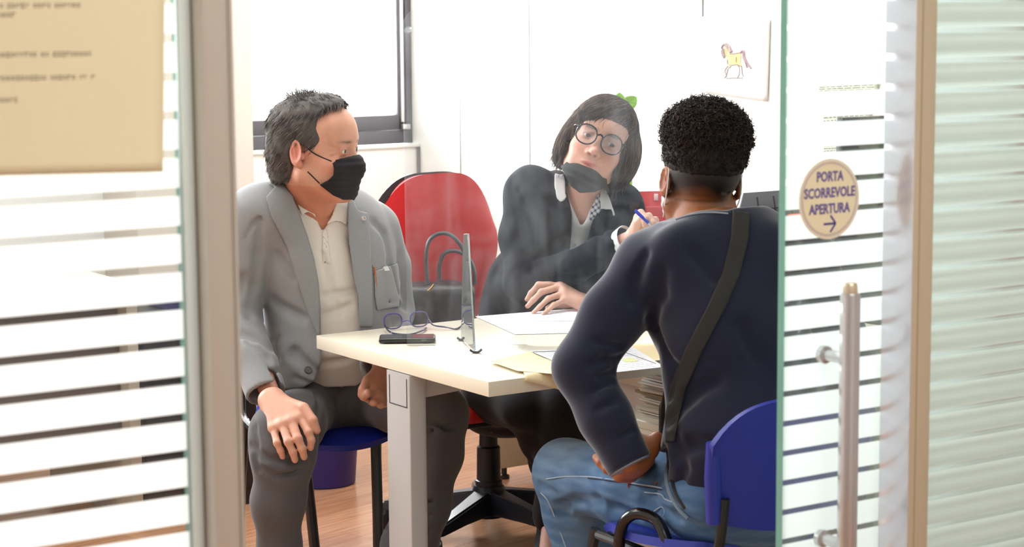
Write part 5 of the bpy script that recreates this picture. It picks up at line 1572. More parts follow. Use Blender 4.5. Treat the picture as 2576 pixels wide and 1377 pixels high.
for nm, pl_ in (('lapel', [(716, 430), (700, 436), (690, 450), (677, 463), (691, 471), (668, 496), (683, 548), (722, 622), (752, 720), (775, 790), (797, 842), (806, 842), (805, 780), (800, 710), (790, 652), (773, 597), (749, 530), (730, 474)]),
                ('lapel', [(878, 488), (888, 500), (902, 530), (927, 536), (932, 609), (936, 718), (939, 822), (903, 824), (902, 750), (889, 694), (878, 612), (874, 560), (875, 520)])):
    s3 = shell(jk, .0045, .0055, [pxpoly(pl_, px0), ysheet(4.9, 5.40 if pl_[0][0] < 800 else 5.46)])
    lo, hi = box_of([W(x, y, 5.22) for x, y in pl_], (.02, .25, .02)); sdmesh(nm, s3, lo, hi, .003, M_jkt, jacket, it=1)
s3 = shell(jk, .002, .0075, [pxpoly([(940, 684), (960, 676), (985, 668), (1000, 662), (1008, 700), (1004, 772), (950, 782), (944, 760)], px0), ysheet(4.9, 5.44)])
lo, hi = box_of([W(x, y, 5.3) for x, y in ((936, 655), (1012, 786))], (.02, .2, .02)); sdmesh('breast_pocket', s3, lo, hi, .003, M_jkt, jacket)
def disc_on(name, sd_, px, py, y0, y1, r, th, mat, parent, holes=True):
    c = surf(sd_, px, py, y0, y1, .002); g = Vector(sd_grad(sd_, np.array([c]))[0])
    m = MB(); m.lathe(c, [(r * .95, 0), (r, th * .4), (r * .95, th), (r * .72, th), (r * .65, th * .7), (.0001, th * .7)], 24, axis=g); return m.make(name, mat, parent)
disc_on('button', jk, 775, 932, 4.8, 5.5, .0105, .004, pmat('grey_horn', rgb(96, 92, 84), 0.3), jacket)
disc_on('lapel_pin', jk, 910, 552, 4.8, 5.6, .0062, .012, pmat('silver_pin', rgb(214, 206, 200), 0.3, metal=.3), jacket)
a_, b_ = surf(jk, 942, 672, 4.8, 5.6, .006), surf(jk, 947, 722, 4.8, 5.6, .006)
pen = thing('pen', 'slim copper coloured pen clipped in the breast pocket of the grey jacket', 'pen', b_)
m = MB(); m.tube([a_, b_], [.003, .0022], 8); m.make('barrel', pmat('copper', rgb(206, 128, 92), 0.3, metal=.5), pen)
m = MB(); m.tube([a_ + Vector((-.004, 0, .004)), a_ + Vector((-.003, -.002, -.018))], .0011, 6); m.make('clip', M_steel, pen)
a_ = surf(jk, 967, 677, 4.8, 5.6, .004)
MB().prism([a_ + Vector((-.012, 0, -.006)), a_ + Vector((.014, 0, -.004)), a_ + Vector((.008, 0, .008)), a_ + Vector((-.002, 0, .006))], Vector((0, -.003, 0))).make('pocket_paper', M_white, jacket, smooth=False)
# ---- mask
mk_ = SD()
mk_.u(Hm.e(0, .030, -.045, .064, .066, .070), .02); mk_.u(Hm.e(0, .062, -.040, .036, .055, .036), .03); mk_.u(Hm.e(0, .058, -.096, .038, .036, .032), .03)
for q in (-1, 1): mk_.u(Hm.e(q * .042, .045, -.055, .024, .034, .034), .03)
mpoly = [(833, 404), (914, 386), (975, 376), (980, 530), (885, 503), (862, 503), (838, 492), (803, 465), (826, 453), (838, 441), (840, 424)]
M_mask = pmat('black_cotton_mask', rgb(22, 21, 26), 0.8, weave=.25, wscale=900)
class MaskSD(SD):
    def __init__(s, b, cuts, pl=None): s.b = b; s.cuts = cuts; s.pl = pl
    def eval(s, xs, ys, zs):
        X, Y, Z = xs[:, None, None], ys[None, :, None], zs[None, None, :]
        D = s.b.eval(xs, ys, zs)
        if s.pl is not None: D = D + s.pl(X, Y, Z)
        D = np.maximum(D - .004, -(D + .001))
        for fn, lo, hi in s.cuts: D = np.maximum(D, fn(X, Y, Z))
        return D
def pleats(H, amp, z0, dz):
    def fn(X, Y, Z):
        l = (X - H.c[0]) * H.F[0, 2] + (Y - H.c[1]) * H.F[1, 2] + (Z - H.c[2]) * H.F[2, 2]
        return amp * np.sin((l - z0) / dz * 2 * PI)
    return fn
fcut = (lambda X, Y, Z: .004 - ((X - Hm.c[0]) * Hm.F[0, 1] + (Y - Hm.c[1]) * Hm.F[1, 1] + (Z - Hm.c[2]) * Hm.F[2, 1])), 0, 0
s3 = MaskSD(mk_, [pxpoly(mpoly, px0), fcut], pleats(Hm, .0008, 0, .016))
mask = sdmesh('face_mask', s3, Hm.c - .16, Hm.c + .16, .0026, M_mask, man, it=1)
M_cord = pmat('black_cord', rgb(16, 16, 18), 0.8)
m = MB(); m.tube([surf(man_body, x, y, 4.9, 5.5, .002) for x, y in ((834, 406), (810, 396), (790, 386), (772, 372))], .0016, 6, sub=4); m.make('ear_loop', M_cord, mask)
m = MB(); m.tube([surf(man_body, x, y, 4.9, 5.5, .002) for x, y in ((804, 462), (792, 450), (782, 440), (774, 432))], .0016, 6, sub=4); m.make('ear_loop', M_cord, mask)
# ---- hair
hb_ = SD()
hb_.u(Hm.e(0, -.020, .036, .080, .1015, .0905), .02); hb_.u(Hm.e(0, -.055, -.02, .066, .062, .06), .03); hb_.u(Hm.e(0, -.065, -.06, .048, .045, .04), .03)
hb_.u(Hm.e(0, .03, .075, .052, .05, .045), .03)
hpoly = [(866, 262), (838, 266), (812, 278), (799, 297), (796, 323), (807, 350), (817, 363), (812, 376), (796, 392), (782, 384), (771, 372), (752, 363), (733, 367), (727, 387), (734, 415), (744, 438), (735, 448), (700, 460), (640, 440), (640, 180), (870, 180)]
hs = hb_.copy(); hs.d(lambda X, Y, Z: -.003); hs.d(folds(21, .0018, (120, 120, 60))); hs.i(pxpoly(hpoly, px0), .004)
hs.i(((lambda X, Y, Z: np.where(((Z - Hm.c[2]) < -.02), (X - Hm.c[0]) * Hm.F[0, 1] + (Y - Hm.c[1]) * Hm.F[1, 1] - .02, -1)), np.full(3, -BIG), np.full(3, BIG)))
gray = [(96, 92, 90), (112, 107, 103), (80, 76, 73), (136, 130, 125), (66, 62, 60), (88, 83, 80), (72, 68, 66)]
hbase = sdmesh('hair', hs, Hm.c - .16, Hm.c + .17, .0035, M_hair, man, it=1, color=lambda V: np.tile(np.array(rgb(82, 77, 74)), (len(V), 1)))
Vh = np.array([v.co for v in hbase.data.vertices]) + np.array(man.location)
rs = np.random.RandomState(1)
Gh = sd_grad(hb_, Vh)
okk = (np.abs(sd_at(hb_, Vh)) < .012)
idx = rs.choice(np.nonzero(okk)[0], 5200)
def mdir(P, t):
    L = Hm.loc(P); G = sd_grad(hb_, P)
    d = np.zeros_like(P)
    f, u_, l_ = Hm.F[:, 1], Hm.F[:, 2], Hm.F[:, 0]
    back = -f
    top = np.clip((L[:, 2] - .06) / .05, 0, 1)[:, None]
    d = top * (f * .55 + l_ * .5 * np.sign(L[:, [0]] + .001)) + (1 - top) * (back * .75 - u_ * .75)
    d = d - G * (d * G).sum(1, keepdims=True)
    return d / (np.linalg.norm(d, axis=1, keepdims=True) + 1e-6) + G * .11
st_ = strands('tufts', Vh[idx] - Gh[idx] * .002, mdir, .016 + .016 * rs.rand(len(idx)), .00075, gray, M_hair, man, seed=2, wave=.13)
# short cowlick at the crown
top = Hm.p(0, -.03, .125); ii = np.nonzero((np.linalg.norm(Vh - top, axis=1) < .05) & okk)[0]; ii = rs.choice(ii, 260)
st2 = strands('tufts', Vh[ii], lambda P, t: sd_grad(hb_, P) + np.array((-.3, 0, .3)), .010 + .016 * rs.rand(len(ii)), .0006, gray[:3], M_hair, man, seed=3, wave=.6)
join_into(hbase, [st_, st2])
# ================================================================== the woman behind the desk
wo = thing('person', 'dark-haired woman in round glasses and navy cardigan, mask under her chin, behind the desk', 'person', (0.0, 5.85, 0))
cw = np.array(W(1508, 352, 5.50)); 
ax_l = np.array(_R) * .918 - np.array(_U) * .397; ax_u = np.array(_R) * .397 + np.array(_U) * .918
wf = _n(np.cross(ax_u, ax_l)); wf = wf if wf[1] < 0 else -wf
wf = _n(wf + np.array((-.04, 0, .07)))
HS = 1.09
Hw = Head(cw - wf * .078 * HS + ax_u * 0.0, frame(wf, ax_u), HS)
wN = np.array(W(1468, 500, 5.62)); wP = np.array(W(1285, 1000, 5.88))
sR, sL = np.array(W(1336, 484, 5.64)), np.array(W(1556, 522, 5.70))
eR, eL = np.array(W(1318, 716, 5.60)), np.array(W(1682, 790, 5.52))
hR, hL = np.array(W(1592, 598, 5.32)), np.array(W(1478, 761, 5.435))
def wtorso(o=0.0):
    sd = SD()
    C = np.array(W(1440, 640, 5.72)); A = np.array(W(1350, 820, 5.80)); dn = _n(wN - wP); F = frame(_n(np.array((.25, -.97, .0))), dn)
    sd.u(ell(C, (.155 + o, .105 + o, .18 + o), F), .05); sd.u(ell(A, (.15 + o, .11 + o, .20 + o), F), .06)
    sd.u(ell(wP, (.18 + o, .14 + o, .12 + o), F), .05)
    sd.u(cap(sR, wN + np.array((-.03, .01, -.03)), .062 + o, .055 + o), .05); sd.u(cap(sL, wN + np.array((.03, .01, -.04)), .060 + o, .052 + o), .05)
    sd.u(ell(np.array(W(1428, 610, 5.63)), (.055 + o, .05 + o, .055 + o)), .05); sd.u(ell(np.array(W(1520, 610, 5.65)), (.055 + o, .05 + o, .055 + o)), .05)
    return sd
hipR, hipL = np.array(W(1225, 1000, 5.86)), np.array(W(1330, 1000, 5.88))
kR, kL = np.array(W(1322, 1020, 5.50)), np.array(W(1425, 1022, 5.46))
aR, aL = np.array(W(1440, 1290, 5.80)), np.array(W(1392, 1300, 5.56))
sd = wtorso(-.018)
sd.u(cap(Hw.p(0, -.025, -.06), wN + np.array((0, .01, -.02)), .047, .056), .025)
head_ops(sd, Hw, fem=1)
for a, b, c in ((sR, eR, hR), (sL, eL, hL)): sd.chain([a, b, c], [.042, .032, .021], .02)
for a, b, c in ((hipR, kR, aR), (hipL, kL, aL)): sd.chain([a, b, c], [.07, .05, .035], .03); sd.u(cap(c, c + np.array((-.02, -.10, -.08)), .03, .024), .02)
# left hand spread on the form
hand_ops(sd, W(1462, 758, 5.43), [W(1400, 716, 5.475), W(1412, 721, 5.455), W(1418, 738, 5.435), W(1421, 754, 5.42)],
         [[W(1355, 717, 5.475), W(1336, 738, 5.47), W(1326, 754, 5.465)], [W(1362, 735, 5.44), W(1342, 755, 5.43), W(1327, 771, 5.42)],
          [W(1379, 752, 5.41), W(1358, 772, 5.39), W(1342, 787, 5.375)], [W(1393, 768, 5.39), W(1378, 781, 5.37), W(1365, 791, 5.355)]],
         [W(1450, 762, 5.46), W(1420, 768, 5.48), W(1395, 768, 5.49), W(1378, 776, 5.47)], rw=.024, rf=.0084)
# right hand closed around the pen
hand_ops(sd, W(1598, 592, 5.31), [W(1606, 548, 5.27), W(1620, 552, 5.265), W(1634, 558, 5.27), W(1646, 568, 5.28)],
         [[W(1612, 536, 5.24), W(1624, 552, 5.215), W(1622, 566, 5.22)], [W(1632, 545, 5.23), W(1642, 562, 5.215), W(1632, 574, 5.225)], [W(1648, 554, 5.24), W(1652, 572, 5.225), W(1640, 582, 5.235)], [W(1658, 568, 5.26), W(1656, 584, 5.25), W(1644, 590, 5.255)]],
         [W(1600, 580, 5.28), W(1604, 560, 5.245), W(1614, 550, 5.23), W(1624, 556, 5.225)], rw=.025, rf=.0092)
lo, hi = box_of([aR, aL, kR, kL, sR, sL, eR, eL, hR, hL, Hw.c, wP], (.17, .17, .17)); lo[2] = 0
fr = ([(Hw.c[0] - .12, Hw.c[0] + .12, .0025), (W(1318, 700, 5.4).x, W(1480, 700, 5.4).x, .0035), (W(1580, 700, 5.3).x, W(1665, 700, 5.3).x, .0035)],
      [(Hw.c[1] - .15, Hw.c[1] + .12, .0026), (5.19, 5.34, .0035)], [(Hw.c[2] - .15, Hw.c[2] + .15, .0025), (.73, .84, .0032), (W(1600, 605, 5.3).z, W(1600, 525, 5.2).z, .0035)])
def wextra(C, L, V):
    nails = np.zeros(len(V))
    return C
sdmesh('body', sd, lo, hi, .0085, skinmat('woman_skin'), wo, fr, it=1, color=skin_color((222, 172, 152), (218, 132, 116), (70, 54, 48), (196, 108, 104), Hw, wextra, .8))
wbody = sd
eyeballs(Hw, wo, (.28, 1, -.16), (80, 66, 50))
px1 = pixel_scale(5.5)
# ---- cardigan
M_navy = pmat('navy_knit', rgb(16, 19, 30), 0.95, weave=.3, wscale=700, spec=.2, sheen=.0, noise=.1, nscale=30)
cg = wtorso(.010)
cg.u(cap(wN + np.array((0, .02, .02)), wN + np.array((0, .01, -.04)), .066, .085), .03)
cg.u(cap(sR + np.array((.01, 0, -.01)), np.array(W(1398, 458, 5.70)), .056, .036), .03)
cg.u(ell(np.array(W(1290, 770, 5.74)), (.085, .07, .17)), .06)
cg.chain([sR, np.array(W(1312, 600, 5.63)), eR, np.array(W(1445, 668, 5.47)), np.array(W(1568, 608, 5.35))], [.066, .060, .054, .045, .040], .03)
cg.chain([sL, np.array(W(1605, 640, 5.62)), eL, np.array(W(1500, 762, 5.46))], [.062, .058, .055, .038], .03)
cbase = cg.copy()
vopen = [(1395, 395), (1414, 425), (1424, 470), (1430, 505), (1436, 540), (1434, 600), (1430, 641), (1446, 640), (1473, 638), (1480, 600), (1492, 552), (1512, 530), (1520, 500), (1526, 470), (1528, 395)]
cg.s(front_of(pxpoly(vopen, px1), 5.66), .003)
cg.s((lambda X, Y, Z: np.maximum(poly2(*projA(X, Y, Z), [(1380, 200), (1640, 200), (1640, 432), (1540, 440), (1400, 404), (1380, 400)]) * px1, -9), np.full(3, -BIG), np.full(3, BIG)), .002)
fore = SD(); fore.chain([eR, np.array(W(1445, 668, 5.47)), np.array(W(1568, 608, 5.35))], [.054, .045, .040], .02)
cg.u(fore.ops[0][1], .01); cg.u(fore.ops[1][1], .01)
cR2 = np.array(W(1568, 608, 5.35)); d2 = _n(cR2 - np.array(W(1445, 668, 5.47)))
cg.i(((lambda X, Y, Z: np.where(((X - cR2[0]) ** 2 + (Y - cR2[1]) ** 2 + (Z - cR2[2]) ** 2) < .008, (X - cR2[0]) * d2[0] + (Y - cR2[1]) * d2[1] + (Z - cR2[2]) * d2[2] - .004, -1)), np.full(3, -BIG), np.full(3, BIG)))
cg.i(plane((0, 0, .50), (0, 0, -1)), .003)
cg.d(folds(31, .0035, (22, 22, 16)))
for pts, r, kk in (([(1300, 480), (1345, 560), (1352, 640)], .006, .02), ([(1290, 600), (1330, 680), (1345, 700)], .007, .02), ([(1250, 690), (1290, 760)], .008, .02), ([(1240, 740), (1260, 790)], .006, .016),
                   ([(1380, 700), (1450, 690), (1520, 655)], .006, .014), ([(1545, 500), (1540, 580), (1560, 640)], .006, .016), ([(1490, 560), (1520, 600)], .005, .014), ([(1370, 520), (1400, 600)], .006, .02)):
    q = [surf(cg, x, y, 5.1, 6.0) for x, y in pts]; crease(cg, q, r, kk)
lo, hi = box_of([sR, sL, eR, eL, cR2, wP], (.12, .16, .09)); lo[2] = .49; hi[2] = 1.2; hi[1] = 6.1
card = sdmesh('cardigan', cg, lo, hi, .0048, M_navy, wo, it=1)
# ---- shirt
M_shw = pmat('white_poplin', rgb(226, 226, 228), 0.8, noise=.03, nscale=30)
ws = wtorso(-.002); ws.u(cap(wN + np.array((0, .01, .02)), wN + np.array((0, 0, -.03)), .055, .07), .03)
wsb = ws.copy()
ws.s(front_of(pxpoly([(1405, 380), (1424, 470), (1433, 505), (1450, 540), (1462, 566), (1472, 555), (1484, 528), (1503, 495), (1512, 470), (1530, 380)], px1), 5.66), .002)
ws.s((lambda X, Y, Z: np.maximum(poly2(*projA(X, Y, Z), [(1380, 200), (1640, 200), (1640, 442), (1540, 446), (1400, 425), (1380, 420)]) * px1, -9), np.full(3, -BIG), np.full(3, BIG)), .002)
ws.i(plane((0, 0, .6), (0, 0, -1)), .003); ws.d(folds(9, .0022, (34, 34, 12)))
lo, hi = box_of([sR, sL, wP], (.05, .14, .05)); lo[2] = .6
wshirt = sdmesh('shirt', ws, lo, hi, .0055, M_shw, wo, it=1)
for pl_, y1 in (([(1396, 420), (1404, 414), (1416, 427), (1421, 452), (1425, 498), (1416, 508), (1407, 507), (1400, 500), (1394, 465)], 5.62), ([(1512, 474), (1525, 478), (1536, 505), (1547, 540), (1543, 546), (1538, 528), (1512, 527), (1508, 500)], 5.66)):
    s3 = shell(cbase, .004, .005, [pxpoly(pl_, px1), ysheet(5.2, y1)])
    lo, hi = box_of([W(x, y, 5.5) for x, y in pl_], (.03, .25, .03)); sdmesh('collar', s3, lo, hi, .0028, M_shw, wshirt, keep=400)
def plaid():
    k = NT('blue_check_cotton'); p = k.n('ShaderNodeBsdfPrincipled'); p.inputs['Roughness'].default_value = .8
    tc = k.n('ShaderNodeTexCoord'); mp = k.n('ShaderNodeMapping'); mp.inputs['Rotation'].default_value = (0, .6, 0); k.l(tc.outputs['Object'], mp.inputs[0])
    sx = k.n('ShaderNodeSeparateXYZ'); k.l(mp.outputs[0], sx.inputs[0])
    ms = []
    for ax in ('X', 'Z'):
        a = k.math('FRACT', k.math('MULTIPLY', sx.outputs[ax], 85)); ms.append(k.math('LESS_THAN', a, .42))
    s = k.math('MULTIPLY', k.math('ADD', ms[0], ms[1]), .5)
    cr = k.n('ShaderNodeValToRGB'); cr.color_ramp.elements[0].color = rgb(228, 228, 234) + (1,); cr.color_ramp.elements[1].color = rgb(44, 52, 104) + (1,)
    k.l(s, cr.inputs[0]); k.l(cr.outputs[0], p.inputs['Base Color']); k.l(p.outputs[0], k.out.inputs[0]); return k.m
s3 = shell(wsb, .003, .005, [pxpoly([(1509, 482), (1513, 540), (1494, 552), (1482, 560), (1484, 530), (1496, 505)], px1), ysheet(5.2, 5.66)])
lo, hi = box_of([W(x, y, 5.5) for x, y in ((1478, 480), (1515, 565))], (.02, .25, .02)); sdmesh('inner_collar', s3, lo, hi, .0028, plaid(), wshirt, keep=60)
disc_on('button', ws, 1445, 617, 5.2, 6.0, .0052, .003, pmat('pearl_button', rgb(200, 196, 190), .3), wshirt)
# cuff at the pen hand
m = MB(); a_ = Vector(cR2); d3 = Vector(d2)
m.lathe(a_ - d3 * .012, [(.034, 0), (.036, .002), (.040, .026), (.0385, .028), (.033, .006)], 28, axis=d3); m.make('cuff', M_shw, wshirt)
# ---- trousers and shoes
M_blk = pmat('black_trousers', rgb(20, 19, 22), .9, sheen=.1)
wt = SD(); wt.u(ell(wP, (.185, .145, .12)), .02)
wt.chain([hipR, kR, (kR + aR) / 2, aR], [.082, .068, .054, .05], .03); wt.u(cap(W(1232, 985, 5.64), W(1300, 1000, 5.56), .085, .075), .03); wt.chain([hipL, kL, (kL + aL) / 2, aL], [.082, .070, .062, .055], .03)
wt.i(plane((0, 0, .40 + .22), (0, 0, 1)), .01); wt.d(folds(8, .003, (24, 24, 20)))
lo, hi = box_of([wP, kR, kL, aR, aL, hipR], (.2, .17, .14)); sdmesh('trousers', wt, lo, hi, .0065, M_blk, wo)
for c, d in ((aR, np.array((-.2, -1, 0))), (aL, np.array((-.35, -1, 0)))):
    d = d / np.linalg.norm(d); s4 = SD(); toe = np.array((c[0], c[1], 0)) + d * .16; b = c + np.array((0, 0, -.02))
    s4.u(cap(c + np.array((0, 0, .03)), b - np.array((0, 0, .04)), .050, .046), .02); s4.u(fcap(np.array((c[0], c[1], .05)) - d * .03, toe + np.array((0, 0, .036)), .044, .040, (0, 0, 1), .85), .04)
    s4.i(plane((0, 0, .004), (0, 0, -1)), .002)
    bt = sdmesh('boot', s4, np.minimum(c, toe) - np.array((.1, .1, .5)), np.maximum(c, toe) + np.array((.1, .1, .06)), .006, pmat('black_suede', rgb(22, 20, 24), .8), wo)
    if c is aL:
        for i in range(4):
            q = surf(s4, 1386 + i * 1.5, 1322 + i * 17, 5.2, 5.8, .001); m = MB()
            g = Vector(sd_grad(s4, np.array([q]))[0]); u_ = Vector((0, 0, 1)); sdv = g.cross(u_).normalized(); u2 = sdv.cross(g)
            m.tube([q + (sdv * math.cos(t) + u2 * math.sin(t)) * .0055 for t in [k_ * PI / 5 for k_ in range(1, 10)]], .0013, 6); m.make('eyelet', M_steel, bt)
# ---- mask pulled under the chin
wm = SD(); wm.u(Hw.e(0, .045, -.098, .058, .050, .034), .02); wm.u(Hw.e(0, .035, -.120, .045, .045, .040), .03); wm.u(Hw.e(0, .072, -.100, .028, .024, .026), .02)
wmp = [(1424, 383), (1440, 398), (1458, 411), (1474, 419), (1503, 427), (1533, 428), (1560, 424), (1560, 470), (1520, 473), (1496, 484), (1458, 486), (1436, 469), (1423, 444), (1405, 408)]
wcut = (lambda X, Y, Z: .0 - ((X - Hw.c[0]) * Hw.F[0, 1] + (Y - Hw.c[1]) * Hw.F[1, 1] + (Z - Hw.c[2]) * Hw.F[2, 1])), 0, 0
s3 = MaskSD(wm, [pxpoly(wmp, px1), wcut], pleats(Hw, .0010, 0, .02))
wmask = sdmesh('face_mask', s3, Hw.c - .2, Hw.c + .2, .0026, pmat('dark_green_grey_mask', rgb(38, 42, 42), .8, weave=.25, wscale=900), wo, it=1, keep=80)
# ---- round glasses
def wl(x, y, z): return Vector(Hw.p(x, y, z))
gl_ = []
eg = bpy.data.objects.new('eyeglasses', None); link(eg); eg.parent = wo; eg.location = wl(0, .11, 0) - wo.location
fr_ = MB(); Lx, Lz = Vector(Hw.F[:, 0]), Vector(Hw.F[:, 2]); Ly = Vector(Hw.F[:, 1])
for q in (-1, 1):
    c_ = wl(q * .0335, .108, -.003)
    mm, qq = lens_ring(c_, (Lx + Ly * (-.1 * q)).normalized(), Lz, .0262 * HS, .0245 * HS, .0019 * HS, p=2.15, n=40); fr_.add(mm.v, mm.f); gl_.append((c_, qq))
fr_.tube([wl(-.0085, .110, .004), wl(0, .112, .0085), wl(.0085, .110, .004)], .0026, 8, sub=5)
for q in (-1, 1): fr_.tube([wl(q * .058, .105, .008), wl(q * .066, .100, .010)], .003, 8)
fr_.make('frame_front', pmat('black_acetate', rgb(20, 19, 24), .2), eg)
for c_, qq in gl_:
    m = MB(); m.prism([p + (c_ - p) * .03 for p in qq], Ly * .001); m.make('lens', M_lens, eg, smooth=False)
for q in (-1, 1):
    m = MB(); m.tube([wl(q * .066, .100, .010), wl(q * .075, .05, .010), wl(q * .080, -.01, .008), wl(q * .078, -.03, -.006)], [.0022, .002, .002, .0018], 8, sub=4); m.make('temple', pmat('black_acetate_arm', rgb(20, 19, 24), .2), eg)
# pen and watch
p0, p1 = W(1597, 529, 5.22), W(1632, 562, 5.205)
pn_ = thing('pen', 'blue ballpoint pen in the woman\'s raised writing hand', 'pen', p1)
m = MB(); m.tube([p0, p0.lerp(p1, .08), p1], [.0035, .0048, .0042], 12); m.make('barrel', pmat('blue_pen_plastic', rgb(34, 50, 176), .25), pn_)
m = MB(); m.tube([p1, p1 + (p1 - p0).normalized() * .012], [.0035, .001], 10); m.make('tip', M_steel, pn_)
wt_ = bpy.data.objects.new('wrist_watch', None); link(wt_); wt_.parent = wo; wt_.location = W(1484, 745, 5.43) - wo.location
cw_ = Vector(hL) + (Vector(hL) - Vector(W(1450, 757, 5.43))).normalized() * .004; dw = (Vector(eL) - Vector(hL)).normalized()
q = []; A_ = dw.cross(Vector((0, 0, 1))).normalized(); B_ = A_.cross(dw)
for i in range(24): q.append(cw_ + (A_ * math.cos(2 * PI * i / 24) * 1.05 + B_ * math.sin(2 * PI * i / 24)) * .0245)
m = MB(); m.tube(q, .0022, 8, closed=True, flat=(dw, 2.2)); m.make('strap', pmat('dark_strap', rgb(60, 46, 36), .5), wt_)
m = MB(); m.lathe(cw_ - B_ * .0255 if B_.z < 0 else cw_ + B_ * .0235, [(.010, 0), (.011, .003), (.009, .005)], 20, axis=(B_ if B_.z > 0 else -B_)); m.make('watch_case', pmat('gold_case', rgb(226, 206, 170), .25, metal=.8), wt_)
# ---- hair
wh = SD()
wh.u(Hw.e(-.003, -.018, .036, .086, .106, .092), .02)
wh.u(Hw.e(-.070, -.008, -.030, .034, .058, .066), .03); wh.u(Hw.e(.074, -.005, -.022, .038, .062, .072), .03)
wh.u(Hw.e(0, -.055, -.03, .085, .062, .075), .03); wh.u(Hw.e(0, .045, .075, .060, .045, .040), .03)
wh.u(Hw.e(-.045, .06, .058, .030, .035, .022), .02)
whb = wh.copy()
face = [(1424, 392), (1424, 352), (1437, 326), (1452, 314), (1486, 311), (1508, 307), (1531, 296), (1554, 295), (1571, 305), (1575, 326), (1573, 352), (1565, 382), (1556, 396), (1546, 413), (1538, 432), (1530, 520), (1400, 520), (1410, 420)]
fcp = (lambda X, Y, Z: np.maximum(poly2(*projA(X, Y, Z), face) * px1, -((X - Hw.c[0]) * Hw.F[0, 1] + (Y - Hw.c[1]) * Hw.F[1, 1] + (Z - Hw.c[2]) * Hw.F[2, 1] - .0)), np.full(3, -BIG), np.full(3, BIG))
wh2 = wh.copy(); wh2.d(lambda X, Y, Z: -.001); wh2.s(fcp, .006); wh2.d(folds(13, .0018, (150, 150, 40)))
brown = [(58, 44, 38), (42, 32, 29), (76, 58, 50), (34, 26, 25), (100, 78, 66), (50, 38, 34), (120, 98, 84)]
whair = sdmesh('hair', wh2, Hw.c - .19, Hw.c + .19, .0034, M_hair, wo, it=1, color=lambda V: np.tile(np.array(rgb(40, 31, 28)), (len(V), 1)))
Vh = np.array([v.co for v in whair.data.vertices]) + np.array(wo.location)
okk = np.abs(sd_at(whb, Vh)) < .01
rs = np.random.RandomState(5)
crown = Hw.p(.015, -.035, .13)
def wdir(P, t):
    G = sd_grad(whb, P); L = Hw.loc(P)
    d = (P - crown); d = d / (np.linalg.norm(d, axis=1, keepdims=True) + 1e-6)
    dn = -Hw.F[:, 2][None] * .9 + np.array((0, 0, -.35))[None]
    w_ = np.clip((.10 - L[:, [2]]) / .09, 0, 1)
    v = d * (1 - w_) * 1.2 + dn * w_
    # fringe swept to her right (towards the left of the picture)
    fr2 = ((L[:, 1] > .03) & (L[:, 2] > .04))[:, None]
    v = v + fr2 * (-Hw.F[:, 0][None] * .55)
    v = v - G * (v * G).sum(1, keepdims=True)
    return v / (np.linalg.norm(v, axis=1, keepdims=True) + 1e-6)
L_ = Hw.loc(Vh)
cand = np.nonzero(okk & (L_[:, 2] > -.035))[0]
idx = rs.choice(cand, 6500)
a1 = strands('locks', Vh[idx], wdir, .030 + .030 * rs.rand(len(idx)), .0008, brown, M_hair, wo, segs=7, seed=6, sd=whb, lift=.0025, wave=.10)
cand = np.nonzero(okk & (L_[:, 1] > .03) & (L_[:, 2] > .045) & (L_[:, 2] < .105))[0]
a2 = strands('locks', Vh[rs.choice(cand, 140)], lambda P, t: wdir(P, t) + Hw.F[:, 1][None] * .12 + (-Hw.F[:, 2][None]) * .5, .035 + .02 * rs.rand(140), .0007, brown[:4], M_hair, wo, segs=6, seed=7, wave=.12)
cand = np.nonzero(okk & (L_[:, 2] < -.05))[0]
a3 = strands('locks', Vh[rs.choice(cand, 500)], lambda P, t: np.tile(-Hw.F[:, 2] * .8 + np.array((0, 0, -.3)), (len(P), 1)) + sd_grad(whb, P) * .35 * t, .010 + .022 * rs.rand(500), .0006, brown, M_hair, wo, segs=5, seed=8, wave=.25)
cand = np.nonzero(okk & (L_[:, 2] > .04))[0]
a4 = strands('locks', Vh[rs.choice(cand, 70)], lambda P, t: wdir(P, t) + sd_grad(whb, P) * (.45 - .6 * t), .06 + .04 * rs.rand(70), .00035, brown, M_hair, wo, segs=8, seed=9, wave=.1)
join_into(whair, [a1, a2, a3, a4])
# ================================================================== the young man seen from behind
ym = thing('person', 'young man seen from behind, curly black hair, navy sweater and blue jeans, on blue chair', 'person', (0.44, 4.14, 0))
yf = _n(np.array((-.16, 1, .06)))
Hy = Head(W(1763, 452, 4.42), frame(yf, (.06, 0, 1)), 1.06)
yN = np.array(W(1775, 560, 4.34)); yP = np.array(W(1868, 1262, 4.10))
ysL, ysR = np.array(W(1636, 668, 4.27)), np.array(W(2020, 655, 4.29))
yeL, yeR = np.array(W(1462, 925, 4.20)), np.array(W(2150, 930, 4.20))
ywL, ywR = np.array(W(1584, 1160, 4.13)), np.array(W(2070, 1130, 4.38))
yhL, yhR = np.array(W(1785, 1265, 4.18)), np.array(W(1945, 1268, 4.18))
ykL, ykR = np.array(W(1422, 1190, 4.53)), np.array(W(1880, 1165, 4.64))
yaL, yaR = np.array(W(1520, 1640, 4.46)), np.array(W(1800, 1620, 4.60))
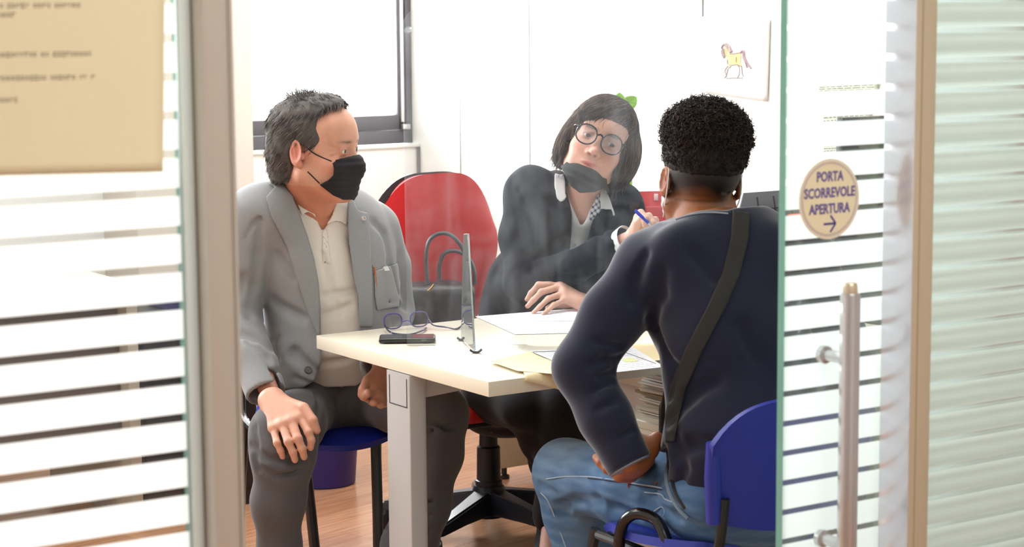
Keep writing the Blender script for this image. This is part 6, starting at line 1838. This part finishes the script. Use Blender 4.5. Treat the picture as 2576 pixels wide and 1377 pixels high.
def ytorso(o=0.0):
    sd = SD()
    T = lambda px, py, Y: np.array(W(px, py, Y))
    F = frame((0, 1, 0), (-.10, .22, 1))
    sd.u(ell(T(1828, 735, 4.27), (.178 + o, .112 + o, .20 + o), F), .05)
    sd.u(ell(T(1862, 935, 4.18), (.156 + o, .108 + o, .22 + o), F), .05)
    sd.u(ell(T(1872, 1150, 4.12), (.165 + o, .125 + o, .17 + o), F), .05)
    sd.u(cap(ysL, yN + np.array((-.02, 0, -.055)), .068 + o, .062 + o), .05); sd.u(cap(ysR, yN + np.array((.04, 0, -.05)), .068 + o, .064 + o), .05)
    sd.u(ell(T(1720, 680, 4.20), (.07 + o, .045 + o, .09 + o)), .05); sd.u(ell(T(1925, 680, 4.20), (.07 + o, .045 + o, .09 + o)), .05)
    return sd
nk0, nk1 = Hy.p(0, -.030, -.06), yN + np.array((0, .01, -.04))
sd = ytorso(-.018)
sd.u(cap(nk0, nk1, .056, .064), .03)
sd.u(cap(yN + np.array((-.10, 0, -.07)), nk0 + np.array((-.015, 0, -.05)), .03, .035), .04); sd.u(cap(yN + np.array((.11, 0, -.07)), nk0 + np.array((.015, 0, -.05)), .03, .035), .04)
head_ops(sd, Hy)
# folds of skin at the nape
for zz, dx in ((502, 0), (517, .004)):
    q = [np.array(W(x, y, 4.345 - .012 * math.cos((x - 1768) / 60))) for x, y in ((1722, zz + 2), (1750, zz + 6), (1785, zz + 6), (1825, zz))]
for a, b, c in ((ysL, yeL, ywL), (ysR, yeR, ywR)): sd.chain([a, b, c], [.05, .036, .027], .02)
for a, b, c in ((yhL, ykL, yaL), (yhR, ykR, yaR)): sd.chain([a, b, c], [.075, .052, .038], .03); sd.u(cap(c, c + np.array((-.02, .10, -.03)), .035, .03), .02)
# left hand resting on the thigh
hand_ops(sd, W(1588, 1152, 4.145), [W(1560, 1196, 4.19), W(1584, 1196, 4.20), W(1608, 1180, 4.22), W(1630, 1158, 4.23)],
         [[W(1530, 1180, 4.20), W(1512, 1164, 4.215), W(1500, 1152, 4.23)], [W(1552, 1190, 4.22), W(1530, 1174, 4.24), W(1516, 1160, 4.25)],
          [W(1590, 1190, 4.25), W(1570, 1176, 4.27)], [W(1618, 1166, 4.26), W(1600, 1150, 4.28)]],
         [W(1600, 1130, 4.16), W(1612, 1108, 4.18), W(1600, 1100, 4.20), W(1586, 1108, 4.22)], rw=.034, rf=.0115)
sd.u(cap(W(1600, 1150, 4.155), W(1632, 1130, 4.17), .030, .022), .015)
sd.u(cap(W(1632, 1130, 4.17), W(1652, 1104, 4.18), .020, .0135), .010)
sd.u(cap(W(1652, 1104, 4.18), W(1660, 1120, 4.21), .0135, .012), .006)
sd.u(cap(W(1615, 1160, 4.16), W(1600, 1180, 4.17), .022, .018), .012)
lo, hi = box_of([yaL, yaR, ykL, ykR, ysL, ysR, yeL, yeR, Hy.c], (.15, .17, .17)); lo[2] = 0; hi[1] += .08
def yextra(C, L, V):
    A = L
    near = (np.abs(L) < .2).all(1)
    dark = np.array(rgb(13, 9, 9))
    # cropped hair fading into the nape
    z = L[:, 2]; back = L[:, 1] < .055
    fz = np.clip((z + .060 - .010 * np.sin(L[:, 0] * 60)) / .055, 0, 1)
    ear = (np.abs(L[:, 0]) > .0745) & (L[:, 2] < .034) & (L[:, 2] > -.05)
    C = mixc(C, dark, fz ** 1.3 * .985 * (back & near & ~ear))
    nk = np.exp(-((V[:, 2] - W(1775, 503, 4.36).z) / .0022) ** 2) + .7 * np.exp(-((V[:, 2] - W(1775, 487, 4.36).z) / .0016) ** 2)  # shade of the nape folds, painted as dark lines in the skin colour
    C = mixc(C, np.array(rgb(74, 38, 18)), nk * .6 * (V[:, 2] > 1.0) * (np.abs(V[:, 0] - Hy.c[0] + .0) < .06) * (V[:, 1] < Hy.c[1]))
    return C
fr = ([(Hy.c[0] - .12, Hy.c[0] + .12, .0028), (W(1490, 1100, 4.2).x, W(1668, 1100, 4.2).x, .004)], [(Hy.c[1] - .13, Hy.c[1] + .12, .003), (4.12, 4.24, .004)], [(Hy.c[2] - .17, Hy.c[2] + .14, .0028), (W(1600, 1212, 4.15).z, W(1600, 1085, 4.15).z, .004)])
sd_neck = sd
for zz in (W(1775, 503, 4.36).z, W(1775, 488, 4.36).z):
    cc_ = nk0 * .5 + nk1 * .5
    q = [np.array((Hy.c[0] + .058 * math.sin(t), cc_[1] - .066 * math.cos(t), zz + .004 * math.sin(2 * t))) for t in np.linspace(-1.0, 1.1, 9)]
    for a, b in zip(q[:-1], q[1:]): sd.s(cap(a, b, .0035, .0035), .006)
sdmesh('body', sd, lo, hi, .0085, skinmat('young_man_skin', .5, .06), ym, fr, it=1, color=skin_color((158, 96, 56), (140, 72, 40), (26, 20, 19), (120, 66, 56), Hy, yextra))
eyeballs(Hy, ym, (0, 1, -.1), (50, 34, 26))
px2 = pixel_scale(4.2)
# ---- sweater
M_swt = pmat('navy_wool', rgb(24, 28, 52), .95, weave=.42, wscale=650, sheen=.4, noise=.08, nscale=20, bump=.1, bscale=500)
yw = ytorso(.006)
yw.u(cap(yN + np.array((0, .005, .004)), yN + np.array((0, 0, -.05)), .066, .085), .03)
yw.chain([ysL, np.array(W(1545, 792, 4.235)), yeL, np.array(W(1520, 1050, 4.16)), np.array(W(1577, 1158, 4.125))], [.070, .064, .057, .055, .047], .025)
yw.chain([ysR, np.array(W(2085, 790, 4.25)), yeR, np.array(W(2115, 1040, 4.30)), ywR], [.070, .064, .056, .05, .04], .025)
yw.s((lambda X, Y, Z: np.maximum(poly2(*projA(X, Y, Z), smoothpoly([(1560, 380), (2000, 380), (2000, 500), (1850, 528), (1835, 535), (1800, 532), (1760, 532), (1725, 540), (1692, 552), (1640, 540)], 3)) * px2, -9), np.full(3, -BIG), np.full(3, BIG)), .003)
yw.s(cap(nk0, nk1 + np.array((0, 0, .02)), .062, .066), .003)
cY = np.array(W(1577, 1158, 4.125)); dY = _n(cY - np.array(W(1530, 1070, 4.15)))
yw.i(((lambda X, Y, Z: np.where(((X - cY[0]) ** 2 + (Y - cY[1]) ** 2 + (Z - cY[2]) ** 2) < .009, (X - cY[0]) * dY[0] + (Y - cY[1]) * dY[1] + (Z - cY[2]) * dY[2] - .010, -1)), np.full(3, -BIG), np.full(3, BIG)))
hemP = W(1790, 1288, 4.0); 
hem = [(1600, 1180), (1690, 1200), (1700, 1238), (1718, 1262), (1752, 1280), (1795, 1292), (1900, 1302), (2080, 1300), (2250, 1290), (2250, 1500), (1400, 1500), (1400, 1300), (1560, 1260)]
hz0 = W(1795, 1292, 3.99).z
def hemcut(X, Y, Z):
    hz = hz0 - .028 + .02 * np.clip((W(1760, 1288, 4.0).x - X) / .1, 0, 4) + .02 * np.clip((Y - 4.05) / .1, 0, 3)
    return np.where(X > .285, hz - Z, -1)
yw.i((hemcut, np.full(3, -BIG), np.full(3, BIG)), .003)
yw.d(folds(41, .0028, (14, 14, 16)))
for pts, r, kk in (([(1640, 800), (1660, 740), (1665, 690)], .009, .025), ([(1650, 830), (1700, 930), (1690, 1000)], .008, .02), ([(1625, 640), (1600, 700), (1590, 760)], .005, .02), ([(1560, 900), (1520, 905), (1480, 920)], .006, .016),
                   ([(1545, 935), (1505, 950)], .006, .014), ([(1540, 960), (1490, 985)], .005, .014), ([(1548, 1010), (1510, 1030)], .005, .014), ([(1560, 870), (1500, 860)], .005, .016),
                   ([(1690, 1060), (1730, 1000), (1800, 960)], .008, .03), ([(1700, 1150), (1740, 1120), (1790, 1120)], .007, .03), ([(1740, 640), (1800, 700)], .005, .03), ([(1700, 1100), (1720, 1180), (1712, 1220)], .006, .02),
                   ([(1590, 1080), (1560, 1100)], .005, .014), ([(1860, 820), (1900, 900)], .006, .03)):
    q = [surf(yw, x, y, 3.8, 4.6) for x, y in pts]; crease(yw, q, r, kk)
lo, hi = box_of([ysL, ysR, yeL, yeR, cY, yP, ywR], (.09, .17, .03)); hi[2] = 1.17; lo[2] = .47; hi[1] = 4.52
swt = sdmesh('sweater', yw, lo, hi, .0048, M_swt, ym, it=1)
# neck and hem ribs, pale undershirt edge
M_pale = pmat('pale_grey_trim', rgb(150, 152, 162), .9)
q = [surf(yw, x, y, 3.9, 4.8, .0015) for x, y in ((1700, 552), (1730, 542), (1765, 536), (1800, 535), (1832, 538))]
m = MB(); m.tube(q, .0020, 8, sub=5); m.make('neck_trim', M_pale, swt)
q = [surf(yw, x, y, 3.8, 4.6, .001) for x, y in ((1702, 1236), (1716, 1256), (1750, 1276), (1795, 1288), (1850, 1296), (1910, 1300), (1960, 1302))]
m = MB(); m.tube(q, .0035, 8, sub=5); m.make('undershirt_hem', M_pale, swt)
m = MB(); a_ = Vector(cY); d_ = Vector(dY); m.lathe(a_ - d_ * .006, [(.047, 0), (.0485, .004), (.0485, .018), (.045, .019), (.044, .004)], 32, axis=d_); m.make('cuff', M_swt, swt)
m = MB(); m.lathe(a_ + d_ * .0125, [(.0455, 0), (.046, .002), (.0445, .003)], 32, axis=d_); m.make('cuff_edge', M_pale, swt)
# ---- shoulder strap (with its bag hanging in front of him, hidden)
M_strap = pmat('dark_olive_webbing', rgb(34, 32, 30), .75, weave=.4, wscale=1200)
bagt = thing('shoulder_bag', 'dark crossbody bag strap running over the back of the navy sweater', 'bag', W(1700, 1080, 4.2))
strp = [(1843, 528), (1886, 536), (1884, 600), (1862, 690), (1826, 775), (1770, 880), (1728, 975), (1706, 1060), (1698, 1112), (1674, 1112), (1672, 1050), (1686, 970), (1725, 875), (1780, 770), (1818, 685), (1838, 600)]
s3 = shell(yw, .0022, .0065, [pxpoly(strp, px2), ysheet(3.8, 4.45)])
lo, hi = box_of([W(x, y, 4.2) for x, y in strp], (.02, .25, .02)); sdmesh('strap', s3, lo, hi, .0027, M_strap, bagt, keep=80)
m = MB(); m.tube([W(1692, 960, 4.22), W(1684, 1020, 4.25), W(1682, 1080, 4.28), W(1688, 1130, 4.30)], [.016, .017, .017, .016], 8, sub=4, flat=((0, 1, 0), .25)); m.make('strap_end', M_strap, bagt)
sdb = SD(); bc_ = W(1760, 1090, 4.42); sdb.u(rb3(bc_, (.09, .035, .075), .02), 0); sdmesh('bag_body', sdb, bc_ - Vector((.12, .06, .1)), bc_ + Vector((.12, .06, .1)), .006, M_strap, bagt)
# ---- jeans
yj = SD()
yj.u(ell(yP + np.array((0, .02, .0)), (.172, .138, .115)), .02)
yj.chain([yhL, np.array(W(1600, 1235, 4.34)), ykL, np.array(W(1450, 1290, 4.53)), np.array(W(1472, 1377, 4.52)), yaL], [.098, .088, .074, .070, .066, .058], .03)
yj.chain([yhR, np.array(W(1920, 1200, 4.42)), ykR, (ykR + yaR) / 2, yaR], [.098, .085, .072, .062, .055], .03)
yj.i(plane((0, 0, .10), (0, 0, -1)), .004); yj.d(folds(51, .0028, (26, 26, 20)))
for pts, r, kk in (([(1560, 1285), (1500, 1262), (1450, 1262), (1410, 1275)], .010, .02), ([(1430, 1262), (1420, 1300)], .006, .014), ([(1600, 1300), (1540, 1280)], .008, .02), ([(1640, 1250), (1680, 1290)], .005, .016), ([(1400, 1290), (1440, 1310)], .005, .014),
                   ([(1620, 1260), (1700, 1310)], .006, .02), ([(1700, 1290), (1790, 1340)], .006, .016), ([(1360, 1220), (1400, 1245)], .005, .016)):
    q = [surf(yj, x, y, 3.8, 4.9) for x, y in pts]; crease(yj, q, r, kk)
den = [np.array(rgb(*c)) for c in ((76, 112, 150), (128, 158, 186), (50, 78, 112), (150, 160, 150))]
def dcol(V):
    C = np.tile(den[0], (len(V), 1))
    d = np.linalg.norm((V - (ykL + np.array((0, -.02, .05)))) / np.array((.10, .12, .06)), axis=1)
    C = mixc(C, den[1], np.exp(-d ** 2) * .75)
    d2 = np.linalg.norm((V - (ykL + np.array((.05, 0, .07)))) / np.array((.07, .1, .03)), axis=1); C = mixc(C, den[3], np.exp(-d2 ** 2) * .5)
    n_ = vnoise(V * np.array((1, 1, 2.2)), 38, 5)
    C = mixc(C, den[1], np.clip(n_, 0, 1) * .5); C = mixc(C, den[2], np.clip(-n_, 0, 1) * .5)
    d3 = np.linalg.norm((V - np.array(W(1480, 1330, 4.46))) / np.array((.05, .05, .06)), axis=1); C = mixc(C, den[1], np.exp(-d3 ** 2) * .5)
    return np.clip(C * (1 + .06 * vnoise(V, 160, 2))[:, None], 0, 1)
M_den = pmat('blue_denim', (1, 1, 1), .9, attr='Col', weave=.3, wscale=900, bump=.15, bscale=700)
lo, hi = box_of([yP, ykL, ykR, yaL, yaR], (.19, .17, .14)); lo[2] = .08
jn = sdmesh('jeans', yj, lo, hi, .0052, M_den, ym, it=1, color=dcol)
M_st = pmat('pale_seam_thread', rgb(160, 176, 190), .9); M_dk = pmat('dark_denim_seam', rgb(34, 48, 74), .9)
for pts in ([(1374, 1206), (1420, 1200), (1475, 1200), (1530, 1206), (1600, 1218), (1660, 1228), (1690, 1240)], [(1360, 1240), (1378, 1260), (1395, 1300), (1410, 1340), (1432, 1400)]):
    seam('seam', yj, pts, 3.9, 4.9, .0016, M_st, jn)
seam('seam', yj, [(x, y + 4) for x, y in [(1480, 1200), (1530, 1206), (1600, 1218), (1660, 1228), (1690, 1240)]], 3.9, 4.9, .0018, M_dk, jn)
# waistband, belt loop, pocket seam, rivet
for pts, w_, mm_ in (([(1700, 1120), (1682, 1160), (1676, 1200), (1684, 1240), (1706, 1280), (1730, 1305)], .0042, pmat('faded_waistband', rgb(118, 134, 150), .9)), ([(1712, 1130), (1694, 1170), (1690, 1205), (1700, 1245), (1722, 1280)], .0040, pmat('black_belt', rgb(22, 22, 26), .5))):
    seam('waistband' if w_ > .005 else 'belt', yj, pts, 3.8, 4.7, w_, mm_, jn, off=.002, sub=4)
seam('pocket_seam', yj, [(1582, 1222), (1584, 1234), (1630, 1240), (1662, 1244), (1672, 1256), (1692, 1264)], 3.8, 4.9, .0014, M_st, jn)
seam('pocket_seam', yj, [(1636, 1294), (1664, 1276), (1672, 1290), (1668, 1300)], 3.8, 4.9, .0014, M_st, jn)
disc_on('rivet', yj, 1652, 1217, 3.8, 4.9, .0042, .003, pmat('copper_rivet', rgb(176, 110, 84), .35, metal=.6), jn)
MB().box(surf(yj, 1582, 1222, 3.8, 4.9, .001), (.005, .003, .010), 0).make('red_bartack', pmat('red_thread', rgb(170, 60, 44), .8), jn)
for c in (yaL, yaR):
    b = np.array((c[0], c[1], 0)); s4 = SD()
    s4.u(cap(b + np.array((0, 0, .09)), b + np.array((0, 0, .05)), .044, .044), .02); s4.u(fcap(b + np.array((0, -.04, .045)), b + np.array((-.03, .17, .035)), .044, .04, (0, 0, 1), .85), .02); s4.i(plane((0, 0, .002), (0, 0, -1)), .002)
    sdmesh('shoe', s4, b - np.array((.12, .12, .002)), b + np.array((.12, .26, .15)), .006, pmat('white_trainer', rgb(220, 220, 220), .5), ym)
# ---- face mask seen from behind
M_mw = pmat('light_blue_mask', rgb(176, 206, 226), .8)
ymk = SD(); ymk.u(Hy.e(0, .045, -.055, .063, .066, .058), .02); ymk.u(Hy.e(0, .07, -.05, .035, .045, .036), .03)
ycut = (lambda X, Y, Z: .022 - ((X - Hy.c[0]) * Hy.F[0, 1] + (Y - Hy.c[1]) * Hy.F[1, 1] + (Z - Hy.c[2]) * Hy.F[2, 1])), 0, 0
zc1 = (lambda X, Y, Z: ((X - Hy.c[0]) * Hy.F[0, 2] + (Y - Hy.c[1]) * Hy.F[1, 2] + (Z - Hy.c[2]) * Hy.F[2, 2]) + .018), 0, 0
s3 = MaskSD(ymk, [ycut, zc1], pleats(Hy, .001, 0, .016)); ymask = sdmesh('face_mask', s3, Hy.c - .17, Hy.c + .17, .003, M_mw, ym, keep=80)
for q in (-1, 1):
    m = MB(); m.tube([Hy.p(q * .066, .03, -.085), Hy.p(q * .071, .008, -.075), Hy.p(q * .077, -.022, -.045), Hy.p(q * .078, -.034, -.01), Hy.p(q * .076, -.026, .024), Hy.p(q * .077, .0, .022)], .0013, 8, sub=5); m.make('ear_loop', pmat('white_elastic', rgb(232, 234, 238), .8), ymask)
# ---- hair: cropped sides, mass of short curls on top
yh = SD()
yh.u(Hy.e(0, -.022, .060, .081, .098, .074), .02); yh.u(Hy.e(0.006, -.005, .103, .074, .086, .056), .035); yh.u(Hy.e(-.012, -.02, .098, .070, .078, .056), .03)
yb = yh.copy()
ycrop = yh.copy(); ycrop.d(lambda X, Y, Z: .001)
ycrop.u(Hy.e(0, -.018, .035, .0762, .0978, .0885), .02)
ycrop.i(((lambda X, Y, Z: -((X - Hy.c[0]) * Hy.F[0, 2] + (Y - Hy.c[1]) * Hy.F[1, 2] + (Z - Hy.c[2]) * Hy.F[2, 2]) + .024), np.full(3, -BIG), np.full(3, BIG)), .004)
ycrop.d(folds(61, .0016, (160, 160, 160)))
M_curl = pmat('curly_hair', (1, 1, 1), .6, attr='Col', spec=.25)
yhair = sdmesh('hair', ycrop, Hy.c - .2, Hy.c + .22, .0036, M_curl, ym, it=1, color=lambda V: np.tile(np.array(rgb(22, 17, 17)), (len(V), 1)))
Vh = np.array([v.co for v in yhair.data.vertices]) + np.array(ym.location); L_ = Hy.loc(Vh); Gh = sd_grad(ycrop, Vh)
rs = np.random.RandomState(12)
def coils(idx, h, rc, rt, seed, turns=1.6, seg=11):
    rs_ = np.random.RandomState(seed); n = len(idx); B = Vh[idx]; N_ = Gh[idx] + rs_.randn(n, 3) * .35 + np.array((0, 0, .25)); N_ /= np.linalg.norm(N_, axis=1, keepdims=True)
    A = np.cross(N_, rs_.randn(n, 3)); A /= np.linalg.norm(A, axis=1, keepdims=True); C = np.cross(N_, A)
    t = np.linspace(0, 1, seg); ph = rs_.rand(n, 1) * 6.28; sg = np.where(rs_.rand(n, 1) < .5, -1, 1); hh = h * (.6 + .8 * rs_.rand(n, 1)); rr_ = rc * (.6 + .8 * rs_.rand(n, 1))
    ang = ph + sg * 2 * PI * turns * t[None]
    P = B[:, None] - N_[:, None] * .003 + N_[:, None] * (hh * t[None])[..., None] + A[:, None] * (np.cos(ang) * rr_ * (.5 + .5 * t))[..., None] + C[:, None] * (np.sin(ang) * rr_ * (.5 + .5 * t))[..., None]
    T = np.gradient(P, axis=1); T /= np.linalg.norm(T, axis=2, keepdims=True) + 1e-9
    U_ = np.cross(T, N_[:, None] + .01); U_ /= np.linalg.norm(U_, axis=2, keepdims=True) + 1e-9; W2 = np.cross(T, U_)
    sd_ = 4; r = rt * (1 - .5 * t ** 2)[None, :, None]
    V = np.stack([P + (U_ * math.cos(2 * PI * j / sd_) + W2 * math.sin(2 * PI * j / sd_)) * r for j in range(sd_)], 2).reshape(-1, 3)
    base = (np.arange(n) * seg * sd_)[:, None, None]; i = np.arange(seg - 1)[None, :, None] * sd_; j = np.arange(sd_)[None, None]; j2 = (j + 1) % sd_
    F = np.stack([base + i + j, base + i + j2, base + i + sd_ + j2, base + i + sd_ + j], -1).reshape(-1, 4)
    o = mk('curls', V, F, M_curl, ym)
    pal = np.array([rgb(*c) for c in ((30, 22, 21), (44, 31, 28), (20, 15, 15), (58, 40, 34))]); C_ = np.ones((len(V), 4), np.float32); C_[:, :3] = np.repeat(pal[rs_.randint(0, 4, n)], seg * sd_, 0)
    if len(o.data.vertices) == len(V): o.data.color_attributes.new('Col', 'FLOAT_COLOR', 'POINT').data.foreach_set('color', C_.ravel())
    return o
top = np.nonzero(L_[:, 2] > .075)[0]; mid = np.nonzero((L_[:, 2] > .035) & (L_[:, 2] <= .09))[0]; low = np.nonzero((L_[:, 2] > .022) & (L_[:, 2] <= .045))[0]
c1 = coils(rs.choice(top, 2600), .0145, .0042, .0013, 1); c2 = coils(rs.choice(mid, 1500), .008, .0028, .0010, 2); c3 = coils(rs.choice(low, 600), .003, .0018, .0008, 3)
join_into(yhair, [c1, c2, c3])
